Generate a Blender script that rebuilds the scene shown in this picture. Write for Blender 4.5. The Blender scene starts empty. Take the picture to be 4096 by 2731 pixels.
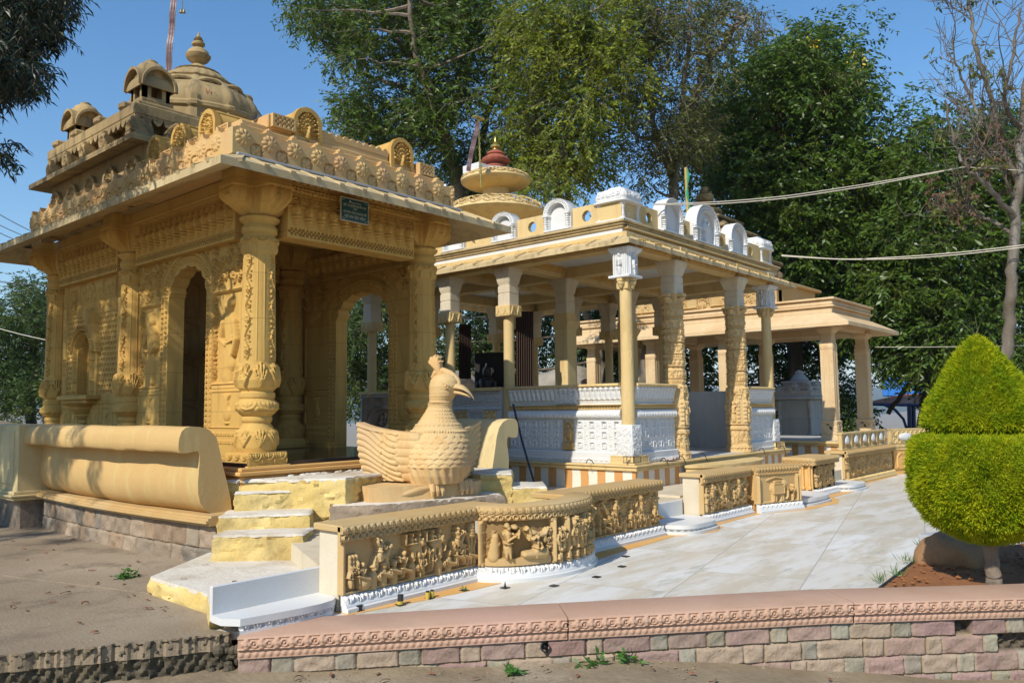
import bpy, math, random
import numpy as np
from mathutils import Matrix, Vector
rad = math.radians
rng = np.random.default_rng(7)
random.seed(7)
SC = bpy.context.scene
COL = SC.collection
# ------------------------------------------------------------------ camera, sky, sun, exposure
EYE = 1.40
PITCH, YAW, ROLL = 0.0841119740, 0.710495224, -0.0115137627
FD = 3212.95 * .5742                         # focal length in units of a 2352 px wide frame
cp, sp, cr, sr = math.cos(PITCH), math.sin(PITCH), math.cos(ROLL), math.sin(ROLL)
MH = np.array([[math.sin(YAW), -math.cos(YAW), 0], [math.cos(YAW), math.sin(YAW), 0], [0, 0, 1]])
CR = MH.T @ np.array([cr, -sp * sr, cp * sr])
CU = MH.T @ np.array([-sr, -sp * cr, cp * cr])
CF = MH.T @ np.array([0, cp, sp])
cam_d = bpy.data.cameras.new('camera'); cam = bpy.data.objects.new('camera', cam_d); COL.objects.link(cam)
cam_d.sensor_width = 36; cam_d.lens = 36 * FD / 2352; cam_d.clip_start = .05; cam_d.clip_end = 20000
m = Matrix.Identity(4)
for i in range(3):
    m[i][0], m[i][1], m[i][2] = CR[i], CU[i], -CF[i]
m[0][3], m[1][3], m[2][3] = 0, 0, EYE
cam.matrix_world = m
SC.camera = cam
SUN = np.array([-1.2, -.14, 1.0]); SUN = SUN / np.linalg.norm(SUN)
el = math.asin(SUN[2]); az = math.atan2(SUN[0], SUN[1])
W = bpy.data.worlds.new('World'); SC.world = W; W.use_nodes = True
nt = W.node_tree; nt.nodes.clear()
sky = nt.nodes.new('ShaderNodeTexSky'); sky.sky_type = 'NISHITA'; sky.sun_disc = False
sky.sun_elevation = el; sky.sun_rotation = az; sky.air_density = 1.15; sky.dust_density = .25; sky.ozone_density = 3.0
bg = nt.nodes.new('ShaderNodeBackground'); bg.inputs[1].default_value = .130
wo = nt.nodes.new('ShaderNodeOutputWorld')
hs = nt.nodes.new('ShaderNodeHueSaturation'); hs.inputs['Saturation'].default_value = 1.25
nt.links.new(sky.outputs[0], hs.inputs['Color']); nt.links.new(hs.outputs[0], bg.inputs[0]); nt.links.new(bg.outputs[0], wo.inputs[0])
sl = bpy.data.lights.new('sun', 'SUN'); sl.energy = 4.25; sl.angle = rad(.5); sl.color = (1, .94, .83)
so = bpy.data.objects.new('sun', sl); COL.objects.link(so)
so.rotation_euler = Vector(SUN).to_track_quat('Z', 'Y').to_euler(); so.location = (-12, -2, 12)
SC.view_settings.view_transform = 'Standard'; SC.view_settings.look = 'None'
SC.view_settings.exposure = .36; SC.view_settings.gamma = 1.0
SC.cycles.max_bounces = 8; SC.cycles.diffuse_bounces = 5; SC.cycles.glossy_bounces = 2
SC.cycles.transparent_max_bounces = 6; SC.cycles.caustics_reflective = False; SC.cycles.caustics_refractive = False

def at(x, y, depth):                          # a point of the place from its bearing and its distance
    a = (x - 2048 * .5742) / FD; b = -(y - 1365.5 * .5742) / FD
    d = CR * a + CU * b + CF
    return np.array([0, 0, EYE]) + d * depth
# ------------------------------------------------------------------ materials
MATS = {}
def nmat(name):
    m = bpy.data.materials.new(name); m.use_nodes = True
    t = m.node_tree; t.nodes.clear()
    o = t.nodes.new('ShaderNodeOutputMaterial'); p = t.nodes.new('ShaderNodeBsdfPrincipled')
    t.links.new(p.outputs[0], o.inputs[0]); MATS[name] = m
    return m, t, p, o
def N(t, kind, **kw):
    n = t.nodes.new(kind)
    for k, v in kw.items(): setattr(n, k, v)
    return n
def noise(t, vec, scale, detail=4, rough=.55, dim=None):
    n = N(t, 'ShaderNodeTexNoise'); n.inputs['Scale'].default_value = scale
    n.inputs['Detail'].default_value = detail; n.inputs['Roughness'].default_value = rough
    if vec is not None: t.links.new(vec, n.inputs['Vector'])
    return n.outputs['Fac']
def ramp(t, fac, stops):
    n = N(t, 'ShaderNodeValToRGB'); e = n.color_ramp.elements
    while len(e) < len(stops): e.new(.5)
    for i, (p, c) in enumerate(stops):
        e[i].position = p; e[i].color = (*c, 1) if len(c) == 3 else c
    t.links.new(fac, n.inputs[0]); return n.outputs[0]
def mixc(t, fac, a, b):
    n = N(t, 'ShaderNodeMix', data_type='RGBA')
    if isinstance(fac, (int, float)): n.inputs[0].default_value = fac
    else: t.links.new(fac, n.inputs[0])
    for i, v in ((6, a), (7, b)):
        if isinstance(v, (tuple, list)): n.inputs[i].default_value = (*v, 1)
        else: t.links.new(v, n.inputs[i])
    return n.outputs[2]
def pos(t, stretch=None):
    g = N(t, 'ShaderNodeNewGeometry'); o = g.outputs['Position']
    if stretch:
        mm = N(t, 'ShaderNodeMapping'); mm.inputs['Scale'].default_value = stretch
        t.links.new(o, mm.inputs[0]); o = mm.outputs[0]
    return o
def bump(t, p, height, strength, dist=.01):
    b = N(t, 'ShaderNodeBump'); b.inputs['Strength'].default_value = strength; b.inputs['Distance'].default_value = dist
    t.links.new(height, b.inputs['Height']); t.links.new(b.outputs[0], p.inputs['Normal'])
BLK = (0, 0, 0); WHT = (1, 1, 1)
def stone(name, c1, c2, scale=2.0, rough=.8, bs=.25, stain=None, samt=.35, streak=True, grain=90, third=None, joints=None):
    m, t, p, o = nmat(name)
    P = pos(t)
    c = mixc(t, ramp(t, noise(t, P, scale, 6, .6), [(.3, BLK), (.7, WHT)]), c1, c2)
    if third:
        c = mixc(t, ramp(t, noise(t, P, scale * .45, 3, .5), [(.5, BLK), (.72, WHT)]), c, third)
    g = noise(t, P, grain, 3, .6)
    c = mixc(t, ramp(t, g, [(.25, (.0,) * 3), (.5, (.0,) * 3), (.75, (.25,) * 3)]), c, tuple(v * .55 for v in c1))
    if stain:
        s1 = ramp(t, noise(t, pos(t, (3.2, 3.2, .55)) if streak else P, 1.6, 7, .68), [(.5, BLK), (.72, (samt,) * 3)])
        c = mixc(t, s1, c, stain)
    if joints:
        s_ = N(t, 'ShaderNodeSeparateXYZ'); t.links.new(P, s_.inputs[0]); a_ = N(t, 'ShaderNodeMath', operation='ADD'); t.links.new(s_.outputs[0], a_.inputs[0]); t.links.new(s_.outputs[1], a_.inputs[1]); cb = N(t, 'ShaderNodeCombineXYZ'); t.links.new(a_.outputs[0], cb.inputs[0]); t.links.new(s_.outputs[2], cb.inputs[1])
        br = N(t, 'ShaderNodeTexBrick'); br.inputs['Scale'].default_value = 1; br.inputs['Brick Width'].default_value = joints[0]; br.inputs['Row Height'].default_value = joints[1]; br.inputs['Mortar Size'].default_value = .0035; br.inputs['Color1'].default_value = (0, 0, 0, 1); br.inputs['Color2'].default_value = (1, 1, 1, 1); t.links.new(cb.outputs[0], br.inputs['Vector'])
        c = mixc(t, ramp(t, br.outputs[0], [(0, BLK), (1, (.28,) * 3)]), c, tuple(v * .72 for v in c1)); mf = N(t, 'ShaderNodeMath', operation='MULTIPLY'); t.links.new(br.outputs['Fac'], mf.inputs[0]); mf.inputs[1].default_value = .55; c = mixc(t, mf.outputs[0], c, tuple(v * .35 for v in c1))
    t.links.new(c, p.inputs['Base Color']); p.inputs['Roughness'].default_value = rough
    p.inputs['Specular IOR Level'].default_value = .3
    n2 = N(t, 'ShaderNodeMath', operation='ADD'); t.links.new(g, n2.inputs[0]); t.links.new(noise(t, P, 14, 5, .6), n2.inputs[1])
    bump(t, p, n2.outputs[0], bs, .008)
    return m
stone('sandstone_ochre', (.55, .335, .085), (.60, .385, .115), 1.3, stain=(.29, .165, .05), samt=.65, third=(.57, .325, .085), bs=.38, joints=(1.15, .47))
stone('sandstone_inner_shade', (.24, .145, .045), (.30, .185, .065), 1.3, stain=(.12, .07, .025), samt=.6)  # darker copy of the ochre, with the porch's deep shade put into its colour
stone('sandstone_weathered', (.36, .255, .115), (.45, .325, .15), 1.7, stain=(.05, .04, .026), samt=.95, third=(.24, .175, .09), bs=.45, joints=(.8, .33))
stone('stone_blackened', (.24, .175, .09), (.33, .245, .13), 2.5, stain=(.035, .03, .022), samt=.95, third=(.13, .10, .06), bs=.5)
stone('sandstone_rosy', (.54, .34, .125), (.58, .385, .17), 3.0, stain=(.56, .29, .15), samt=.75, third=(.50, .37, .18), bs=.35)
stone('sandstone_pale', (.59, .425, .185), (.64, .48, .23), 1.2, stain=(.38, .235, .09), samt=.6)
stone('sandstone_buff', (.57, .395, .18), (.62, .45, .22), 1.6, stain=(.56, .32, .11), samt=.45, bs=.35)
stone('sandstone_peach', (.57, .39, .18), (.61, .44, .215), 2.6, stain=(.54, .29, .10), samt=.7, third=(.50, .34, .19), bs=.45)
stone('sandstone_beige', (.60, .44, .25), (.66, .50, .30), 2.0, stain=(.52, .31, .14), samt=.5, third=(.55, .37, .19), bs=.3)
stone('sandstone_eave', (.58, .45, .25), (.50, .38, .20), 2.2, stain=(.17, .14, .075), samt=.8, third=(.44, .34, .18), bs=.35)
stone('sandstone_carved', (.52, .35, .15), (.46, .30, .125), 2.4, stain=(.52, .29, .085), samt=.5, third=(.52, .38, .19), bs=.35)
stone('sandstone_orange', (.62, .33, .09), (.66, .40, .15), 3.0, stain=(.55, .36, .15), samt=.5)
stone('marble_white', (.61, .61, .60), (.67, .67, .65), 1.1, rough=.45, bs=.12, stain=(.62, .55, .42), samt=.35, grain=140)
stone('marble_aged', (.55, .465, .33), (.62, .545, .41), 2.0, rough=.7, bs=.2, stain=(.40, .31, .18), samt=.6)
stone('marble_grey', (.47, .47, .46), (.55, .55, .53), 1.6, rough=.7, bs=.2, stain=(.30, .29, .27), samt=.5)
stone('sandstone_pink', (.45, .275, .185), (.50, .325, .23), 2.0, stain=(.33, .23, .165), samt=.5, streak=False, third=(.50, .31, .235), bs=.35)
stone('plaster_cream', (.56, .365, .14), (.61, .41, .175), .9, rough=.8, bs=.3, stain=(.56, .45, .19), samt=.8, third=(.50, .325, .13), grain=60)
stone('plaster_aged', (.58, .46, .23), (.63, .50, .26), 1.8, rough=.75, bs=.3, stain=(.19, .145, .075), samt=.55)
stone('masonry_base', (.26, .20, .145), (.36, .27, .19), 4.5, bs=1.1, stain=(.05, .045, .035), samt=.95, streak=False, third=(.30, .225, .15), grain=26)
stone('concrete', (.225, .17, .11), (.29, .225, .15), .9, bs=.7, stain=(.12, .092, .06), samt=.85, streak=False, third=(.37, .30, .215), grain=45)
stone('mossy_concrete', (.075, .062, .042), (.115, .095, .06), 6, bs=1.4, stain=(.02, .018, .014), samt=.9, streak=False, third=(.15, .12, .07), grain=22)
stone('earth', (.30, .235, .15), (.23, .175, .11), 2.6, bs=1.0, stain=(.15, .11, .065), samt=.75, streak=False, third=(.40, .34, .25), grain=20)
stone('hill_green', (.045, .07, .04), (.07, .085, .05), .004, bs=0, streak=False, grain=.02)
stone('red_soil', (.30, .125, .045), (.22, .09, .035), 5, bs=1.4, stain=(.10, .06, .03), samt=.7, streak=False, grain=25)
stone('boulder_rock', (.36, .19, .085), (.28, .16, .08), 3, bs=1.0, stain=(.13, .09, .06), samt=.7, streak=False, grain=30)
stone('grey_rock', (.34, .30, .25), (.25, .23, .20), 2, bs=1.0, stain=(.12, .11, .1), samt=.6, streak=False, grain=20)
stone('grey_granite', (.34, .35, .36), (.42, .43, .44), 6, bs=.25, grain=160)
stone('yellow_paint', (.60, .43, .14), (.64, .485, .19), 4, rough=.9, bs=.8, stain=(.17, .12, .055), samt=.8, streak=False, third=(.74, .58, .26), grain=35)
stone('white_limewash', (.60, .54, .44), (.68, .63, .54), 3, bs=.8, stain=(.34, .25, .15), samt=.85, streak=False, grain=35)
stone('red_stone', (.34, .10, .055), (.28, .08, .05), 3, bs=.4, stain=(.17, .05, .03), samt=.5)
stone('terracotta_roof', (.36, .13, .07), (.43, .17, .1), 3, bs=.4)
stone('bark', (.16, .125, .09), (.25, .20, .15), 5, bs=1.2, stain=(.07, .055, .04), samt=.7, grain=35)
stone('bark_pale', (.14, .115, .085), (.13, .105, .08), 7, bs=1.0, stain=(.36, .36, .32), samt=.6, grain=25, third=(.10, .08, .055))
stone('bark_dark', (.055, .042, .03), (.09, .07, .05), 6, bs=1.0)
def plain(name, c, rough=.5, metal=0, emit=None, bs=0):
    m, t, p, o = nmat(name)
    c2 = tuple(v * .8 for v in c)
    t.links.new(mixc(t, noise(t, pos(t), 9, 4), c, c2), p.inputs['Base Color'])
    p.inputs['Roughness'].default_value = rough; p.inputs['Metallic'].default_value = metal
    if bs: bump(t, p, noise(t, pos(t), 30, 3), bs)
    return m
plain('black_granite', (.022, .022, .024), .12)
plain('dark_stone', (.018, .017, .016), .4)
plain('dark_interior', (.10, .065, .028), .8)
plain('black_plastic', (.02, .02, .022), .5)
plain('navy_iron', (.016, .02, .05), .4, 0)
plain('navy_paint', (.02, .035, .10), .4)
plain('brass', (.62, .45, .14), .35, .9)
plain('aged_brass', (.38, .31, .17), .4, .8)
plain('silver_cloth', (.15, .14, .15), .5, .3, bs=.4)
plain('red_cloth', (.22, .04, .035), .7, bs=.3)
plain('green_cloth', (.02, .33, .16), .7)
plain('bamboo', (.48, .34, .10), .5)
plain('sign_green', (.006, .075, .085), .35)
plain('sign_frame', (.55, .5, .38), .5)
plain('sign_letter', (.50, .53, .45), .5)
plain('red_paint', (.40, .06, .03), .7)
plain('cable_cream', (.62, .56, .45), .5)
plain('cable_dark', (.03, .03, .035), .5)
plain('pipe_white', (.70, .71, .72), .4)
plain('pipe_grey', (.30, .33, .35), .4)
plain('curtain', (.075, .042, .028), .9, bs=.4)
plain('blue_tarp', (.03, .19, .60), .45)
plain('glass_gold', (.30, .22, .05), .3, .6)
plain('dry_leaf', (.21, .09, .045), .7)
plain('fixture_yellow', (.55, .40, .05), .5)
plain('flower_yellow', (.75, .50, .02), .6)
plain('rag_cloth', (.62, .50, .42), .9, bs=.5)

def leafmat(name, c1, c2, c3, trans=.35, rough=.42, spec=.5, joints=None):
    m, t, p, o = nmat(name)
    P = pos(t)
    a = N(t, 'ShaderNodeTexWhiteNoise', noise_dimensions='3D')
    vm = N(t, 'ShaderNodeVectorMath', operation='SNAP'); vm.inputs[1].default_value = (.07, .07, .07)
    t.links.new(P, vm.inputs[0]); t.links.new(vm.outputs[0], a.inputs[0])
    c = mixc(t, ramp(t, a.outputs[0], [(.1, BLK), (.9, WHT)]), c1, c2)
    c = mixc(t, ramp(t, noise(t, P, .8, 3), [(.45, BLK), (.68, WHT)]), c, c3)
    if joints:
        s_ = N(t, 'ShaderNodeSeparateXYZ'); t.links.new(P, s_.inputs[0]); a_ = N(t, 'ShaderNodeMath', operation='ADD'); t.links.new(s_.outputs[0], a_.inputs[0]); t.links.new(s_.outputs[1], a_.inputs[1]); cb = N(t, 'ShaderNodeCombineXYZ'); t.links.new(a_.outputs[0], cb.inputs[0]); t.links.new(s_.outputs[2], cb.inputs[1])
        br = N(t, 'ShaderNodeTexBrick'); br.inputs['Scale'].default_value = 1; br.inputs['Brick Width'].default_value = joints[0]; br.inputs['Row Height'].default_value = joints[1]; br.inputs['Mortar Size'].default_value = .0035; br.inputs['Color1'].default_value = (0, 0, 0, 1); br.inputs['Color2'].default_value = (1, 1, 1, 1); t.links.new(cb.outputs[0], br.inputs['Vector'])
        c = mixc(t, ramp(t, br.outputs[0], [(0, BLK), (1, (.28,) * 3)]), c, tuple(v * .72 for v in c1)); mf = N(t, 'ShaderNodeMath', operation='MULTIPLY'); t.links.new(br.outputs['Fac'], mf.inputs[0]); mf.inputs[1].default_value = .55; c = mixc(t, mf.outputs[0], c, tuple(v * .35 for v in c1))
    t.links.new(c, p.inputs['Base Color']); p.inputs['Roughness'].default_value = rough
    p.inputs['Specular IOR Level'].default_value = spec
    tr = N(t, 'ShaderNodeBsdfTranslucent'); t.links.new(mixc(t, .5, c, c2), tr.inputs[0])
    mx = N(t, 'ShaderNodeMixShader'); mx.inputs[0].default_value = trans
    t.links.new(p.outputs[0], mx.inputs[1]); t.links.new(tr.outputs[0], mx.inputs[2]); t.links.new(mx.outputs[0], o.inputs[0])
leafmat('leaf_dark', (.045, .095, .010), (.115, .185, .018), (.095, .145, .012), .3, .42, .35)
leafmat('leaf_deep', (.036, .085, .010), (.10, .175, .016), (.085, .13, .010), .28, .40, .38)
leafmat('leaf_mid', (.04, .085, .018), (.07, .13, .024), (.10, .13, .022), .35, .5, .3)
leafmat('leaf_yellow', (.15, .21, .016), (.28, .30, .022), (.085, .16, .018), .38, .5, .3)
leafmat('leaf_olive', (.10, .125, .024), (.17, .16, .03), (.06, .10, .02), .3, .5, .3)
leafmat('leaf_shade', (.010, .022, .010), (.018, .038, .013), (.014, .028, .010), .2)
leafmat('leaf_brown', (.13, .065, .032), (.17, .10, .05), (.10, .05, .03), .2, .7)
leafmat('needle', (.25, .355, .010), (.46, .49, .013), (.18, .28, .012), .45, .6, .12)
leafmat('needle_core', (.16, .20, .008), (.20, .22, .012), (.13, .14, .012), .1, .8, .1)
leafmat('grass_blade', (.10, .125, .035), (.17, .165, .06), (.07, .11, .025), .3, .6)
leafmat('weed', (.06, .17, .025), (.09, .22, .035), (.05, .14, .02), .3, .5)

m, t, p, o = nmat('striped_paint')           # cream and orange painted stripes round the plinths
P = pos(t); sx = N(t, 'ShaderNodeSeparateXYZ'); t.links.new(P, sx.inputs[0])
ad = N(t, 'ShaderNodeMath', operation='ADD'); t.links.new(sx.outputs[0], ad.inputs[0]); t.links.new(sx.outputs[1], ad.inputs[1])
wob = N(t, 'ShaderNodeMath', operation='MULTIPLY_ADD'); t.links.new(noise(t, P, 3.5, 2), wob.inputs[0]); wob.inputs[1].default_value = .05; t.links.new(ad.outputs[0], wob.inputs[2])
fr = N(t, 'ShaderNodeMath', operation='PINGPONG'); t.links.new(wob.outputs[0], fr.inputs[0]); fr.inputs[1].default_value = .142
gt = N(t, 'ShaderNodeMath', operation='GREATER_THAN'); t.links.new(fr.outputs[0], gt.inputs[0]); gt.inputs[1].default_value = .074
org = mixc(t, noise(t, P, 3, 4), (.50, .21, .05), (.58, .33, .13))
crm = mixc(t, noise(t, P, 5, 4), (.62, .57, .45), (.72, .69, .60))
c = mixc(t, gt.outputs[0], crm, org)
c = mixc(t, ramp(t, noise(t, P, 2.5, 6, .7), [(.55, BLK), (.75, (.4,) * 3)]), c, (.30, .20, .10))
t.links.new(c, p.inputs['Base Color']); p.inputs['Roughness'].default_value = .6

m, t, p, o = nmat('marble_floor')            # big polished slabs with grey-green veins and thin joints
P = pos(t); mp = N(t, 'ShaderNodeMapping'); mp.inputs['Rotation'].default_value = (0, 0, rad(-14)); t.links.new(P, mp.inputs[0])
br = N(t, 'ShaderNodeTexBrick'); br.offset = .5; br.inputs['Scale'].default_value = 1; br.inputs['Mortar Size'].default_value = .005
br.inputs['Brick Width'].default_value = 1.75; br.inputs['Row Height'].default_value = .88; br.inputs['Bias'].default_value = 0
br.inputs['Color1'].default_value = (0, 0, 0, 1); br.inputs['Color2'].default_value = (1, 1, 1, 1); br.inputs['Mortar'].default_value = (.5, .5, .5, 1)
t.links.new(mp.outputs[0], br.inputs['Vector'])
dv = N(t, 'ShaderNodeVectorMath', operation='SCALE'); dv.inputs[3].default_value = 5; t.links.new(br.outputs[0], dv.inputs[0])
av = N(t, 'ShaderNodeVectorMath', operation='ADD'); t.links.new(P, av.inputs[0]); t.links.new(dv.outputs[0], av.inputs[1])
ms = N(t, 'ShaderNodeMapping'); ms.inputs['Scale'].default_value = (1.0, 4.2, 1); ms.inputs['Rotation'].default_value = (0, 0, rad(35)); t.links.new(av.outputs[0], ms.inputs[0])
v1 = noise(t, ms.outputs[0], .9, 7, .7)
c = mixc(t, ramp(t, v1, [(.42, BLK), (.58, (.9,) * 3)]), (.74, .74, .72), (.56, .50, .39))
c = mixc(t, ramp(t, noise(t, ms.outputs[0], 1.7, 8, .75), [(.55, BLK), (.66, (.75,) * 3)]), c, (.34, .36, .31))
c = mixc(t, ramp(t, br.outputs[0], [(.0, BLK), (1, (.55,) * 3)]), c, (.50, .43, .32))
c = mixc(t, ramp(t, noise(t, P, .55, 5, .6), [(.5, BLK), (.75, (.35,) * 3)]), c, (.52, .46, .36))
c = mixc(t, br.outputs['Fac'], c, (.38, .36, .32))
t.links.new(c, p.inputs['Base Color']); p.inputs['Roughness'].default_value = .42

def attrmat(name, rough=.85, bs=.5):
    m, t, p, o = nmat(name)
    a = N(t, 'ShaderNodeVertexColor', layer_name='tint'); P = pos(t)
    c = mixc(t, ramp(t, noise(t, P, 18, 6, .65), [(.3, BLK), (.75, (.5,) * 3)]), a.outputs[0], (.20, .15, .10))
    c = mixc(t, ramp(t, noise(t, P, 5, 4, .6), [(.55, BLK), (.75, (.4,) * 3)]), c, (.46, .36, .25))
    t.links.new(c, p.inputs['Base Color']); p.inputs['Roughness'].default_value = rough
    bump(t, p, noise(t, P, 45, 4, .65), bs, .01)
attrmat('block_masonry')
# ------------------------------------------------------------------ mesh building
SA = .81; OA = np.array([0, 0, EYE * (1 - SA)])      # metric size of the corner shrine, whose plan is drawn in its own units
def sA(p): return np.asarray(p, float) * SA + OA
class MB:
    def __init__(s): s.v = []; s.f = []; s.n = 0; s.tint = []
    def add(s, v, f):
        v = np.asarray(v, float).reshape(-1, 3)
        if not isinstance(f, list): f = [f]
        for q in f:
            if isinstance(q, np.ndarray): s.f.append(q.astype(np.int64) + s.n)
            else: s.f.append((np.asarray(q, np.int64) + s.n).reshape(1, -1))
        s.v.append(v); s.n += len(v); return s
    def box(s, x0, x1, y0, y1, z0, z1, b=.006, rz=0, c=None):
        b = min(b, abs(x1 - x0) * .3, abs(y1 - y0) * .3, abs(z1 - z0) * .3)
        cx = np.array([x0, x1]); 
        V = []; idx = {}
        for i, X in enumerate((x0, x1)):
            for j, Y in enumerate((y0, y1)):
                for k, Z in enumerate((z0, z1)):
                    si, sj, sk = (1 if i == 0 else -1), (1 if j == 0 else -1), (1 if k == 0 else -1)
                    idx[i, j, k, 0] = len(V); V.append((X, Y + sj * b, Z + sk * b))
                    idx[i, j, k, 1] = len(V); V.append((X + si * b, Y, Z + sk * b))
                    idx[i, j, k, 2] = len(V); V.append((X + si * b, Y + sj * b, Z))
        g = lambda *a: idx[a]
        F = []
        for i in (0, 1):
            q = [g(i, 0, 0, 0), g(i, 1, 0, 0), g(i, 1, 1, 0), g(i, 0, 1, 0)]; F.append(q if i else q[::-1])
            q = [g(0, i, 0, 1), g(1, i, 0, 1), g(1, i, 1, 1), g(0, i, 1, 1)]; F.append(q[::-1] if i else q)
            q = [g(0, 0, i, 2), g(1, 0, i, 2), g(1, 1, i, 2), g(0, 1, i, 2)]; F.append(q if i else q[::-1])
        for i in (0, 1):
            for j in (0, 1):
                q = [g(i, j, 0, 0), g(i, j, 0, 1), g(i, j, 1, 1), g(i, j, 1, 0)]; F.append(q if (i + j) % 2 == 1 else q[::-1])
                q = [g(i, 0, j, 0), g(i, 0, j, 2), g(i, 1, j, 2), g(i, 1, j, 0)]; F.append(q[::-1] if (i + j) % 2 == 1 else q)
                q = [g(0, i, j, 1), g(0, i, j, 2), g(1, i, j, 2), g(1, i, j, 1)]; F.append(q if (i + j) % 2 == 1 else q[::-1])
        for i in (0, 1):
            for j in (0, 1):
                for k in (0, 1):
                    q = [g(i, j, k, 0), g(i, j, k, 1), g(i, j, k, 2)]; F.append(q if (i + j + k) % 2 else q[::-1])
        V = np.array(V)
        if rz:
            c = c if c is not None else ((x0 + x1) / 2, (y0 + y1) / 2)
            d = V[:, :2] - c; ca, sa_ = math.cos(rz), math.sin(rz)
            V[:, :2] = np.stack([d[:, 0] * ca - d[:, 1] * sa_, d[:, 0] * sa_ + d[:, 1] * ca], 1) + c
        return s.add(V, F)
    def prism(s, poly, z0, z1):
        n = len(poly); V = [(x, y, z0) for x, y in poly] + [(x, y, z1) for x, y in poly]
        a = sum(poly[i][0] * poly[(i + 1) % n][1] - poly[(i + 1) % n][0] * poly[i][1] for i in range(n))
        F = [list(range(n - 1, -1, -1)), list(range(n, 2 * n))] + [[i, (i + 1) % n, n + (i + 1) % n, n + i] for i in range(n)]
        if a < 0: F = [q[::-1] for q in F]
        return s.add(V, F)
    def loft(s, rings, closed=True, cap=(True, True)):
        R_ = np.asarray(rings, float); n, k = R_.shape[:2]
        i = np.arange(n - 1)[:, None]; j = np.arange(k if closed else k - 1)[None]
        j2 = (j + 1) % k
        F = np.stack([i * k + j, i * k + j2, (i + 1) * k + j2, (i + 1) * k + j], -1).reshape(-1, 4)
        fl = [F]
        if closed and cap[0]: fl.append(list(range(k - 1, -1, -1)))
        if closed and cap[1]: fl.append(list(range((n - 1) * k, n * k)))
        return s.add(R_.reshape(-1, 3), fl)
    def lathe(s, prof, c, n=32, shape=None, wob=None):
        th = np.arange(n) / n * 2 * np.pi; k = shape(th) if shape else np.ones(n)
        rings = []
        for r, z in prof:
            rr = r * k * (wob(th, z) if wob else 1)
            rings.append(np.stack([c[0] + rr * np.cos(th), c[1] + rr * np.sin(th), np.full(n, c[2] + z)], 1))
        return s.loft(rings)
    def tube(s, pts, r, n=8, cap=True):
        P = np.asarray(pts, float); k = len(P); r = np.full(k, r) if np.isscalar(r) else np.asarray(r, float)
        T = np.gradient(P, axis=0); T /= np.linalg.norm(T, axis=1)[:, None] + 1e-9
        up = np.array([0, 0, 1.]) if abs(T[0, 2]) < .9 else np.array([1., 0, 0])
        th = np.arange(n) / n * 2 * np.pi; rings = []
        A = np.cross(up, T[0]); A /= np.linalg.norm(A)
        for i in range(k):
            A = A - T[i] * (A @ T[i]); A /= np.linalg.norm(A) + 1e-9; B = np.cross(T[i], A)
            rings.append(P[i] + r[i] * (np.cos(th)[:, None] * A + np.sin(th)[:, None] * B))
        return s.loft(rings, cap=(cap, cap))
    def ball(s, c, rx, ry=None, rz=None, n=14, m=8):
        ry = ry or rx; rz = rz or rx; ph = np.linspace(-np.pi / 2 + .12, np.pi / 2 - .12, m); th = np.arange(n) / n * 2 * np.pi
        return s.loft([np.stack([c[0] + rx * np.cos(a) * np.cos(th), c[1] + ry * np.cos(a) * np.sin(th), np.full(n, c[2] + rz * np.sin(a))], 1) for a in ph])
    def grid(s, P):
        return s.loft(P, closed=False)
    def xf(s, fn): s.v = [fn(v) for v in s.v]; return s
    def scaled(s): return s.xf(sA)
    def thin(s, cx, cy, k):
        def f(v):
            w = v.copy(); w[:, 0] = cx + (v[:, 0] - cx) * k; w[:, 1] = cy + (v[:, 1] - cy) * k; return w
        return s.xf(f)
    def turn(s, rz, c):
        ca, sa_ = math.cos(rz), math.sin(rz)
        def f(v):
            d = v[:, :2] - np.array(c[:2]); w = v.copy()
            w[:, 0] = c[0] + d[:, 0] * ca - d[:, 1] * sa_; w[:, 1] = c[1] + d[:, 0] * sa_ + d[:, 1] * ca
            return w
        return s.xf(f)
    def move(s, d): return s.xf(lambda v: v + np.array(d))
    def merge(s, o):
        for v in o.v: s.v.append(v)
        for f in o.f: s.f.append(f + s.n)
        s.n += o.n; return s
    def build(s, name, mat, parent=None, smooth=35, tint=None):
        V = np.concatenate(s.v); me = bpy.data.meshes.new(name)
        me.vertices.add(len(V)); me.vertices.foreach_set('co', V.astype(np.float32).ravel())
        lt = np.concatenate([np.full(len(f), f.shape[1]) for f in s.f]); lv = np.concatenate([f.ravel() for f in s.f])
        me.loops.add(len(lv)); me.loops.foreach_set('vertex_index', lv.astype(np.int32))
        me.polygons.add(len(lt)); st = np.concatenate([[0], np.cumsum(lt)[:-1]])
        me.polygons.foreach_set('loop_start', st.astype(np.int32)); me.polygons.foreach_set('loop_total', lt.astype(np.int32))
        me.polygons.foreach_set('use_smooth', np.full(len(lt), smooth > 0))
        me.update(calc_edges=True); me.validate()
        if smooth and smooth < 180: me.set_sharp_from_angle(angle=rad(smooth))
        if tint is not None:
            ca = me.color_attributes.new('tint', 'FLOAT_COLOR', 'POINT')
            ca.data.foreach_set('color', np.concatenate([tint, np.ones((len(tint), 1))], 1).astype(np.float32).ravel())
        me.materials.append(MATS[mat])
        o = bpy.data.objects.new(name, me); COL.objects.link(o)
        if parent:
            o.parent = parent
            o.matrix_parent_inverse = Matrix.Translation(-Vector(WL.get(parent.name, (0, 0, 0))))
        return o
WL = {}
def tag(o, label, cat, group=None):
    o['label'] = label; o['category'] = cat; o['kind'] = 'thing'
    if group: o['group'] = group
    return o
def thing(name, loc, label, cat, group=None):
    o = bpy.data.objects.new(name, None); COL.objects.link(o); o.location = tuple(float(v) for v in loc); o.empty_display_size = .2
    WL[o.name] = tuple(float(v) for v in loc)
    return tag(o, label, cat, group)
def struct(o): o['kind'] = 'structure'; return o
def kids(o): return [c for c in bpy.data.objects if c.parent == o]
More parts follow.
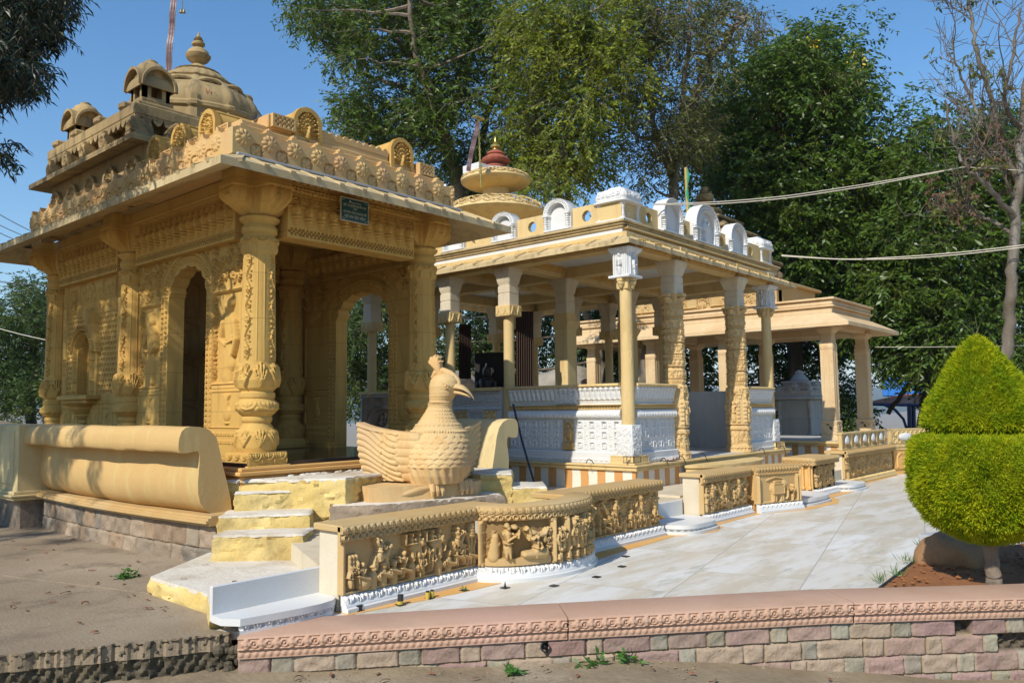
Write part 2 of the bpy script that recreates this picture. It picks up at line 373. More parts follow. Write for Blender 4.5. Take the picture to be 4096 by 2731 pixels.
def dup(o, delta, parent=None):              # a copy of a thing or a part, with copies of what belongs to it
    c = o.copy(); COL.objects.link(c)
    if parent is not None: c.parent = parent; c.matrix_parent_inverse = o.matrix_parent_inverse
    c.location = Vector(o.location) + Vector(delta)
    if o.name in WL: WL[c.name] = tuple(c.location)
    for k in kids(o):
        d = k.copy(); COL.objects.link(d); d.parent = c; d.matrix_parent_inverse = k.matrix_parent_inverse
        for g in kids(k):
            e = g.copy(); COL.objects.link(e); e.parent = d; e.matrix_parent_inverse = g.matrix_parent_inverse
    return c
# ------------------------------------------------------------------ carved relief: height fields laid on real surfaces
class HF:
    def __init__(s, x0, x1, y0, y1, res):
        s.nx = max(2, int(round((x1 - x0) / res)) + 1); s.ny = max(2, int(round((y1 - y0) / res)) + 1)
        s.x = np.linspace(x0, x1, s.nx); s.y = np.linspace(y0, y1, s.ny)
        s.H = np.zeros((s.ny, s.nx)); s.M = np.ones((s.ny - 1, s.nx - 1), bool)
        s.b = (x0, x1, y0, y1)
    def sl(s, xa, xb, ya, yb):
        i0, i1 = np.searchsorted(s.x, [xa, xb]); j0, j1 = np.searchsorted(s.y, [ya, yb])
        i1 = min(i1 + 1, s.nx); j1 = min(j1 + 1, s.ny)
        if i1 <= i0 or j1 <= j0: return None
        return (slice(j0, j1), slice(i0, i1)), s.x[None, i0:i1], s.y[j0:j1, None]
    def _put(s, q, h, mode):
        if mode == 'max': s.H[q] = np.maximum(s.H[q], h)
        elif mode == 'add': s.H[q] = s.H[q] + h
        elif mode == 'min': s.H[q] = np.minimum(s.H[q], h)
    def ell(s, cx, cy, rx, ry, h, rot=0, base=0., p=.5):
        R_ = max(rx, ry); q = s.sl(cx - R_, cx + R_, cy - R_, cy + R_)
        if q is None: return s
        q, X, Y = q; X = X - cx; Y = Y - cy
        if rot: c, d = math.cos(rot), math.sin(rot); X, Y = X * c + Y * d, -X * d + Y * c
        e = 1 - (X / rx) ** 2 - (Y / ry) ** 2
        hh = np.where(e > 0, base + h * np.clip(e, 0, 1) ** p, -9)
        s._put(q, hh, 'max'); return s
    def cap(s, x0, y0, x1, y1, r0, r1, h, base=0.):
        R_ = max(r0, r1); q = s.sl(min(x0, x1) - R_, max(x0, x1) + R_, min(y0, y1) - R_, max(y0, y1) + R_)
        if q is None: return s
        q, X, Y = q; dx, dy = x1 - x0, y1 - y0; L = dx * dx + dy * dy + 1e-12
        tt = np.clip(((X - x0) * dx + (Y - y0) * dy) / L, 0, 1)
        r = r0 + (r1 - r0) * tt; e = 1 - ((X - x0 - tt * dx) ** 2 + (Y - y0 - tt * dy) ** 2) / r ** 2
        s._put(q, np.where(e > 0, base + h * np.sqrt(np.clip(e, 0, 1)), -9), 'max'); return s
    def path(s, pts, r, h, base=0.):
        for (a, b), (c, d) in zip(pts[:-1], pts[1:]): s.cap(a, b, c, d, r, r, h, base)
        return s
    def rect(s, xa, xb, ya, yb, h, mode='max', ed=.004):
        q = s.sl(xa, xb, ya, yb)
        if q is None: return s
        q, X, Y = q
        e = np.minimum(np.minimum(X - xa, xb - X), np.minimum(Y - ya, yb - Y))
        k = np.clip(e / ed, 0, 1)
        if mode == 'min': s._put(q, np.where(e >= 0, h * k, 9), 'min')
        else: s._put(q, np.where(e >= 0, h * k, -9 if mode == 'max' else 0), mode)
        return s
    def ring(s, cx, cy, r, w, h, a0=None, a1=None, base=0.):
        q = s.sl(cx - r - w, cx + r + w, cy - r - w, cy + r + w)
        if q is None: return s
        q, X, Y = q; X = X - cx; Y = Y - cy; d = np.hypot(X, Y)
        e = 1 - ((d - r) / w) ** 2
        ok = e > 0
        if a0 is not None:
            a = np.mod(np.arctan2(Y, X) - a0, 2 * np.pi); ok = ok & (a <= (a1 - a0))
        s._put(q, np.where(ok, base + h * np.sqrt(np.clip(e, 0, 1)), -9), 'max'); return s
    def flower(s, cx, cy, r, n, h, core=.3, base=0., rot=0):
        q = s.sl(cx - r, cx + r, cy - r, cy + r)
        if q is None: return s
        q, X, Y = q; X = X - cx; Y = Y - cy; d = np.hypot(X, Y) / r; a = np.arctan2(Y, X) + rot
        lob = np.abs(np.cos(a * n / 2))
        lim = .72 + .28 * lob ** .6
        hh = np.where(d < lim, base + h * (.45 + .55 * lob ** .7) * np.clip((lim - d) * 5, 0, 1) ** .5, -9)
        hh = np.where(d < core, base + h * (1.0 + .35 * np.sqrt(np.clip(1 - (d / core) ** 2, 0, 1))), hh)
        s._put(q, hh, 'max'); return s
    def row(s, fn, xa, xb, pitch):
        n = max(1, int(round((xb - xa) / pitch))); w = (xb - xa) / n
        for i in range(n): fn(xa + (i + .5) * w, w, i)
        return s
    # --- ornament rows
    def checker(s, xa, xb, ya, yb, sz, d=.02):
        q, X, Y = s.sl(xa, xb, ya, yb); k = (np.floor((X - xa) / sz) + np.floor((Y - ya) / sz)) % 2
        s._put(q, np.where((k > .5) & (X < xb) & (Y < yb) & (X > xa) & (Y > ya), -d, 9), 'min'); return s
    def teeth(s, xa, xb, ya, yb, pitch, h=.012, duty=.6):
        return s.row(lambda c, w, i: s.rect(c - w * duty / 2, c + w * duty / 2, ya, yb, h), xa, xb, pitch)
    def beads(s, xa, xb, y, r, h=None):
        return s.row(lambda c, w, i: s.ell(c, y, r, r, h or r * .8), xa, xb, r * 2.15)
    def scallops(s, xa, xb, ya, yb, pitch, h=.014):
        def f(c, w, i):
            s.ring(c, yb, w * .43, .011, h, np.pi, 2 * np.pi); s.ell(c, yb - w * .16, w * .09, w * .2, h)
            s.ell(c - w * .17, yb - w * .14, w * .07, w * .15, h * .8, .5); s.ell(c + w * .17, yb - w * .14, w * .07, w * .15, h * .8, -.5)
            s.ell(c + w / 2, ya + (yb - ya) * .3, w * .1, (yb - ya) * .3, h)
        return s.row(f, xa, xb, pitch)
    def palmette(s, xa, xb, ya, yb, pitch, h=.014):
        hh = yb - ya
        def f(c, w, i):
            for k in (-2, -1, 0, 1, 2):
                a = k * .5; s.cap(c, ya + hh * .1, c + math.sin(a) * w * .42, ya + hh * (.1 + .8 * math.cos(a * .8)), .006, w * .085, h)
        return s.row(f, xa, xb, pitch)
    def pots(s, xa, xb, ya, yb, pitch, h=.045):
        hh = yb - ya
        def f(c, w, i):
            s.cap(c, ya + hh * .93, c, ya + hh * .72, w * .36, w * .26, h); s.rect(c - w * .36, c + w * .36, ya + hh * .93, yb, h * .8)
            s.rect(c - w * .22, c + w * .22, ya + hh * .62, ya + hh * .7, h * .85)
            for k, (fw, fy) in enumerate(((.33, .5), (.27, .34), (.19, .2), (.09, .08))):
                s.ell(c, ya + hh * fy, w * fw, hh * .1, h * (.95 - .12 * k))
            for k in (-1, 1): s.cap(c + k * w * .12, ya + hh * .72, c + k * w * .2, ya + hh * .93, .008, .012, h * 1.12)
        return s.row(f, xa, xb, pitch)
    def zig(s, xa, xb, ya, yb, pitch, h=.01):
        q, X, Y = s.sl(xa, xb, ya, yb); u = np.abs(((X - xa) / pitch) % 1 - .5) * 2
        s._put(q, np.where((Y - ya) / (yb - ya) < u, h, -9) * np.ones_like(X + Y), 'max'); return s
    def lattice(s, xa, xb, ya, yb, pitch, d=.014):
        q, X, Y = s.sl(xa, xb, ya, yb); u = (X - xa) / pitch; r = np.floor((Y - ya) / (pitch * .87)); u = u + .5 * (r % 2)
        fx = (u % 1) - .5; fy = ((Y - ya) / (pitch * .87) % 1) - .5
        s._put(q, np.where((fx ** 2 + fy ** 2 < .11), -d, 9), 'min'); return s
    def diamond(s, xa, xb, ya, yb, pitch, h=.01):
        q, X, Y = s.sl(xa, xb, ya, yb); u = ((X + Y) / pitch) % 1; v = ((X - Y) / pitch) % 1
        k = np.minimum(np.minimum(u, 1 - u), np.minimum(v, 1 - v)); s._put(q, np.where(k < .16, h, h * .55 * (k > .3)), 'max'); return s
    def vine(s, xa, xb, ya, yb, pitch, h=.014, vert=False):
        ln = (yb - ya) if vert else (xb - xa); wd = (xb - xa) if vert else (yb - ya)
        n = max(1, int(round(ln / pitch))); w = ln / n
        def P(u, v): return (xa + wd * (.5 + v), ya + u) if vert else (xa + u, ya + wd * (.5 + v))
        uu = np.linspace(0, ln, n * 10 + 1); pts = [P(u, .3 * math.sin(u / w * np.pi)) for u in uu]
        s.path(pts, wd * .06, h)
        for i in range(n):
            sg = -1 if i % 2 else 1; c = P((i + .5) * w, -.1 * sg); s.ring(c[0], c[1], wd * .2, wd * .055, h); s.ell(c[0], c[1], wd * .09, wd * .09, h)
            for k in (-1, 1):
                e = P((i + .5 + k * .32) * w, -.26 * sg); s.ell(e[0], e[1], wd * .15, wd * .08, h, .6 * k * sg + (np.pi / 2 if vert else 0))
                e = P((i + .5 + k * .2) * w, .44 * sg); s.ell(e[0], e[1], wd * .1, wd * .06, h * .8, -.6 * k * sg)
        return s
    def foliage(s, xa, xb, ya, yb, size, h=.018, seed=0, keep=None):
        r = np.random.default_rng(seed); n = int((xb - xa) * (yb - ya) / size ** 2 * 1.5)
        for _ in range(n):
            x, y = r.uniform(xa, xb), r.uniform(ya, yb)
            if keep and not keep(x, y): continue
            a = r.uniform(0, 6.28); hh = h * r.uniform(.6, 1.1)
            if r.random() < .45: s.ring(x, y, size * .42, size * .14, hh, a, a + 4.6); s.ell(x, y, size * .16, size * .16, hh)
            else:
                for k in (-.6, 0, .6): s.cap(x, y, x + math.cos(a + k) * size * .8, y + math.sin(a + k) * size * .8, size * .08, size * .17, hh)
        return s
    def vase(s, cx, y0, hh, h=.02):
        s.ell(cx, y0 + hh * .36, hh * .24, hh * .26, h); s.cap(cx, y0 + hh * .55, cx, y0 + hh * .75, hh * .09, hh * .11, h)
        s.ell(cx, y0 + hh * .05, hh * .16, hh * .05, h)
        for k in (-.5, 0, .5): s.cap(cx, y0 + hh * .75, cx + k * hh * .3, y0 + hh * .97, hh * .05, hh * .06, h)
        return s
    # --- carved people and animals
    def person(s, x, y, hh, face=1, kind=0, h=.03, base=0.):
        H = hh; k = face
        s.cap(x - .03 * H, y + .02 * H, x - .05 * H, y + .30 * H, .045 * H, .085 * H, h, base); s.cap(x + .07 * H * k, y + .02 * H, x + .04 * H, y + .30 * H, .045 * H, .085 * H, h, base)
        s.cap(x, y + .20 * H, x, y + .44 * H, .13 * H, .105 * H, h, base); s.cap(x, y + .48 * H, x, y + .70 * H, .085 * H, .125 * H, h * 1.15, base)
        s.ell(x + .02 * H * k, y + .87 * H, .075 * H, .09 * H, h * 1.35, 0, base); s.cap(x, y + .74 * H, x, y + .80 * H, .045 * H, .045 * H, h, base)
        s.ell(x - .02 * H * k, y + .93 * H, .085 * H, .07 * H, h * 1.3, .3 * k, base)
        sh = y + .71 * H
        if kind == 0: arms = (((.13, -.02), (.17, -.22), (.04, -.30)), ((-.13, -.02), (-.18, -.24), (-.12, -.42)))
        elif kind == 1: arms = (((.13, 0), (.26, -.12), (.30, .10)), ((-.12, 0), (-.02, -.20), (.22, -.04)))
        elif kind == 2: arms = (((.12, 0), (.24, .12), (.12, .22)), ((-.13, -.02), (-.20, -.22), (-.06, -.34)))
        else: arms = (((.13, 0), (.20, -.2), (.30, -.06)), ((-.13, 0), (-.20, .14), (-.24, .36)))
        for a, b, c in arms:
            s.cap(x + a[0] * H * k, sh + a[1] * H, x + b[0] * H * k, sh + b[1] * H, .045 * H, .038 * H, h * 1.3, base); s.cap(x + b[0] * H * k, sh + b[1] * H, x + c[0] * H * k, sh + c[1] * H, .038 * H, .03 * H, h * 1.45, base)
        s.path([(x - .12 * H, y + .46 * H), (x, y + .43 * H), (x + .12 * H, y + .46 * H)], .022 * H, h * 1.35, base)
        return s
    def bust(s, x, y, hh, k=1, h=.032, base=0.):
        s.cap(x, y - .1 * hh, x, y + .45 * hh, .24 * hh, .26 * hh, h, base); s.ell(x + .03 * hh * k, y + .80 * hh, .15 * hh, .18 * hh, h * 1.3, 0, base); s.ell(x - .02 * hh * k, y + .92 * hh, .17 * hh, .12 * hh, h * 1.25, .2, base)
        s.cap(x + .2 * hh * k, y + .4 * hh, x + .34 * hh * k, y + .2 * hh, .08 * hh, .07 * hh, h * 1.4, base); s.cap(x + .34 * hh * k, y + .2 * hh, x + .3 * hh * k, y + .5 * hh, .07 * hh, .05 * hh, h * 1.4, base)
        return s
    def elephant(s, x, y, hh, k=1, h=.04, base=0.):
        H = hh
        for a in (-.34, -.2, .16, .28): s.cap(x + a * H * k, y + .05 * H, x + a * .9 * H * k, y + .42 * H, .085 * H, .12 * H, h * .9, base)
        s.ell(x - .05 * H * k, y + .58 * H, .46 * H, .30 * H, h, 0, base); s.ell(x + .40 * H * k, y + .74 * H, .19 * H, .22 * H, h * 1.2, 0, base)
        s.ell(x + .27 * H * k, y + .74 * H, .13 * H, .19 * H, h * 1.45, .2 * k, base)
        s.path([(x + .52 * H * k, y + .68 * H), (x + .57 * H * k, y + .45 * H), (x + .55 * H * k, y + .22 * H), (x + .47 * H * k, y + .12 * H)], .065 * H, h * 1.1, base)
        s.cap(x + .5 * H * k, y + .55 * H, x + .68 * H * k, y + .50 * H, .03 * H, .015 * H, h * 1.3, base)
        return s
    def horse(s, x, y, hh, k=1, h=.04, base=0.):
        H = hh
        for a, b in ((-.33, -.3), (-.26, -.24), (.2, .2), (.34, .26)): s.cap(x + a * H * k, y, x + b * H * k, y + .40 * H, .04 * H, .08 * H, h * .9, base)
        s.ell(x - .02 * H * k, y + .48 * H, .36 * H, .17 * H, h, 0, base); s.cap(x + .24 * H * k, y + .52 * H, x + .42 * H * k, y + .86 * H, .14 * H, .085 * H, h * 1.1, base)
        s.cap(x + .42 * H * k, y + .88 * H, x + .58 * H * k, y + .72 * H, .085 * H, .05 * H, h * 1.25, base); s.cap(x - .34 * H * k, y + .52 * H, x - .42 * H * k, y + .18 * H, .05 * H, .04 * H, h * .9, base)
        return s
    def peacock(s, cx, y0, w, hh, h=.03):
        for ri, n in ((1.0, 13), (.74, 11), (.5, 9)):
            for i in range(n):
                a = np.pi * (i + .5) / n; ex, ey = cx + math.cos(a) * w * .44 * ri, y0 + hh * .3 + math.sin(a) * hh * .62 * ri
                s.cap(cx, y0 + hh * .3, ex, ey, .008, .014, h * .55); s.ell(ex, ey, w * .062, w * .062, h * (1.1 - .2 * ri)); s.ell(ex, ey, w * .03, w * .03, h * 1.2)
        s.ell(cx, y0 + hh * .22, w * .13, hh * .17, h * 1.3); s.cap(cx, y0 + hh * .32, cx + w * .03, y0 + hh * .5, w * .06, w * .045, h * 1.45); s.ell(cx + w * .05, y0 + hh * .52, w * .065, w * .06, h * 1.55)
        s.cap(cx - w * .06, y0, cx - w * .03, y0 + hh * .1, .012, .012, h); s.cap(cx + w * .06, y0, cx + w * .03, y0 + hh * .1, .012, .012, h)
        return s
    def mesh(s, mb, f, solid=0.):
        jj, ii = np.nonzero(s.M); n = s.nx
        q = np.stack([jj * n + ii, jj * n + ii + 1, (jj + 1) * n + ii + 1, (jj + 1) * n + ii], 1)
        X, Y = np.meshgrid(s.x, s.y)
        V = f(X.ravel(), Y.ravel(), s.H.ravel()); V = np.stack(V, 1)
        us, inv = np.unique(q, return_inverse=True); q2 = inv.reshape(-1, 4)
        base = V[us]
        if not solid: mb.add(base, q2); return mb
        B = np.stack(f(X.ravel()[us], Y.ravel()[us], np.full(len(us), -solid)), 1)
        e = np.concatenate([q2[:, [0, 1]], q2[:, [1, 2]], q2[:, [2, 3]], q2[:, [3, 0]]])
        key = e[:, 0] * (len(us) + 1) + e[:, 1]; rk = e[:, 1] * (len(us) + 1) + e[:, 0]
        bd = e[~np.isin(key, rk)]; L = len(us)
        side = np.stack([bd[:, 1], bd[:, 0], bd[:, 0] + L, bd[:, 1] + L], 1)
        mb.add(np.concatenate([base, B]), [q2, q2[:, ::-1] + L, side]); return mb
    def cut(s, fn):                          # open the field where fn is true
        X, Y = np.meshgrid((s.x[1:] + s.x[:-1]) / 2, (s.y[1:] + s.y[:-1]) / 2); s.M &= ~fn(X, Y); return s
def onY(Y): return lambda a, b, h: (a, Y - h, b)               # a face looking towards -Y
def onX(X): return lambda a, b, h: (X - h, -a, b)              # a face looking towards -X (a runs along -Y)
def onXr(X): return lambda a, b, h: (X + h, a, b)              # a face looking towards +X
def onYr(Y): return lambda a, b, h: (-a, Y + h, b)
def round_hf(prof_r, cx, cy):                                  # a turned surface: a is the angle
    def f(a, b, h):
        r = prof_r(b) + h; return (cx + r * np.cos(a), cy + r * np.sin(a), b)
    return f
def smoothprof(pts):
    z = np.array([p[0] for p in pts]); r = np.array([p[1] for p in pts]); return lambda b: np.interp(b, z, r)
# ------------------------------------------------------------------ ground, paving, terrace
def terrain_z(X, Y):
    r = np.hypot(X, Y); b = np.degrees(np.arctan2(Y, X))         # bearing: right edge of view ~18, left edge ~82
    t_ = (X * .725 - Y * .69)
    near = np.interp(t_, [-4, 1.4, 1.9, 3.4, 6], [-.225, -.232, -.285, -.46, -.66])
    left = np.clip((b - 60) / 15, 0, 1)
    rise = np.clip((r - 14) / 16, 0, 1) * 1.75 * left
    drop = -np.clip((r - 34) / 500, 0, 1) ** .8 * 34 * (1 - left) - np.clip((r - 70) / 500, 0, 1) * 20 * left
    fl = np.clip((r - 7) / 5, 0, 1)
    z = near * (1 - fl) + (-.30) * fl + rise + drop
    far = np.clip((r - 1500) / 2500, 0, 1)
    z = z + far * (40 + 28 * np.sin(b * .21) + 14 * np.sin(b * .53 + 1))
    return z
rr = np.concatenate([np.linspace(.4, 12, 70), np.geomspace(12.4, 9000, 70)]); bb = np.linspace(0, 2 * np.pi, 241)
Rg, Bg = np.meshgrid(rr, bb, indexing='ij'); X, Y = Rg * np.cos(Bg), Rg * np.sin(Bg)
Z = terrain_z(X, Y) + .012 * np.sin(X * 5.1 + Y * 2) * np.sin(Y * 4.3 - X) * (Rg < 14)
struct(MB().grid(np.stack([X, Y, Z], -1)).build('ground', 'earth', smooth=180))
bh_ = np.linspace(rad(-60), rad(130), 260); rings = []
for r_, k in ((2200, 0.), (2700, .5), (3100, .85), (3500, 1.), (4300, .6), (5000, -.2)):
    hh = 95 + 34 * np.sin(bh_ * 7.1 + 1.1) + 20 * np.sin(bh_ * 17 + .4) + 9 * np.sin(bh_ * 41); rings.append(np.stack([r_ * np.cos(bh_), r_ * np.sin(bh_), -40 + k * (hh + 40)], 1))
struct(MB().grid(np.array(rings)).build('hills', 'hill_green', smooth=180))
# concrete apron on the left, with a broken mossy edge
def wobble(p0, p1, n, amp, seed):
    r = np.random.default_rng(seed); a = np.array(p0), np.array(p1); t_ = np.linspace(0, 1, n); d = a[1] - a[0]; nrm = np.array([-d[1], d[0]]) / np.linalg.norm(d)
    w = np.convolve(r.normal(0, 1, n + 6), np.ones(4) / 4, 'same')[3:-3] * amp
    return [tuple(a[0] + d * t + nrm * v) for t, v in zip(t_, w)]
edge = wobble((-2.4, 7.85), (1.70, 5.44), 120, .014, 3) + wobble((1.72, 5.43), (2.80, 4.79), 70, .024, 4)
inner = [(2.76, 5.0), (2.95, 5.36), (2.98, 6.3), (3.9, 7.1), (4.3, 7.0), (4.3, 22), (-9, 22), (-9, 9)]
mb = MB(); mb.prism(edge + inner, -.10, .003); ap = mb.build('concrete_apron', 'concrete', smooth=0); struct(ap)
e = np.array(edge); k = len(e); r = np.random.default_rng(5); zs = np.linspace(-.006, -.34, 22)
P = np.zeros((22, k, 3)); nrm = np.array([-.5, -.86])
for i, z in enumerate(zs):
    o_ = .012 * np.sin(np.arange(k) * 1.7 + i) + np.convolve(r.normal(0, .009, k + 4), np.ones(3) / 3, 'same')[2:-2] + (-.05 * (i / 21) if i else .006)
    P[i, :, :2] = e + nrm * o_[:, None]; P[i, :, 2] = z
mb = MB(); mb.grid(P); struct(mb.build('apron_edge', 'mossy_concrete', smooth=60))
# darker strip of ground between apron slab and seat wall
mb = MB(); poly = wobble((2.1, 9.4), (2.98, 6.32), 14, .03, 8) + [(3.9, 7.1), (4.2, 7.0), (4.3, 11), (3.6, 16), (.5, 16)]
mb.prism(poly, -.02, .009); struct(mb.build('cement_path', 'concrete', smooth=0))
def stone_face(a0, a1, z0, z1, bh, bw, cols, mortar, seed, res=.0105):
    h = HF(a0, a1, z0, z1, res); r = np.random.default_rng(seed); tint = np.zeros((h.ny, h.nx, 3)) + np.array(mortar); y = z1
    while y > z0:
        b_ = r.uniform(*bh); x = a0 - r.uniform(0, .2)
        while x < a1:
            w_ = r.uniform(*bw); q = h.sl(x + .008, x + w_ - .008, y - b_ + .008, y - .008)
            if q is not None:
                q, X, Y = q; ee = np.clip(np.minimum(np.minimum(X - x, x + w_ - X), np.minimum(Y - y + b_, y - Y)) / .02, 0, 1) ** .5
                h.H[q] = ee * (.014 + .010 * np.sin(X * r.uniform(10, 30) + r.uniform(0, 6)) * np.sin(Y * r.uniform(20, 40) + r.uniform(0, 6)) + r.uniform(0, .008)) + r.normal(0, .002, h.H[q].shape)
                tint[q] = np.array(cols[r.integers(len(cols))]) * r.uniform(.75, 1.15)
            x += w_
        y -= b_
    return h, tint.reshape(-1, 3)
r = np.random.default_rng(9); mb = MB()
for _ in range(16):
    c = np.array([2.70, 4.86]) * (1 - (u := r.random())) + np.array([2.84, 4.76]) * u; mb.ball((c[0] + r.normal(0, .02), c[1] + r.normal(0, .02), r.uniform(-.26, -.05)), r.uniform(.02, .05), r.uniform(.02, .05), r.uniform(.02, .04), 9, 6)
struct(mb.build('apron_rubble', 'mossy_concrete', smooth=0))
# white marble paving in front of the carved wall
mb = MB(); mb.prism([(2.72, 4.95), (2.95, 4.70), (7.39, 1.20), (9.2, -.5), (24, -.5), (24, 4.9), (7, 4.9)], -.05, 0.0); struct(mb.build('marble_paving', 'marble_floor', smooth=0))
# tan border band that follows the wall foot
bp_ = [(3.55, 4.56), (3.67, 4.55), (4.24, 4.46), (4.58, 4.42), (5.2, 4.40), (5.3, 4.6), (5.9, 4.6), (6.05, 4.36), (6.72, 4.42), (7.9, 4.48), (8.1, 4.36), (8.45, 4.28), (8.8, 4.36), (8.95, 4.5), (10.1, 4.52), (10.3, 4.45), (11.0, 4.16), (11.9, 4.1), (12.4, 4.25), (12.6, 4.42), (13.3, 4.44), (14.0, 4.42), (14.7, 4.50), (14.9, 4.72), (17.3, 4.74), (17.3, 5.0), (3.55, 5.0)]
struct(MB().prism(bp_, -.02, .004).build('border_band', 'sandstone_orange', smooth=0))
# raised terrace behind the wall
mb = MB(); mb.prism([(3.58, 4.92), (24, 4.95), (24, 16), (4.6, 16), (4.6, 7.2)], -.1, .275); struct(mb.build('terrace', 'marble_aged', smooth=0))
mb = MB(); mb.prism([(9.05, 5.05), (12.4, 5.05), (12.4, 5.9), (9.05, 5.9)], .27, .30); struct(mb.build('terrace_step', 'marble_aged', smooth=0))
# soil bed at the right
mb = MB(); n = 30; U, V_ = np.meshgrid(np.linspace(0, 1, n), np.linspace(0, 1, n), indexing='ij')
A_, B_, C_, D_ = (np.array(p) for p in ((6.55, 1.95), (8.6, 2.10), (14.5, -2.2), (8.6, -.9)))
XY = (A_ * (1 - U[..., None]) + B_ * U[..., None]) * (1 - V_[..., None]) + (D_ * (1 - U[..., None]) + C_ * U[..., None]) * V_[..., None]
Z = .012 + .03 * np.sin(XY[..., 0] * 4) * np.sin(XY[..., 1] * 5 + 1) * V_ ** .5 + .05 * V_ + np.random.default_rng(2).normal(0, .006, U.shape)
struct(mb.grid(np.dstack([XY, Z])).build('soil_bed', 'red_soil', smooth=60))
struct(MB().prism([(6.50, 1.99), (8.62, 2.13), (8.62, 2.11), (6.52, 1.955)], -.02, .010).build('bed_gap_shade', 'black_plastic', smooth=0))  # thin black strip added to draw the dark, shadowed gap along the bed
# ------------------------------------------------------------------ front retaining wall: split stone under a pink carved coping
rw = thing('retaining_wall', (4.8, 2.85, -.4), 'low split-stone wall with a pink carved coping along the front of the paving', 'wall')
WA, WB = np.array([2.80, 4.70]), np.array([4.28, 3.24]); WC = np.array([9.4, -1.45])
def tilt(v):
    w = np.array(v, float); w[:, 2] += np.interp(w[:, 0] * .725 - w[:, 1] * .69, [-1.2, .74, 2.65, 4.2, 8], [-.045, .005, .03, .012, 0]); return w
def wall_xy(s_, off):
    L1 = np.linalg.norm(WB - WA); d1 = (WB - WA) / L1; d2 = (WC - WB) / np.linalg.norm(WC - WB); s_ = np.asarray(s_, float)
    p = np.where((s_ < L1)[..., None], WA + d1 * s_[..., None], WB + d2 * (s_ - L1)[..., None])
    n1, n2 = np.array([d1[1], -d1[0]]), np.array([d2[1], -d2[0]]); w = np.clip((s_ - L1 + .1) / .2, 0, 1)[..., None]
    return p - (n1 * (1 - w) + n2 * w) * -1 * np.asarray(off)[..., None] * 1.0
LT = np.linalg.norm(WB - WA) + np.linalg.norm(WC - WB)
def wallmap(a, b, h):
    p = wall_xy(a, h); return p[:, 0], p[:, 1], b
h = HF(0, LT, -.75, -.085, .0095); r = np.random.default_rng(11); tint = np.zeros((h.ny, h.nx, 3)) + np.array([.34, .255, .15]); y = -.085; row = 0
holes = []
while y > -.75:
    bh = r.uniform(.118, .135); x = -r.uniform(0, .2); kk = row
    while x < LT:
        big = (kk % 2 == 0); bw = r.uniform(.25, .33) if big else r.uniform(.11, .15); kk += 1
        q = h.sl(x + .007, x + bw - .007, y - bh + .007, y - .007)
        if q is not None:
            q, X, Y = q; ex = np.minimum(X - x, x + bw - X); ey = np.minimum(Y - y + bh, y - Y); ee = np.clip(np.minimum(ex, ey) / .014, 0, 1) ** .5
            rough_ = .5 + .5 * np.sin(X * r.uniform(15, 40) + r.uniform(0, 6)) * np.sin(Y * r.uniform(30, 70) + r.uniform(0, 6)); gone = r.random() < .018
            if gone: h.H[q] = -.05 + .02 * np.sin(X * 60) * np.sin(Y * 70) + r.normal(0, .004, h.H[q].shape); tint[q] = (.07, .055, .035)
            else:
                h.H[q] = ee * (.010 + .011 * rough_ + r.uniform(0, .006)) + r.normal(0, .0016, h.H[q].shape)
                c = np.array((.315, .205, .175) if big else (.30, .275, .205)) * r.uniform(.8, 1.15) + r.normal(0, .006, 3); c = c if r.random() < .75 else np.array((.37, .28, .20)); tint[q] = c * (1 + r.normal(0, .05, h.H[q].shape)[..., None])
        x += bw
    y -= bh; row += 1
q = h.sl(3.30, 3.44, -.40, -.27)
mb = MB(); h.mesh(mb, wallmap); mb.xf(tilt); mb.build('masonry', 'block_masonry', rw, smooth=40, tint=tint.reshape(-1, 3))
h = HF(.0, LT, .0, 1, .0105)                 # carved edge of the coping: petals and a lattice band above a row of blocks
def coping(s0, s1):
    h = HF(s0, s1, -.088, .045, .0075)
    h.rect(s0, s1, -.035, .045, .012); h.path([(s0, -.03), (s1, -.03)], .006, .02); h.path([(s0, .036), (s1, .036)], .006, .02)
    def f(c, w, i):
        h.flower(c, .003, .034, 4, .016, .28, .012, 0); h.ring(c + w / 2, .003, .02, .007, .012, base=.012); h.ell(c + w / 2, .003, .008, .008, .016, base=.012); h.flower(c, .003, .022, 4, .014, .3, .012, .785)
    h.row(f, s0 + .01, s1 - .01, .092); h.row(lambda c, w, i: h.ell(c, -.062, w * .44, .022, .03, base=-.02, p=.3), s0, s1, .044)
    q, X, Y = h.sl(s0, s1, -.088, -.037); h.H[q] = np.maximum(h.H[q], -.022)
    mb = MB(); h.mesh(mb, lambda a, b, hh: (*wall_xy(a, hh + .035).T, b))
    S_ = np.linspace(s0, s1, max(3, int((s1 - s0) / .1))); pr = [(.047, .04), (.045, .045), (.03, .05), (-.36, .05), (-.37, .045), (-.37, -.09)]
    mb.loft([[(*wall_xy(np.array(s_), np.array(o_)), z) for o_, z in pr] for s_ in S_], closed=False)
    for s_ in (s0, s1): mb.add([(*wall_xy(np.array(s_), np.array(o_)), z) for o_, z in pr + [(.0, -.09)]], [list(range(7)) if s_ == s1 else list(range(6, -1, -1))])
    return mb
L1 = float(np.linalg.norm(WB - WA))
for s0, s1 in ((0.0, L1 - .004), (L1 + .004, L1 + 1.95), (L1 + 1.958, L1 + 4.4), (L1 + 4.408, LT)): coping(s0, s1).xf(tilt).build('coping', 'sandstone_pink', rw, smooth=40)
mb = MB(); S_ = np.array([0., 0.]); mb.prism([tuple(wall_xy(np.array(0.), np.array(o_))) for o_ in (.0, -.36)] + [tuple(wall_xy(np.array(.03), np.array(o_))) for o_ in (-.36, .0)], -.7, -.09); mb.build('end_stones', 'masonry_base', rw)
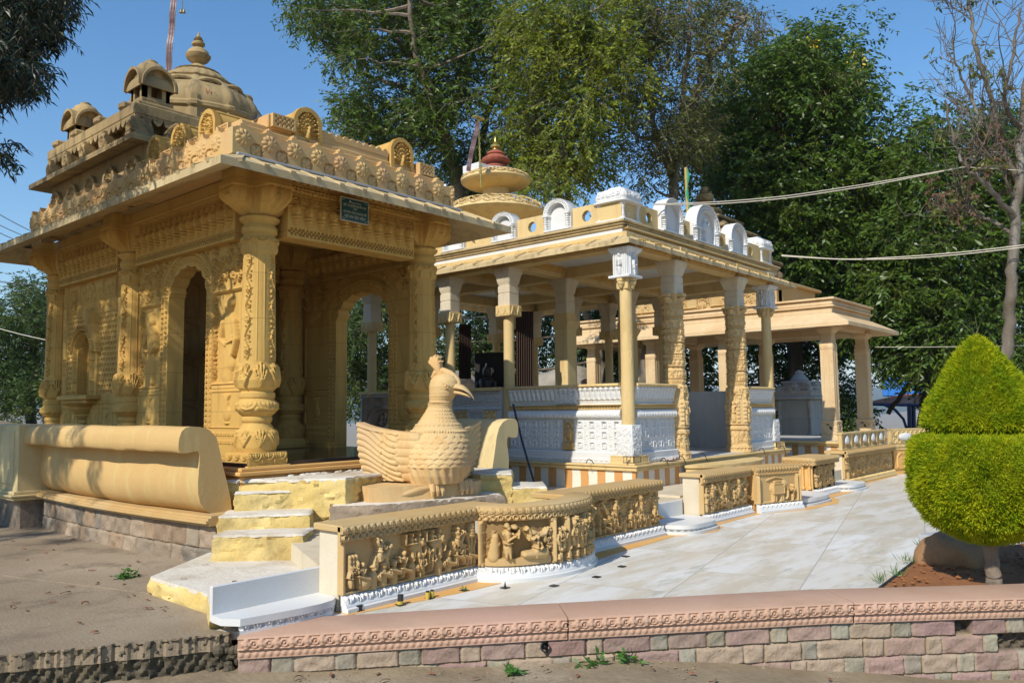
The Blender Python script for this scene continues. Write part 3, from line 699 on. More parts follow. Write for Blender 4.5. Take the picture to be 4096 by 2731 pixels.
for s_, z, r_ in ((2.72, -.335, .045), (1.93, -.125, .03)):
    p = wall_xy(np.array(s_), np.array(.045)); p2 = wall_xy(np.array(s_), np.array(-.2)); mb = MB(); mb.tube([(*p, z), (*p2, z)], r_, 14, cap=False); mb.ball((*wall_xy(np.array(s_), np.array(.0)), z), r_ * .9); mb.build('weep_hole', 'dark_stone', rw)
# ------------------------------------------------------------------ carved boundary wall in front of the terrace
def coping_box(mb, x0, x1, y0, y1, zt=.60): mb.box(x0, x1, y0, y1, zt - .05, zt, .01)
def cop_hf(a0, a1, f, zt=.6):
    h = HF(a0, a1, zt - .115, zt - .004, .0075); e = a0 + .01, a1 - .01
    h.rect(a0, a1, zt - .06, zt - .004, .02); h.row(lambda c, w, i: h.flower(c, zt - .030, .026, 4, .012, .3, .02), *e, .06); h.row(lambda c, w, i: h.cap(c - w * .3, zt - .02, c + w * .3, zt - .04, .008, .008, .012, .02), *e, .06)
    def g(c, w, i): h.ring(c, zt - .085, .020, .0075, .018, base=.004); h.ell(c, zt - .09, .007, .010, .018); h.ell(c + w / 2, zt - .075, .008, .016, .014)
    h.row(g, *e, .062); h.rect(a0, a1, zt - .115, zt - .110, .008); return h.mesh(MB(), f, .03)
def base_hf(a0, a1, f, z0=0., z1=.115):
    h = HF(a0, a1, z0, z1, .0075); H = z1 - z0
    h.H[:] = (.06 * np.clip((z1 - h.y) / (H * .62), 0, 1) ** .8)[:, None]; h.H[h.y < z0 + H * .33] = .075
    def g(c, w, i):
        yc = z0 + H * .66
        for k in (-1, 1): h.cap(c + k * w * .16, yc - H * .2, c + k * w * .30, yc + H * .22, .006, .010, .016, base=.035)
        h.ell(c, yc, w * .12, H * .22, .02, base=.035); h.ring(c + w / 2, yc, w * .17, .006, .012, base=.035)
    h.row(g, a0, a1, .085); return h.mesh(MB(), f, .01)
def procession(h, x0, x1, zb, zt, seed, big=True):
    r = np.random.default_rng(seed); W_ = x1 - x0; Hh = zt - zb
    x = x0 + .04
    if big:
        h.horse(x0 + W_ * .24, zb + Hh * .34, Hh * .52, 1, .035); h.person(x0 + W_ * .22, zb + Hh * .50, Hh * .46, 1, 3, .03, .02)
        for k, u in enumerate((.50, .66)):
            h.elephant(x0 + W_ * u, zb + Hh * .42, Hh * .40, 1, .035); h.rect(x0 + W_ * (u - .10), x0 + W_ * (u + .02), zb + Hh * .72, zb + Hh * .76, .04); h.rect(x0 + W_ * (u - .10), x0 + W_ * (u - .085), zb + Hh * .74, zb + Hh * .95, .04); h.rect(x0 + W_ * (u - .10), x0 + W_ * (u), zb + Hh * .94, zb + Hh * .97, .035); h.bust(x0 + W_ * (u + .015), zb + Hh * .70, Hh * .25, 1, .032); h.bust(x0 + W_ * (u - .04), zb + Hh * .75, Hh * .2, 1, .032)
        h.horse(x0 + W_ * .83, zb + Hh * .36, Hh * .5, 1, .035); h.person(x0 + W_ * .82, zb + Hh * .5, Hh * .44, 1, 1, .03, .02)
        for k in (-.03, .0, .035): h.path([(x0 + W_ * (.945 + k), zb + .02), (x0 + W_ * (.95 + k * .6), zb + Hh * .4), (x0 + W_ * (.955 + k * 1.2), zb + Hh * .68)], .014, .03)
        for k in range(5): h.ell(x0 + W_ * .955, zb + Hh * (.68 + .065 * k), .055 - .006 * k, .02, .04)
        for i in range(3):
            for j in range(4): h.ell(x0 + .03 + i * .028, zb + Hh * (.42 + .085 * j), .014, .02, .03); h.cap(x0 + .03 + i * .028, zb + Hh * (.40 + .085 * j), x0 + .03 + i * .028, zb + Hh * (.36 + .085 * j), .014, .016, .025)
    else:
        for u in (.12, .40, .72):
            if seed % 2: h.horse(x0 + W_ * u, zb + Hh * .30, Hh * .5, 1 if u < .5 else -1, .035)
            else: h.elephant(x0 + W_ * u, zb + Hh * .32, Hh * .42, 1, .035)
            h.person(x0 + W_ * u, zb + Hh * .50, Hh * .44, 1, int(u * 10) % 4, .03, .025)
        h.cap(x0 + W_ * .32, zb + Hh * .62, x0 + W_ * .25, zb + Hh * .93, .03, .012, .04)
        for i in range(int(W_ / .075)): h.bust(x0 + .04 + i * .075, zb + Hh * (.66 + .06 * (i % 3)), Hh * .20, 1, .025)
    n = int(W_ / .10)
    for i in range(n):
        xx = x0 + .05 + (i + r.uniform(-.15, .15)) * (W_ - .1) / n; hh = Hh * r.uniform(.36, .46); yb = zb + .005 + r.uniform(0, .03)
        if r.random() < .4: h.bust(xx, yb, Hh * r.uniform(.32, .42), 1 if r.random() < .6 else -1, .032)
        else: h.person(xx, yb, hh * r.uniform(1.1, 1.35), 1 if r.random() < .6 else -1, int(r.integers(0, 4)), .036)
        if r.random() < .4:
            h.cap(xx + .05, yb + hh * .55, xx + .15, yb + hh * .5 - .03, .008, .022, .055)
        if r.random() < .3: h.cap(xx - .03, yb, xx - .04, yb + hh * 1.15, .006, .006, .04); h.ell(xx - .042, yb + hh * 1.18, .018, .032, .045)
    h.ell(x0 + .16, zb + .045, .06, .055, .05)
def wall_seg(x0, x1, yf, label, seed, big, end_l=True):
    w = thing('carved_wall', ((x0 + x1) / 2, yf + .15, 0), label, 'carved wall')
    h = HF(x0, x1, .115, .49, .0055); h.H[:] = -.02; h.rect(x0, x1, .115, .135, .012); h.rect(x0, x0 + .03, .115, .49, .012); procession(h, x0 + .03, x1 - .02, .13, .485, seed, big)
    mb = MB(); h.mesh(mb, onY(yf + .03), .05); mb.build('relief_panel', 'sandstone_carved', w, smooth=60)
    mb = MB(); mb.box(x0 + .003, x1 - .003, yf + .075, yf + .30, .0, .55, .006); mb.build('core', 'marble_aged', w)
    mb = MB(); mb.box(x0 - .03, x1 + .03, yf - .005, yf + .33, .55, .60, .008); mb.merge(cop_hf(x0 - .03, x1 + .03, onY(yf + .01))); mb.build('coping', 'sandstone_carved', w)
    base_hf(x0, x1, onY(yf + .03)).build('base_moulding', 'marble_white', w, smooth=50); return w
wall_seg(3.56, 4.94, 4.63, 'long carved wall panel of a procession with elephants, left of the curved bay', 3, True)
wall_seg(6.32, 7.90, 4.63, 'carved wall panel half in shadow, right of the curved bay', 5, False)
wall_seg(8.88, 10.16, 4.62, 'carved wall panel with a chariot between two white steps, left of the elephant panel', 8, False)
# curved bay
bay = thing('carved_wall', (5.62, 4.5, 0), 'curved bulging wall bay with a conch blower and slender columns', 'carved wall')
BC, BX, BY = (5.62, 4.66), .69, .44; TL = np.linspace(np.pi, 2 * np.pi, 400); bx_, by_ = BC[0] + BX * np.cos(TL), BC[1] + BY * np.sin(TL)
sl_ = np.concatenate([[0], np.cumsum(np.hypot(np.diff(bx_), np.diff(by_)))]); BL = sl_[-1]
def onBay(off):
    def f(a, b, h):
        th = np.interp(a, sl_, TL); nx, ny = np.cos(th) / BX, np.sin(th) / BY; q = np.hypot(nx, ny)
        return BC[0] + BX * np.cos(th) + nx / q * (h + off), BC[1] + BY * np.sin(th) + ny / q * (h + off), b
    return f
h = HF(0, BL, .115, .49, .0055); h.H[:] = -.03
for x in (.06, .70, .86, BL - .06):
    h.cap(x, .14, x, .46, .020, .018, .05); h.rect(x - .028, x + .028, .46, .49, .03); h.rect(x - .028, x + .028, .115, .145, .03)
    for z in (.2, .3, .38): h.rect(x - .024, x + .024, z, z + .012, .032)
h.rect(.09, .67, .12, .185, .015); h.person(.28, .185, .285, 1, 1, .06); h.cap(.16, .20, .18, .36, .05, .03, .035); h.ell(.335, .435, .03, .02, .065)
h.person(.52, .175, .19, -1, 2, .055); h.cap(.42, .21, .60, .21, .03, .045, .055); h.horse(.50, .32, .12, -1, .03); h.horse(.58, .30, .12, 1, .03); h.foliage(.12, .2, .2, .4, .03, .03, 4); h.foliage(.6, .67, .2, .4, .03, .03, 5)
for i, (x, z, hh) in enumerate(((.745, .21, .2), (.80, .20, .21), (.92, .23, .2), (.98, .21, .22), (1.05, .2, .24), (1.12, .22, .22), (1.0, .34, .12), (.94, .36, .11), (1.2, .36, .12))): h.person(x, z, hh, -1 if i % 2 else 1, i % 4, .05)
h.ring(1.2, .42, .06, .012, .03); h.rect(1.1, 1.3, .33, .345, .04)
for i in range(6): h.bust(.76 + i * .11, .125, .12, -1, .05)
mb = MB(); h.mesh(mb, onBay(0), .03); mb.build('relief_panel', 'sandstone_carved', bay, smooth=60)
mb = MB(); cop_hf(0, BL, onBay(.0)).build('coping', 'sandstone_carved', bay)
th = np.linspace(np.pi, 2 * np.pi, 40); ring_ = lambda o, z: [(BC[0] + (BX + o) * math.cos(a), BC[1] + (BY + o) * math.sin(a), z) for a in th]
mb = MB(); mb.loft([ring_(.018, .55), ring_(.018, .598), ring_(.010, .603), ring_(-.24, .603), ring_(-.24, .55)], closed=False)
mb.box(6.02, 6.35, 4.56, 4.96, .552, .602, .008); mb.box(4.90, 5.2, 4.60, 4.95, .551, .601, .008); mb.build('coping_top', 'sandstone_carved', bay)
mb = MB(); mb.loft([ring_(-.04, .0), ring_(-.04, .55), ring_(-.22, .55), ring_(-.22, .0)], closed=False); mb.build('core', 'marble_aged', bay)
base_hf(0, BL, onBay(-.005)).build('base_moulding', 'marble_white', bay, smooth=50)
# white rounded steps between the wall panels, each with a carved edge
def round_step(x0, x1, yb, dep, label, riser=True, zt=.105, xr=None, lead=.5):
    s_ = thing('threshold_step', ((x0 + x1) / 2, yb, 0), label, 'step'); c = (x0 + x1) / 2; hw = (x1 - x0) / 2
    th = np.linspace(np.pi, 2 * np.pi, 60); q = lambda o: [(c + (hw + o) * np.sign(math.cos(a)) * abs(math.cos(a)) ** lead, yb + (dep + o) * -abs(math.sin(a)) ** .8) for a in th]
    P = np.array(q(0)); mb = MB(); mb.prism([tuple(p) for p in q(.0)] + [(x1, yb + .1), (x0, yb + .1)], zt - .045, zt); mb.prism([tuple(p) for p in q(.03)], .0, .035); mb.build('tread', 'marble_white', s_)
    sl2 = np.concatenate([[0], np.cumsum(np.hypot(*np.diff(P, axis=0).T))]); nn = np.gradient(P, axis=0); nn = np.stack([nn[:, 1], -nn[:, 0]], 1); nn /= np.linalg.norm(nn, axis=1)[:, None] + 1e-9
    def f(a, b, h):
        return np.interp(a, sl2, P[:, 0]) + np.interp(a, sl2, nn[:, 0]) * (h - .035), np.interp(a, sl2, P[:, 1]) + np.interp(a, sl2, nn[:, 1]) * (h - .035), b
    h = HF(0, sl2[-1], .03, zt - .04, .0075)
    def g(cc, w, i):
        for k in (-1, 1): h.cap(cc + k * w * .2, .038, cc + k * w * .32, zt - .05, .007, .010, .026)
        h.ell(cc, (zt - .01) / 2, w * .16, .02, .03)
    h.row(g, 0, sl2[-1], .08); mb = MB(); h.mesh(mb, f); mb.build('carved_edge', 'marble_white', s_, smooth=60)
    if riser: MB().box(x0 + .02, x1 - .02, yb + .02, yb + .055, zt - .01, .285, .005).build('riser', 'marble_white', s_)
    return s_
s0 = thing('threshold_step', (3.1, 4.9, 0), 'white marble step with an upright slab at the left end of the carved wall', 'step')
MB().box(2.735, 3.575, 4.925, 4.955, .06, .285, .006).build('riser', 'marble_white', s0)
P0 = [(2.80, 4.69), (3.0, 4.655), (3.2, 4.63), (3.36, 4.625), (3.48, 4.65), (3.54, 4.70), (3.56, 4.78), (3.56, 4.95), (2.74, 4.95), (2.73, 4.80)]
mb = MB(); mb.prism(P0, .06, .105); mb.build('tread', 'marble_white', s0)
P = np.array(P0[:7]); sl2 = np.concatenate([[0], np.cumsum(np.hypot(*np.diff(P, axis=0).T))]); nn = np.gradient(P, axis=0); nn = np.stack([nn[:, 1], -nn[:, 0]], 1); nn /= np.linalg.norm(nn, axis=1)[:, None]
h = HF(0, sl2[-1], 0, .065, .0075); h.H[h.y < .03] = .02
h.row(lambda c, w, i: (h.cap(c - w * .2, .035, c - w * .3, .06, .007, .01, .026), h.cap(c + w * .2, .035, c + w * .3, .06, .007, .01, .026), h.ell(c, .05, w * .15, .018, .03)), 0, sl2[-1], .08)
mb = MB(); h.mesh(mb, lambda a, b, hh: (np.interp(a, sl2, P[:, 0]) + np.interp(a, sl2, nn[:, 0]) * (hh - .03), np.interp(a, sl2, P[:, 1]) + np.interp(a, sl2, nn[:, 1]) * (hh - .03), b)); mb.build('carved_edge', 'marble_white', s0, smooth=60)
round_step(7.93, 8.86, 4.88, .52, 'rounded white marble step between the shaded panel and the chariot panel')
round_step(11.02, 12.42, 4.95, .68, 'rounded white marble step right of the elephant panel')
round_step(13.48, 14.52, 4.98, .55, 'rounded white marble step beside the far railing')
# elephant panel
ew = thing('carved_wall', (10.6, 4.5, 0), 'short angled wall panel carved with one caparisoned elephant', 'carved wall')
EA, EB = np.array([10.20, 4.56]), np.array([11.02, 4.30]); EL = float(np.linalg.norm(EB - EA)); ed = (EB - EA) / EL; en = np.array([ed[1], -ed[0]])
def onE(off): return lambda a, b, h: (EA[0] + ed[0] * a + en[0] * (h + off), EA[1] + ed[1] * a + en[1] * (h + off), b)
h = HF(0, EL, .115, .49, .006); h.elephant(.40, .13, .30, 1, .05); h.rect(.28, .48, .24, .37, .055); h.path([(.28, .24), (.48, .24), (.48, .37), (.28, .37), (.28, .24)], .008, .065); h.rect(.32, .46, .38, .41, .04); h.path([(.2, .42), (.36, .455), (.54, .42)], .012, .02)
for x in (.025, EL - .08, EL - .03): h.cap(x, .13, x, .47, .018, .016, .045)
h.person(.68, .13, .22, -1, 1, .045); h.rect(0, EL, .115, .14, .03); mb = MB(); h.mesh(mb, onE(0), .05); mb.build('relief_panel', 'sandstone_carved', ew, smooth=60)
mb = MB(); mb.prism([tuple(EA - en * .05), tuple(EB - en * .05), tuple(EB - en * .3), tuple(EA - en * .3)], 0, .55); mb.build('core', 'sandstone_orange', ew)
mb = MB(); mb.prism([tuple(EA + en * .02), tuple(EB + en * .02 + ed * .03), tuple(EB - en * .33 + ed * .03), tuple(EA - en * .33)], .55, .601); mb.merge(cop_hf(0, EL, onE(0))); mb.build('coping', 'sandstone_carved', ew); base_hf(0, EL, onE(0)).build('base_moulding', 'marble_white', ew, smooth=50)
# block with a plain side and slender colonnettes
pw = thing('carved_wall', (12.95, 4.8, 0), 'carved wall block with a plain left side and twin colonnettes, before the far railing', 'carved wall')
mb = MB(); mb.box(12.46, 13.42, 4.66, 5.05, .0, .55, .006)
for y in (4.70, 4.80): mb.lathe([(.03, .12), (.03, .15), (.02, .16), (.022, .5), (.032, .52), (.032, .545)], (12.44, y, 0), 12)
mb.build('core', 'sandstone_orange', pw)
h = HF(12.5, 13.44, .115, .49, .007); procession(h, 12.52, 13.42, .13, .485, 9, False); mb = MB(); h.mesh(mb, onY(4.66), .03); mb.build('relief_panel', 'sandstone_carved', pw, smooth=60)
mb = MB(); mb.box(12.38, 13.48, 4.59, 5.1, .55, .602, .008); mb.merge(cop_hf(12.38, 13.48, onY(4.605))); mb.merge(cop_hf(-5.1, -4.6, onX(12.395))); mb.build('coping', 'sandstone_carved', pw); base_hf(12.46, 13.44, onY(4.65)).build('base_moulding', 'marble_white', pw, smooth=50)
# far railing with white drop ornaments
rl = thing('railing_wall', (16, 4.95, 0), 'far carved wall carrying a lattice railing with white drop ornaments', 'wall')
h = HF(14.56, 17.35, .115, .49, .009); procession(h, 14.75, 17.3, .13, .485, 7, False); h.path([(14.68, .12), (14.66, .45)], .04, .04); h.foliage(14.58, 14.8, .25, .48, .05, .05, 3); mb = MB(); h.mesh(mb, onY(4.87), .04); mb.build('relief_panel', 'sandstone_carved', rl, smooth=60)
mb = MB(); mb.box(14.57, 17.35, 4.91, 5.12, 0, .55, .006); mb.build('core', 'marble_aged', rl)
mb = MB(); mb.box(14.5, 17.38, 4.80, 5.2, .55, .602, .008); mb.merge(cop_hf(14.5, 17.38, onY(4.815))); mb.build('coping', 'sandstone_carved', rl); base_hf(14.56, 17.35, onY(4.86)).build('base_moulding', 'sandstone_pale', rl, smooth=50)
mb = MB()
for i in range(6): x = 14.74 + i * .50; mb.box(x - .03, x + .03, 4.95, 5.01, .6, .905, .006)
mb.box(14.7, 17.3, 4.94, 5.02, .88, .915, .006); mb.box(14.7, 17.3, 4.945, 5.015, .602, .63, .006); h = HF(14.74, 17.24, .63, .88, .009); h.lattice(14.75, 17.23, .635, .875, .045, .02); h.mesh(mb, onY(4.965), .02); mb.build('rail_lattice', 'sandstone_pale', rl)
for i in range(5):
    x = 14.99 + i * .50; mb = MB(); mb.loft([[(x + .11 * r_ * math.cos(a), 4.955 - .03 * math.sqrt(max(0, 1 - r_ * r_)), .755 + .085 * r_ * math.sin(a) * (1 + .3 * math.sin(a))) for a in np.linspace(0, 6.28, 20, endpoint=False)] for r_ in (1.0, .8, .5, .1)]); mb.build('drop_ornament', 'marble_white', rl)
fa = thing('railing_wall', (18.1, 4.7, 0), 'angled carved wall with a lattice railing and one large white eye ornament, behind the topiary', 'wall')
FA, FB = np.array([17.40, 4.84]), np.array([18.75, 4.30]); FL = float(np.linalg.norm(FB - FA)); fd = (FB - FA) / FL; fn = np.array([fd[1], -fd[0]])
def onF(off): return lambda a, b, h: (FA[0] + fd[0] * a + fn[0] * (h + off), FA[1] + fd[1] * a + fn[1] * (h + off), b)
quad = lambda o0, o1: [tuple(FA + fn * o0), tuple(FB + fn * o0), tuple(FB - fn * o1), tuple(FA - fn * o1)]
h = HF(0, FL, .115, .49, .009); h.path([(.1, .15), (.1, .36), (.2, .43), (.3, .36), (.3, .15)], .012, .02); h.foliage(.4, FL, .15, .45, .08, .05, 2); h.mesh(mb := MB(), onF(0), .03); mb.prism(quad(-.03, .25), 0, .55); mb.build('panel', 'sandstone_orange', fa, smooth=60)
mb = MB(); mb.prism(quad(.03, .3), .55, .602); mb.merge(cop_hf(0, FL, onF(0))); mb.prism(quad(-.08, .14), .88, .915); mb.prism([tuple(FA - fn * .06), tuple(FA + fd * .06 - fn * .06), tuple(FA + fd * .06 - fn * .13), tuple(FA - fn * .13)], .6, .88)
h = HF(.05, FL, .602, .88, .009); h.row(lambda c, w, i: h.ring(c, .67, .05, .012, .02), .08, FL, .14); h.row(lambda c, w, i: h.ring(c, .81, .05, .012, .02), .08, FL, .14); h.diamond(.06, FL, .61, .87, .06, .008); h.mesh(mb, onF(-.09), .03); mb.build('coping', 'sandstone_pale', fa)
mb = MB(); c = FA + fd * .48 - fn * .075; rings = []
for r_ in (1., .8, .5, .1): rings.append([(c[0] + fd[0] * .19 * r_ * math.cos(a) * (1 if abs(math.cos(a)) < .8 else 1.15) + fn[0] * .035 * math.sqrt(1 - r_ * r_ + 1e-6), c[1] + fd[1] * .19 * r_ * math.cos(a) * (1 if abs(math.cos(a)) < .8 else 1.15) + fn[1] * .035 * math.sqrt(1 - r_ * r_ + 1e-6), .745 + .085 * r_ * math.sin(a)) for a in np.linspace(0, 6.28, 24, endpoint=False)])
mb.loft(rings); mb.build('eye_ornament', 'marble_white', fa)
# ------------------------------------------------------------------ the corner shrine (drawn in its own units, see SA)
sh = thing('shrine', sA((7.0, 12.3, .40)), 'ochre carved sandstone shrine with a ribbed grey-brown dome and wide sloping eaves', 'shrine')
def pa(mb, name, mat, parent=None, **k): return mb.scaled().build(name, mat, parent or sh, **k)
OCH = 'sandstone_ochre'
mb = MB(); mb.box(5.22, 8.95, 8.78, 16.1, -.1, .64, .02); mb.box(5.16, 9.0, 8.72, 16.2, .64, .69, .012); mb.box(5.2, 8.97, 8.75, 16.15, .69, .735, .01)
pa(mb, 'plinth', 'sandstone_orange')
pa(MB().box(5.3, 8.9, 8.84, 16.0, .735, .785, .006), 'floor', 'black_granite')
# --- columns
CP = [(.905, .235), (.965, .250), (1.08, .250), (1.16, .235), (1.21, .20), (1.265, .166), (1.29, .188), (1.335, .188), (1.35, .175), (1.38, .215), (1.44, .258), (1.51, .252), (1.565, .205), (1.59, .22), (1.64, .22), (1.655, .19), (1.70, .232), (1.80, .258), (1.90, .245), (1.985, .228), (2.0, .215), (3.40, .19), (3.42, .205), (3.58, .220), (3.635, .20), (3.66, .192), (3.68, .222), (3.75, .222), (3.775, .195), (3.80, .195), (3.83, .235), (3.87, .245), (3.90, .20), (3.93, .22)]
R0 = .22
def shaft_at(cx, cy):
    L = 2 * np.pi * R0; h = HF(0, L, .905, 3.93, .0105)
    h.palmette(0, L, .95, 1.2, L / 8, .026); h.palmette(0, L, 1.68, 2.04, L / 8, .036); h.scallops(0, L, 3.40, 3.62, L / 8, .028)
    h.beads(0, L, 1.49, .011); h.beads(0, L, 1.41, .011); h.scallops(0, L, 1.385, 1.53, L / 6, .014)
    for k in range(8):
        x = (k + .5) * L / 8
        if k % 2 == 0: h.vine(x - .055, x + .055, 2.06, 3.40, .19, .028, vert=True)
        else:
            for d in (-.05, .05): h.cap(x + d, 2.05, x + d * .9, 3.4, .006, .006, .008)
    h.palmette(0, L, 3.82, 3.89, L / 12, .01)
    mb = MB(); f = smoothprof(CP)
    h.mesh(mb, lambda a, b, hh: (cx + (f(b) + hh) * np.cos(a / R0), cy + (f(b) + hh) * np.sin(a / R0), b)); return mb
def cross_r(th, L, w):
    c, s_ = np.abs(np.cos(th)) + 1e-6, np.abs(np.sin(th)) + 1e-6
    return np.maximum(np.minimum(L / c, w / s_), np.minimum(L / s_, w / c))
def capital_at(cx, cy):
    mb = MB(); th = np.arange(128) / 128 * 2 * np.pi; X = cross_r(th, .47, .2)
    X = (np.roll(X, 1) + X + np.roll(X, -1) + np.roll(X, 2) + np.roll(X, -2)) / 5
    rings = []
    for z, t_, rib in ((3.90, 0, 0), (3.93, .10, .3), (3.97, .38, 1), (4.02, .70, 1), (4.07, .92, 1), (4.12, 1.02, 1), (4.17, 1.04, .8), (4.205, .98, .3), (4.21, 1.06, 0), (4.235, 1.08, 0), (4.24, 1.0, 0), (4.28, 1.0, 0), (4.285, .94, 0), (4.46, .94, 0)):
        r = (.215 * (1 - t_) + X * t_) * (1 + .055 * rib * np.cos(24 * th) + .02 * rib * np.cos(48 * th)); rings.append(np.stack([cx + r * np.cos(th), cy + r * np.sin(th), np.full(128, z)], 1))
    mb.loft(rings); return mb
def pedestal_at(cx, cy):
    mb = MB(); mb.box(cx - .33, cx + .33, cy - .33, cy + .33, .667, .70, .01); mb.box(cx - .305, cx + .305, cy - .305, cy + .305, .70, .75, .01); mb.box(cx - .27, cx + .27, cy - .27, cy + .27, .75, .905, .008)
    for f, a in ((onY(cy - .272), cx), (onX(cx - .272), -cy), (onXr(cx + .272), cy)):
        h = HF(a - .265, a + .265, .755, .90, .009); h.scallops(a - .26, a + .26, .76, .89, .175, .016); h.mesh(mb, f, .01)
    return mb
col0 = pa(shaft_at(5.61, 9.09), 'column', OCH, smooth=60)
pa(capital_at(5.61, 9.09), 'capital', OCH, col0, smooth=30); pa(pedestal_at(5.61, 9.09), 'pedestal', OCH, col0)
for x, y in ((8.43, 9.09), (5.61, 12.62), (8.20, 12.25), (5.61, 15.6), (8.43, 15.6)):
    dup(col0, ((x - 5.61) * SA, (y - 9.09) * SA, 0), sh)
# --- carved friezes over the openings
def frieze(a0, a1, f, z0=3.65, solid=.3, pitch=.195):
    h = HF(a0, a1, z0, 4.46, .0105); e = a0 + .02, a1 - .02
    h.checker(*e, z0 + .04, z0 + .13, .03, .04); h.pots(*e, z0 + .15, z0 + .40, pitch, .085); h.rect(a0, a1, z0 + .405, z0 + .43, .03)
    h.scallops(*e, z0 + .435, z0 + .555, .16, .035); h.rect(a0, a1, z0 + .56, z0 + .575, .024)
    h.row(lambda c, w, i: h.flower(c, z0 + .625, w * .5, 4, .03), *e, .07); h.row(lambda c, w, i: h.flower(c + w / 2, z0 + .665, w * .5, 4, .03), *e, .06); h.rect(a0, a1, z0 + .70, z0 + .715, .02); h.zig(*e, z0 + .72, z0 + .79, .11, .02)
    return h.mesh(MB(), f, solid)
pa(frieze(5.86, 8.05, onY(8.84)), 'frieze', OCH)
pa(frieze(-12.3, -9.45, onX(5.47)), 'frieze', OCH)
pa(frieze(-15.3, -12.95, onX(5.47)), 'frieze', OCH)
pa(frieze(-11.95, -9.4, onX(8.33)), 'frieze', OCH)
pa(frieze(5.95, 7.9, onY(12.15)), 'frieze', OCH)
mb = MB(); mb.box(5.40, 8.62, 8.86, 9.25, 4.27, 4.46, .01); mb.box(5.40, 5.8, 9.2, 15.9, 4.28, 4.46, .01)
for y in (9.9, 10.7, 11.5): mb.box(5.8, 8.3, y - .08, y + .08, 4.2, 4.42, .01)
pa(mb, 'beam', OCH)
# --- walls
def ring_teeth(h, cx, cz, rx, rz, n, sz, hh):
    for i in range(n):
        a = np.pi * (i + .5) / n; h.ell(cx + math.cos(a) * rx, cz + math.sin(a) * rz, sz, sz, hh)
def arch_wall(a0, a1, ac, hw, spring, rise, z0, z1, f, solid, seed, figures=True):
    h = HF(a0, a1, z0, z1, .0105)
    def op(X, Y):
        u = (X - ac) / hw; v = (Y - spring) / rise; th = np.arctan2(v, u); s_ = 1 - .07 * np.abs(np.sin(th * 8.0))
        return ((Y < spring) & (np.abs(u) < 1)) | ((Y >= spring) & (u * u + v * v < s_ * s_))
    for k in (-1, 1):
        x = ac + k * (hw + .06)
        for q in (0, .11): h.row(lambda c, w, i: h.rect(x + k * q - .018, x + k * q + .018, c - w * .32, c + w * .32, .028), z0 + .1, spring, .075)
        h.cap(x + k * .055, z0 + .05, x + k * .055, spring, .012, .012, .014)
    for m_, (g, n_, sz, hh) in enumerate(((.05, 30, .022, .028), (.115, 26, .026, .034))): ring_teeth(h, ac, spring, hw + g, rise + g, n_, sz, hh)
    for g, w in ((.175, .028), (.225, .014)):
        th = np.linspace(0, np.pi, 40); h.path([(ac + (hw + g) * math.cos(a), spring + (rise + g) * math.sin(a)) for a in th], w, .03)
    out = lambda x, y: ((x - ac) / (hw + .28)) ** 2 + (max(y - spring, 0) / (rise + .28)) ** 2 > 1
    if seed % 2: h.foliage(a0 + .06, a1 - .06, spring + .05, z1 - .03, .085, .045, seed, out)
    else:
        for k in (-1, 1):
            e = ac + k * (hw + .05)
            for i in range(5):
                t_ = i / 4; cx_, cz_ = ac + k * (hw + .72 - .62 * t_), spring + .12 + .52 * t_ ** 1.5
                h.ell(cx_, cz_, .13, .11, .03)
        h.foliage(a0 + .03, a1 - .03, spring + .2, z1 - .02, .08, .05, seed, lambda x, y: abs(x - ac) > hw * .75 and (y - spring) > .25 + .25 * (1 - (abs(x - ac) - hw) / .7))
    for k, (b0, b1) in ((-1, (a0 + .05, ac - hw - .19)), (1, (ac + hw + .19, a1 - .05))):
        if b1 - b0 < .18: continue
        c = (b0 + b1) / 2; w = b1 - b0
        h.path([(b0, 1.78), (b0, spring - .05), (b1, spring - .05), (b1, 1.78), (b0, 1.78)], .012, .018)
        if figures:
            h.rect(b0 + .02, b1 - .02, 1.80, spring - .08, -.03, 'min')
            h.person(c, 1.84, spring - 1.98, -k, 0, .055, -.03); h.cap(c - .05, 1.86, c + .05, 2.4, .12, .07, .05, -.03)
            h.vine(b0 + .01, b0 + .09, 1.84, spring - .1, .2, .02, True)
        h.path([(b0, 1.20), (b0, 1.68), (b1, 1.68), (b1, 1.20), (b0, 1.20)], .010, .016); h.vase(c, 1.24, .40, .03)
        h.beads(b0, b1, 1.73, .014); h.teeth(b0, b1, 1.09, 1.14, .06, .014); h.teeth(b0, b1, .98, 1.04, .06, .014)
    h.cut(op); return h.mesh(MB(), f, solid)
pa(arch_wall(-12.42, -9.32, -10.93, .545, 3.08, .43, .78, 3.66, onX(5.60), .24, 3), 'arched_wall', OCH)
pa(arch_wall(-12.15, -9.32, -10.55, .69, 2.95, .44, .78, 3.66, onX(8.43), .24, 4, False), 'arched_wall', OCH)
# window bay
h = HF(-15.42, -12.88, .78, 3.66, .0115); wc = -14.33
h.lattice(-15.3, -13.0, 1.72, 3.0, .10, .034)
for b0, b1 in ((-15.36, -15.14), (-13.16, -12.94)):
    h.rect(b0, b1, 1.66, 3.6, .016)
    h.lattice(b0 + .03, b1 - .03, 1.9, 3.55, .06, .0)
    for z in (1.75, 2.35, 2.95): h.rect(b0 + .03, b1 - .03, z, z + .32, .028)
h.rect(-15.1, -13.2, 3.06, 3.6, .02); h.rect(-15.06, -14.75, 3.1, 3.56, -.005, 'min'); h.foliage(-15.0, -13.3, 3.1, 3.56, .07, .04, 8)
for k in np.linspace(-15.1, -13.2, 5): h.cap(k, 3.06, k, 3.6, .014, .014, .045)
for i, k in enumerate(np.linspace(-15.2, -13.1, 6)): h.path([(k - .15, .95), (k - .15, 1.5), (k + .15, 1.5), (k + .15, .95)], .01, .016); h.vase(k, 1.0, .42, .025)
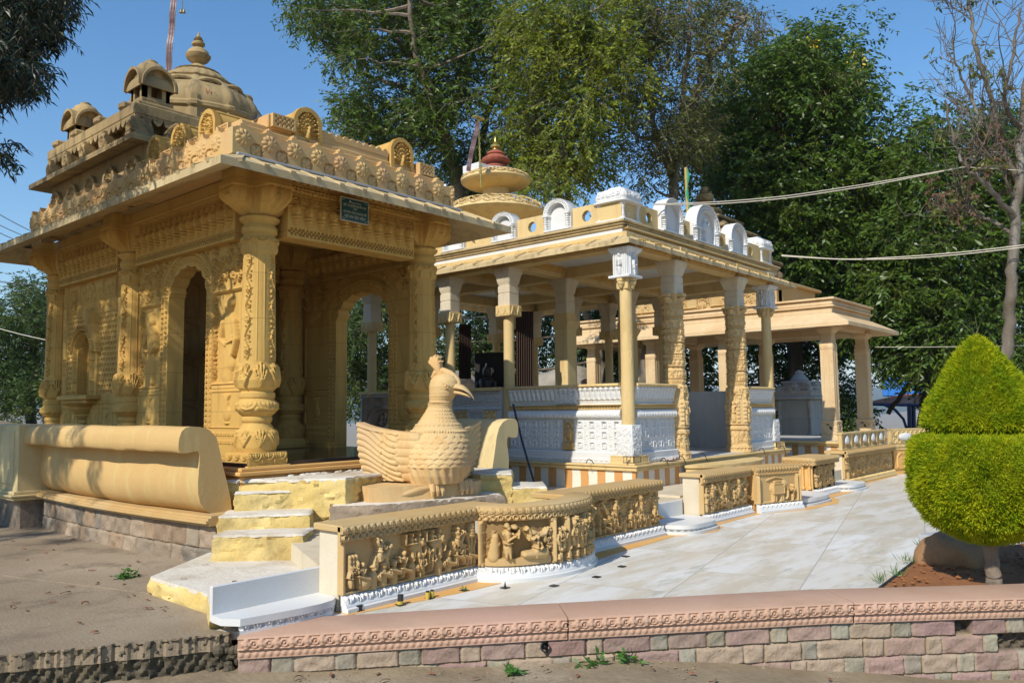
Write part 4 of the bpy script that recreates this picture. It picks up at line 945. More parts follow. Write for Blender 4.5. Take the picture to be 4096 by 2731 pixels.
h.teeth(-15.3, -13.0, 1.56, 1.62, .07, .016)
h.rect(wc - .5, wc + .5, 1.7, 2.5, .04)
for r_, w_, hh in ((.50, .05, .09), (.41, .03, .13), (.34, .022, .10)): h.ring(wc, 2.42, r_, w_, hh, 0, np.pi)
ring_teeth(h, wc, 2.42, .46, .46, 26, .02, .15)
for k in (-1, 1):
    h.cap(wc + k * .36, 1.72, wc + k * .36, 2.42, .05, .042, .10)
    for z in (1.78, 1.95, 2.3): h.ell(wc + k * .36, z, .07, .03, .12)
h.ell(wc + .27, 3.0, .15, .17, .16); h.cap(wc + .3, 2.85, wc + .4, 2.5, .12, .09, .12); h.ell(wc + .05, 3.05, .2, .12, .08)
h.cut(lambda X, Y: (np.abs(X - wc) < .28) & ((Y > 1.72) & (Y < 2.42) | (((X - wc) / .28) ** 2 + ((Y - 2.42) / .30) ** 2 < 1) & (Y >= 2.42)))
wb = pa(h.mesh(MB(), onX(5.60), .22), 'window_wall', OCH)
mb = MB(); mb.box(5.72, 5.80, 14.16, 14.62, 1.70, 2.8, .004); pa(mb, 'niche_back', OCH, wb)
mb = MB(); mb.box(5.36, 5.62, 13.72, 14.94, 1.64, 1.71, .01); mb.box(5.42, 5.62, 13.85, 14.8, 1.58, 1.64, .008)
mb.lathe([(.02, 1.18), (.05, 1.24), (.07, 1.26), (.06, 1.3), (.14, 1.36), (.15, 1.38), (.13, 1.40), (.25, 1.48), (.26, 1.5), (.24, 1.52), (.36, 1.58)], (5.60, 14.33, 0), 28); pa(mb, 'window_sill', OCH, wb)
# inner back wall and ceiling
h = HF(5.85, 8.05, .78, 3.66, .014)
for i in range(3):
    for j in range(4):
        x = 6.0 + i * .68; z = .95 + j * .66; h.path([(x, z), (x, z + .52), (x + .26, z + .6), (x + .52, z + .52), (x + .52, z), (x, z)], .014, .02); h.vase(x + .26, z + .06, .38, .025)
pa(h.mesh(MB(), onY(12.3), .2), 'inner_wall', 'sandstone_inner_shade')
mb = MB(); mb.box(5.45, 8.65, 8.95, 15.9, 4.44, 4.47, .003); mb.box(8.4, 8.62, 12.3, 15.9, .8, 4.4, .01); mb.box(5.5, 8.6, 15.7, 15.95, .8, 4.4, .01); pa(mb, 'ceiling', 'sandstone_inner_shade')
mb = MB(); mb.box(7.3, 8.2, 11.75, 12.25, .78, .95, .02); pa(mb, 'inner_seat', OCH)
# --- eaves
def eave(mb, o, i, zb, zt, zi, zs):
    (x0, y0, x1, y1), (a0, b0, a1, b1) = o, i
    R_ = lambda x0, y0, x1, y1, z: [(x0, y0, z), (x1, y0, z), (x1, y1, z), (x0, y1, z)]
    mb.loft([R_(a0 + .02, b0 + .02, a1 - .02, b1 - .02, zs), R_(x0, y0, x1, y1, zb), R_(x0, y0, x1, y1, zt), R_(a0, b0, a1, b1, zi)], cap=(False, False)); return mb
def slab(mb, p0, p1, w, t, up=(0, 0, 1)):
    p0, p1 = np.array(p0, float), np.array(p1, float); d = p1 - p0; d /= np.linalg.norm(d); s_ = np.cross(d, up); s_ /= np.linalg.norm(s_); n = np.cross(s_, d)
    return mb.loft([[p - s_ * w / 2 - n * t / 2, p + s_ * w / 2 - n * t / 2, p + s_ * w / 2 + n * t / 2, p - s_ * w / 2 + n * t / 2] for p in (p0, p1)])
EO, EI = (4.50, 8.10, 9.43, 16.4), (5.05, 8.62, 8.75, 16.0)
mb = eave(MB(), EO, EI, 4.155, 4.25, 4.50, 4.40)
for k in range(14):
    x = 4.72 + k * .358
    if x < 9.3: slab(mb, (x, 8.09, 4.243), (min(max(x, 5.1), 8.72), 8.66, 4.502), .07, .045)
for k in range(23):
    y = 8.35 + k * .358; slab(mb, (4.49, y, 4.243), (5.08, max(y, 8.7), 4.502), .07, .045)
pa(mb, 'eave', 'sandstone_eave', smooth=25)
mb = MB(); mb.box(4.96, 8.62, 8.50, 8.60, 4.445, 4.475, .004); mb.box(4.93, 5.0, 8.50, 15.2, 4.445, 4.475, .004); mb.box(4.9, 8.66, 8.42, 8.47, 4.42, 4.45, .004); pa(mb, 'drip_strip', 'grey_granite')
# --- rosette cornice
def cornice(a0, a1, f, c0, side):
    h = HF(a0, a1, 4.45, 4.90, .011); n = int((a1 - a0) / .358) + 2
    cs = [c0 + k * .358 * side for k in range(n)]
    for c in cs:
        h.flower(c, 4.665, .108, 10, .024, .30); h.ell(c + .179 * side, 4.545, .09, .085, .0)
        q = h.sl(c + .179 * side - .1, c + .179 * side + .1, 4.45, 4.64)
        if q is not None:
            q, X, Y = q; h._put(q, np.where(np.hypot(X - c - .179 * side, Y - 4.545) < .088, -.035, 9), 'min'); h.flower(c + .179 * side, 4.545, .085, 4, .035, .25, -.035, .785)
    C = np.array(cs)
    def above(X, Y):
        d = np.min(np.abs(X[..., None] - C), -1); top = np.where(d < .02, 4.862, np.where(d < .045, 4.83, np.where(d < .11, 4.805 - (d - .045) * .4, 4.765)))
        return Y > top
    h.cut(above); return h.mesh(MB(), f, .12)
mb = cornice(4.87, 8.55, onY(8.50), 5.01, 1); mb.merge(cornice(-15.05, -8.52, onX(4.90), -8.93, -1)); mb.box(4.99, 8.45, 8.6, 12.0, 4.47, 4.74, .01); mb.box(5.0, 8.45, 11.9, 15.0, 4.47, 4.7, .01)
pa(mb, 'rosette_cornice', 'sandstone_rosy')
# --- peacock niches
def niche(c, z0, w, hh, kind, plane, depth):
    mb = MB(); h = HF(c - w / 2, c + w / 2, z0, z0 + hh, .0095); zc = z0 + hh - w / 2
    def off(X, Y):
        r = np.hypot(X - c, np.maximum(Y - zc, 0)); return (Y > zc) & (r > w / 2)
    q, X, Y = h.sl(c - w / 2, c + w / 2, z0, z0 + hh)
    th = np.arctan2(np.maximum(Y - zc, 0) + .001, X - c); rin = w * (.37 - .025 * np.abs(np.sin(th * 4.5)))
    ins = (np.hypot(X - c, np.maximum(Y - zc, 0)) < rin) & (Y > z0 + .05)
    h.H = np.where(ins, -.05, h.H); f0 = .05; h.peacock(c, z0 + .05, w * .74, hh * .80, .05)
    h.H = np.where(ins, h.H - .045 * (h.H > -.049), h.H); h.cut(off)
    f = {'y': onY(plane), 'x': onX(plane)}[kind]; h.mesh(mb, f, .08)
    th = np.linspace(0, np.pi, 18); pr = [(c + w * .47 * math.cos(a), zc + w * .47 * math.sin(a)) for a in th]; pr = [(c + w * .47, z0)] + pr + [(c - w * .47, z0)]
    if kind == 'y': mb.loft([[(x, y, z) for x, z in pr] for y in (plane + .06, plane + depth)])
    else: mb.loft([[(x, -y, z) for y, z in pr] for x in (plane + .06, plane + depth)])
    for k in (0, 1, 2):
        a = np.pi * (.3 + .2 * k); y, z = c + w * .475 * math.cos(a), zc + w * .475 * math.sin(a)
        if kind == 'x': mb.tube([(plane + .07, -y, z), (plane + depth - .02, -y, z)], .022, 6)
    return mb
def check_block(mb, c, z0, w, hh, kind, plane, d=.3):
    h = HF(c - w / 2, c + w / 2, z0, z0 + hh, .009); h.checker(c - w / 2 + .03, c + w / 2 - .03, z0 + .025, z0 + hh - .02, .032, .02); return h.mesh(mb, {'y': onY(plane), 'x': onX(plane)}[kind], d)
for c in (6.065, 7.70): pa(niche(c, 4.85, .44, .53, 'y', 8.70, .9), 'peacock_niche', OCH)
for y in (9.51, 10.26, 10.97): pa(niche(-y, 4.83, .42, .46, 'x', 5.08, .9), 'peacock_niche', 'sandstone_ochre')
for y in (11.95, 12.75, 13.48, 14.2, 14.9): pa(niche(-y, 4.78, .42, .46, 'x', 5.20, .12), 'peacock_niche', 'sandstone_weathered')
mb = MB(); mb.box(5.1, 8.42, 8.72, 8.95, 4.72, 4.98, .012); mb.box(5.02, 8.44, 8.585, 9.5, 4.70, 4.865, .01)
check_block(mb, 5.66, 4.97, .34, .17, 'y', 8.63); check_block(mb, 8.12, 4.9, .3, .17, 'y', 8.62); mb.box(5.45, 5.8, 8.68, 9.5, 4.95, 5.13, .01)
mb.box(6.3, 7.46, 8.74, 8.9, 4.97, 5.12, .01); h = HF(6.3, 7.46, 5.05, 5.17, .012); h.cut(lambda X, Y: Y > 5.11 + .05 * np.abs(np.sin((X - 6.3) * 27))); h.mesh(mb, onY(8.735), .1)
for y in (9.15, 9.9, 10.62, 11.35): check_block(mb, -y, 4.86, .26, .15, 'x', 5.10)
mb.box(4.99, 5.5, 8.6, 11.5, 4.71, 4.862, .01); pa(mb, 'parapet', 'sandstone_rosy')
# --- upper tiers
WE = 'sandstone_weathered'
mb = MB(); mb.box(5.26, 8.9, 11.55, 15.2, 4.45, 5.42, .01)
for y in (12.35, 13.1, 13.85, 14.55): check_block(mb, -y, 4.88, .3, .14, 'x', 5.245, .03)
mb.box(5.2, 5.3, 11.55, 15.2, 4.70, 4.78, .01); mb.box(5.12, 5.3, 14.9, 15.25, 4.4, 4.75, .02); pa(mb, 'tier', WE)
mb = eave(MB(), (4.97, 11.42, 9.3, 15.45), (5.38, 11.8, 8.9, 15.0), 5.34, 5.42, 5.60, 5.40); mb.box(5.36, 8.85, 11.85, 15.05, 5.36, 5.60, .008)
for y in (11.75, 12.7, 13.45, 14.15, 14.85):
    h = HF(-y - .17, -y + .17, 5.47, 5.78, .012); h.foliage(-y - .15, -y + .15, 5.5, 5.75, .06, .025, int(y * 7)); h.ring(-y, 5.6, .09, .03, .04)
    h.cut(lambda X, Y: (Y - 5.47) > .31 * (1 - (np.abs(X + y) / .18) ** 1.3)); h.mesh(mb, onX(5.10), .28)
for x in (5.7, 6.5): h = HF(x - .17, x + .17, 5.47, 5.78, .012); h.foliage(x - .15, x + .15, 5.5, 5.75, .06, .025, 5); h.cut(lambda X, Y: (Y - 5.47) > .31 * (1 - (np.abs(X - x) / .18) ** 1.3)); h.mesh(mb, onY(11.55), .25)
pa(mb, 'upper_eave', WE)
mb = MB(); mb.box(5.34, 8.7, 11.95, 15.0, 5.55, 5.84, .01); mb.box(5.14, 8.95, 11.72, 15.14, 5.83, 6.0, .015); mb.box(5.22, 8.87, 11.8, 15.06, 6.0, 6.07, .012)
for (a0, a1, f) in ((5.16, 8.9, onY(11.73)), (-15.12, -11.74, onX(5.15))):
    h = HF(a0, a1, 5.70, 5.85, .012); h.cut(lambda X, Y: Y < 5.83 - .115 * np.abs(np.cos((X - a0) * 19)) ** .6); h.mesh(mb, f, .05)
check_block(mb, 6.5, 5.6, 1.8, .12, 'y', 11.93, .02)
for y in (12.2, 13.1, 14.0, 14.8): mb.box(5.12, 5.3, y - .1, y + .1, 6.0, 6.12, .03)
pa(mb, 'upper_cornice', WE)
def chhatri(cx, cy, z0):
    mb = MB(); c0_ = (cx, cy); cx = cy = 0.; mb.box(cx - .39, cx + .39, cy - .39, cy + .39, z0, z0 + .06, .01); mb.box(cx - .35, cx + .35, cy - .35, cy + .35, z0 + .06, z0 + .13, .01)
    for f, a in ((onY(cy - .29), cx), (onX(cx - .29), -cy), (onYr(cy + .29), -cx), (onXr(cx + .29), cy)):
        h = HF(a - .29, a + .29, z0 + .12, z0 + .62, .014); h.ring(a, z0 + .37, .16, .03, .03, 0, np.pi)
        h.cut(lambda X, Y: (np.abs(X - a) < .115) & (Y > z0 + .17) & (Y < z0 + .37) | (np.hypot(X - a, Y - z0 - .37) < .115) | (np.hypot(X - a, np.maximum(Y - z0 - .34, 0) * 1.26) > .335)); h.mesh(mb, f, .09)
    th = np.linspace(-.06, np.pi + .06, 22)
    for ax in (0, 1):
        ar = [(.375 * math.cos(a), .31 * math.sin(a)) for a in th] + [(.335 * math.cos(a), .265 * math.sin(a)) for a in th[::-1]]
        for sgn in (1,):
            mb.loft([[((cx + u, cy + d, z0 + .34 + v) if ax == 0 else (cx + d, cy + u, z0 + .34 + v)) for u, v in ar] for d in (-.43, .43)])
    mb.lathe([(.28, .48), (.32, .56), (.325, .62), (.30, .69), (.24, .75), (.14, .79), (.13, .795), (.13, .82), (.09, .825), (.09, .84), (.01, .85)], (cx, cy, z0), 28)
    k_ = .72
    def squeeze(v):
        w = v.copy(); w[:, 0] = c0_[0] + v[:, 0] * k_; w[:, 1] = c0_[1] + v[:, 1] * k_; return w
    return mb.xf(squeeze)
pa(chhatri(5.62, 12.28, 6.10), 'rooftop_kiosk', WE); pa(chhatri(5.64, 14.85, 6.10), 'rooftop_kiosk', WE)
dc = (7.06, 13.57, 0)
seg = lambda th, z: 1 + .035 * (np.abs(((th * 12 / 2 / np.pi) % 1) - .5) > .40) * (z < 7.3) + .03 * np.abs(np.cos(th * 12)) * (7.33 < z < 7.64)
mb = MB(); mb.lathe([(1.25, 6.0), (1.25, 6.2), (1.16, 6.25), (1.15, 6.52), (1.19, 6.56), (1.19, 6.62), (1.14, 6.66), (1.15, 6.74), (1.11, 6.86), (1.03, 6.98), (.93, 7.08), (.83, 7.16), (.73, 7.23), (.70, 7.26), (.72, 7.29), (.60, 7.33), (.585, 7.37), (.52, 7.44), (.42, 7.51), (.38, 7.53), (.40, 7.555), (.29, 7.58), (.26, 7.62), (.16, 7.68), (.09, 7.73)], dc, 144, wob=seg)
for k in range(12):
    a = (k + .5) / 12 * 2 * np.pi; u = np.linspace(-.2, .2, 9); mb.tube([(dc[0] + (.955 - 1.0 * v * v) * math.cos(a + v), dc[1] + (.955 - 1.0 * v * v) * math.sin(a + v), 7.12 - .9 * v * v) for v in u], .035, 6)
dome = pa(mb, 'dome', WE, smooth=40)
mb = MB(); mb.lathe([(.08, 7.72), (.10, 7.76), (.17, 7.81), (.205, 7.87), (.215, 7.90), (.19, 7.93), (.18, 7.97), (.13, 8.02), (.06, 8.05), (.055, 8.07), (.11, 8.10), (.115, 8.14), (.07, 8.17), (.05, 8.18), (.085, 8.20), (.05, 8.22), (.065, 8.24), (.035, 8.26), (.02, 8.31), (.004, 8.36)], dc, 40, wob=lambda th, z: 1 + .05 * np.abs(np.cos(th * 8)) * (7.78 < z < 7.92))
pa(mb, 'finial', WE, dome)
cu = bpy.data.curves.new('numerals', 'FONT'); cu.body = '11 -'; cu.size = .11; cu.extrude = .002
tmp = bpy.data.objects.new('numerals', cu); COL.objects.link(tmp); dg = bpy.context.evaluated_depsgraph_get(); me = bpy.data.meshes.new_from_object(tmp.evaluated_get(dg)); bpy.data.objects.remove(tmp)
a = math.atan2(-1, -.28); co = np.array([v.co for v in me.vertices]); an = a + (co[:, 0] - .12) / 1.1; zz = 6.80 + co[:, 1]; rr = 1.15 - .25 * (zz - 6.74) + .004 + co[:, 2] + .01
V = sA(np.stack([dc[0] + rr * np.cos(an), dc[1] + rr * np.sin(an), zz], 1))
for v, c in zip(me.vertices, V): v.co = c
me.materials.append(MATS['red_paint']); o = bpy.data.objects.new('painted_numerals', me); COL.objects.link(o); o.parent = dome
mb = MB(); mb.tube([(5.42, 8.95, 5.15), (6.4, 9.3, 4.98)], .055, 14, cap=False); mb.tube([(5.42, 8.95, 5.15), (6.4, 9.3, 4.98)], .047, 14, cap=False); pa(mb, 'drain_pipe', 'pipe_grey')
mb = MB(); mb.tube([(8.5, 9.6, 4.95), (8.85, 8.95, 4.93)], .055, 14); pa(mb, 'drain_pipe', 'pipe_white')
# ------------------------------------------------------------------ the white and cream columned pavilion
pv = thing('pavilion', (11.9, 9, .28), 'open cream pavilion with white carved marble walls, white arched parapet niches and a striped plinth', 'pavilion')
def pb(mb, name, mat, parent=None, **k): return mb.build(name, mat, parent or pv, **k)
PX0, PX1, PY0, PY1 = 9.29, 14.52, 5.83, 12.3
mb = MB(); mb.box(PX0 + .03, PX1 - .03, PY0 + .03, PY1, .0, .555, .004); pb(mb, 'striped_plinth', 'striped_paint')
mb = MB(); mb.box(PX0 - .01, PX1 + .02, PY0 - .01, PY1, .55, .60, .008); mb.box(PX0 - .03, PX1 + .04, PY0 - .03, PY1, .60, .63, .008); pb(mb, 'plinth_cap', 'sandstone_pale')
pb(MB().box(PX0 + .1, PX1 - .1, PY0 + .12, PY1 - .1, .629, .636, .002), 'floor', 'marble_grey')
# low carved walls between the columns
def dado(a0, a1, f, seed, plainw=False):
    ms, mw = MB(), MB(); h = HF(a0, a1, .63, .79, .010); h.rect(a0, a1, .63, .79, .012); h.scallops(a0, a1, .66, .78, .11, .012); h.row(lambda c, w, i: h.ring(c, .70, w * .3, .012, .014, np.pi * 1.1, np.pi * 1.9, .012), a0, a1, .09); h.mesh(mw, lambda a, b, hh: f(a, b, hh + .05), .2)
    h = HF(a0, a1, .79, 1.245, .010); h.rect(a0, a1, .80, 1.235, .01)
    def pan(c, w, i):
        if i % 2 == 0:
            for z in (.83, .98, 1.12):
                h.rect(c - w * .40, c + w * .40, z, z + .095, .026); h.rect(c - w * .26, c + w * .26, z + .012, z + .08, .0, 'min'); h.rect(c - w * .42, c + w * .42, z + .088, z + .1, .034); h.ell(c, z + .04, w * .14, .025, .02)
        else: h.vine(c - w * .36, c + w * .36, .82, 1.22, .13, .026, True)
    h.row(pan, a0 + .02, a1 - .02, .105); h.mesh(mw, f, .2)
    h = HF(a0, a1, 1.245, 1.38, .010); yy = (h.y - 1.3125) / .0675; h.H[:] = (.055 * np.sqrt(np.clip(1 - yy ** 2, 0, 1)))[:, None]; h.row(lambda c, w, i: h.cap(c, 1.28, c, 1.325, .006, .009, .016, .052), a0, a1, .034); h.mesh(mw, f, .2)
    h = HF(a0, a1, 1.38, 1.455, .010); h.rect(a0, a1, 1.44, 1.455, .06); h.rect(a0, a1, 1.38, 1.395, .02); h.row(lambda c, w, i: h.ell(c, 1.415, w * .35, .022, .02), a0, a1, .05); h.mesh(ms, f, .2)
    h = HF(a0, a1, 1.455, 1.70, .010); h.lattice(a0, a1, 1.46, 1.52, .03, .012); h.rect(a0, a1, 1.52, 1.53, .014)
    h.row(lambda c, w, i: (h.cap(c, 1.54, c, 1.60, w * .3, w * .36, .02), h.cap(c, 1.6, c, 1.68, w * .2, w * .32, .025), h.rect(c - w * .42, c + w * .42, 1.655, 1.69, .026)), a0, a1, .09)
    if seed: h.diamond(a0 + .45 * (a1 - a0), a0 + .62 * (a1 - a0), 1.46, 1.69, .05, .03)
    h.H += (.05 * (h.y - 1.455) / .245)[:, None]; h.mesh(mw, lambda a, b, hh: f(a, b, hh - .01), .2)
    h = HF(a0, a1, 1.70, 1.745, .01); yy = (h.y - 1.722) / .0235; h.H[:] = (.055 + .025 * np.sqrt(np.clip(1 - yy ** 2, 0, 1)))[:, None]; h.mesh(ms, f, .22)
    pb(mw, 'carved_dado', 'marble_white', smooth=50); pb(ms, 'dado_rail', 'sandstone_pale', smooth=50)
dado(-8.2, -6.15, onX(9.46), 1); dado(9.58, 10.68, onY(6.02), 0); dado(13.2, 14.26, onY(6.02), 0)
# tan rider tile let into the left dado
h = HF(-7.16, -6.96, .80, 1.235, .008); h.rect(-7.16, -6.96, .80, .92, .03); h.teeth(-7.155, -6.965, .84, .90, .03, .04); h.horse(-7.06, .93, .16, 1, .04); h.bust(-7.05, 1.03, .14, 1, .045); h.ring(-7.06, 1.13, .07, .015, .03, 0, np.pi); mb = MB(); h.mesh(mb, onX(9.445), .03); pb(mb, 'rider_tile', 'sandstone_carved', smooth=60)
# pierced grey balustrade in the further bays
mb, ms = MB(), MB(); h = HF(-11.9, -8.42, .63, 1.70, .014)
h.vine(-11.88, -8.44, 1.50, 1.62, .16, .018); h.lattice(-11.88, -8.44, 1.44, 1.49, .035, .012); h.lattice(-11.88, -8.44, 1.63, 1.69, .035, .012); h.rect(-11.9, -8.42, 1.40, 1.43, .02)
for c in np.arange(-11.6, -8.5, .62): h.lattice(c, c + .32, 1.12, 1.36, .05, .02); h.path([(c, 1.1), (c, 1.38), (c + .32, 1.38), (c + .32, 1.1), (c, 1.1)], .014, .02)
h.mesh(mb, onX(9.50), .12); pb(mb, 'balustrade', 'marble_grey')
h = HF(-11.9, -8.42, 1.70, 1.75, .014); h.H[:] = .05; h.mesh(ms, onX(9.50), .18)
for c in np.arange(-11.25, -8.5, .62): h = HF(c - .01, c + .24, 1.10, 1.38, .01); h.flower(c + .115, 1.24, .1, 8, .03); h.foliage(c, c + .23, 1.11, 1.37, .05, .025, 3); h.mesh(ms, onX(9.485), .02)
pb(ms, 'balustrade_rail', 'sandstone_pale')
pb(MB().box(9.9, 14.2, 11.9, 12.0, .63, 1.70, .01).box(14.3, 14.42, 6.3, 12, .63, 1.7, .01), 'rear_dado', 'marble_grey')
# --- columns
def fluted(h): return h
def round_shaft(cx, cy, z0, z1, r0, r1):
    L = 2 * np.pi * r0; h = HF(0, L, z0, z1, .012)
    for k, zz in enumerate(np.arange(z0 + .25, z1 - .3, .62)):
        x = (k * .37 + .3) % 1 * L; h.path([(x, zz), (x + .05, zz + .12), (x + .01, zz + .25), (x + .07, zz + .38)], .008, .008)
        for j in range(5): h.ring(x + .03 + .04 * math.sin(j * 2.1), zz + .07 * j, .025, .007, .008, j, j + 4.5)
    f = lambda b: r0 + (r1 - r0) * (b - z0) / (z1 - z0); mb = MB(); h.mesh(mb, lambda a, b, hh: (cx + (f(b) + hh) * np.cos(a / r0), cy + (f(b) + hh) * np.sin(a / r0), b)); return mb
sq = lambda n=4, p=8: (lambda th: (np.abs(np.cos(th)) ** p + np.abs(np.sin(th)) ** p) ** (-1 / p))
def white_cap(mb, cx, cy, z0, z1, hw):     # square stepped marble capital
    H = z1 - z0; q = sq(4, 14)
    mb.lathe([(hw * .78, 0), (hw * .78, H * .30), (hw * .74, H * .305), (hw * .74, H * .34), (hw * .78, H * .345), (hw * .78, H * .52), (hw * .72, H * .525), (hw * .72, H * .56), (hw * .80, H * .60), (hw * .86, H * .68), (hw * .96, H * .80), (hw * 1.06, H * .86), (hw * 1.1, H * .88), (hw * 1.1, H)], (cx, cy, z0), 128, q, wob=lambda th, z: 1 + .022 * np.cos(44 * th) * (H * .58 < z < H * .87)); return mb
def bracket(mb, cx, cy, z0, z1, hw, arms=True):
    mb.lathe([(hw * .8, 0), (hw * .85, .02), (hw * .85, z1 - z0)], (cx, cy, z0), 64, sq(4, 14))
    if arms:
        for dx, dy in ((1, 0), (-1, 0), (0, 1), (0, -1)):
            x, y = cx + dx * hw * 1.05, cy + dy * hw * 1.05; mb.box(x - hw * .38, x + hw * .38, y - hw * .38, y + hw * .38, z1 - .05, z1, .005); mb.lathe([(.01, 0), (.03, .01), (.035, .025), (.05, .04), (.055, .05), (.07, .06), (.075, .085), (.06, .09)], (x, y, z1 - .145), 14)
    return mb
def corner_column(cx, cy):
    c = pb(round_shaft(cx, cy, 1.16, 3.07, .155, .142).thin(cx, cy, .60), 'column', 'sandstone_pale', smooth=60)
    mb = MB(); mb.box(cx - .29, cx + .29, cy - .29, cy + .29, .63, .66, .006)
    for f, a in ((onY(cy - .27), cx), (onX(cx - .27), -cy)):
        h = HF(a - .27, a + .27, .66, .75, .008); h.row(lambda c_, w, i: h.rect(c_ - w * .36, c_ + w * .36, .67, .735, -.02, 'min'), a - .26, a + .26, .075); h.row(lambda c_, w, i: h.flower(c_, .70, .026, 4, .012, base=-.02), a - .26, a + .26, .075); h.mesh(mb, f, .25)
    mb.box(cx - .26, cx + .26, cy - .26, cy + .26, .64, .748, .004); pb(mb.thin(cx, cy, .70), 'column_foot', 'sandstone_pale', c)
    mb = MB(); mb.lathe([(.225, .75), (.225, 1.155), (.21, 1.17)], (cx, cy, 0), 64, sq(4, 16))
    for f, a in ((onY(cy - .226), cx), (onX(cx - .226), -cy)):
        h = HF(a - .2, a + .2, .77, 1.15, .008); h.foliage(a - .19, a + .19, .79, 1.14, .045, .018, int(cx * 10)); h.mesh(mb, f, .005)
    pb(mb.thin(cx, cy, .58), 'column_base', 'marble_white', c)
    mb = MB(); bracket(mb, cx, cy, 3.05, 3.20, .16); pb(mb.thin(cx, cy, .70), 'bracket', 'sandstone_pale', c)
    mb = MB(); mb.box(cx - .24, cx + .24, cy - .24, cy + .24, 3.20, 3.235, .006); mb.lathe([(.18, 3.23), (.175, 3.5), (.19, 3.54), (.25, 3.58), (.26, 3.62)], (cx, cy, 0), 64, lambda th: sq(4, 10)(th) * (1 + .03 * np.cos(28 * th)))
    for f, a in ((onY(cy - .185), cx), (onX(cx - .185), -cy)):
        h = HF(a - .16, a + .16, 3.24, 3.56, .008); h.person(a, 3.24, .31, 1, 0, .05); 
        for k in (-.12, -.07, .07, .12): h.cap(a + k, 3.25, a + k, 3.54, .016, .016, .025)
        h.mesh(mb, f, .005)
    pb(mb.thin(cx, cy, .72), 'capital', 'marble_white', c); return c
c1 = corner_column(9.48, 6.05); dup(c1, (14.33 - 9.48, .05, 0), pv)
def side_column(cx, cy):
    c = pb(round_shaft(cx, cy, .63, 2.86, .145, .132).thin(cx, cy, .62), 'column', 'sandstone_pale', smooth=60)
    mb = MB(); mb.box(cx - .21, cx + .21, cy - .21, cy + .21, 2.86, 3.03, .008)
    for f, a in ((onY(cy - .211), cx), (onX(cx - .211), -cy)):
        h = HF(a - .2, a + .2, 2.88, 3.02, .009); h.row(lambda q, w, i: (h.cap(q - w * .3, 2.89, q, 2.98, .012, .02, .02), h.cap(q + w * .3, 2.89, q, 2.98, .012, .02, .02), h.ell(q, 2.99, .03, .02, .025)), a - .2, a + .2, .19); h.mesh(mb, f, .005)
    pb(mb.thin(cx, cy, .70), 'bracket', 'sandstone_pale', c); mb = MB(); white_cap(mb, cx, cy, 3.03, 3.62, .225); pb(mb.thin(cx, cy, .70), 'capital', 'marble_aged', c); return c
c2 = side_column(9.56, 8.29)
for x, y in ((9.56, 9.60), (9.56, 11.65), (11.05, 11.65), (13.02, 11.65), (14.33, 11.65), (14.33, 9.60), (14.33, 8.29), (11.05, 9.60), (13.02, 9.60)): dup(c2, (x - 9.56, y - 8.29, 0), pv)
def pier(cx, cy):
    q = lambda th: sq(4, 20)(th); mb = MB(); mb.lathe([(.19, .63), (.19, 2.75), (.20, 2.76), (.22, 2.80), (.26, 2.86), (.26, 2.9), (.19, 2.91), (.19, 3.03)], (cx, cy, 0), 64, q)
    c = pb(mb.thin(cx, cy, .73), 'pier', 'sandstone_pale'); mb = MB(); white_cap(mb, cx, cy, 3.03, 3.62, .24); pb(mb.thin(cx, cy, .68), 'capital', 'marble_aged', c); return c
p1 = pier(11.05, 8.29); dup(p1, (1.97, 0, 0), pv)
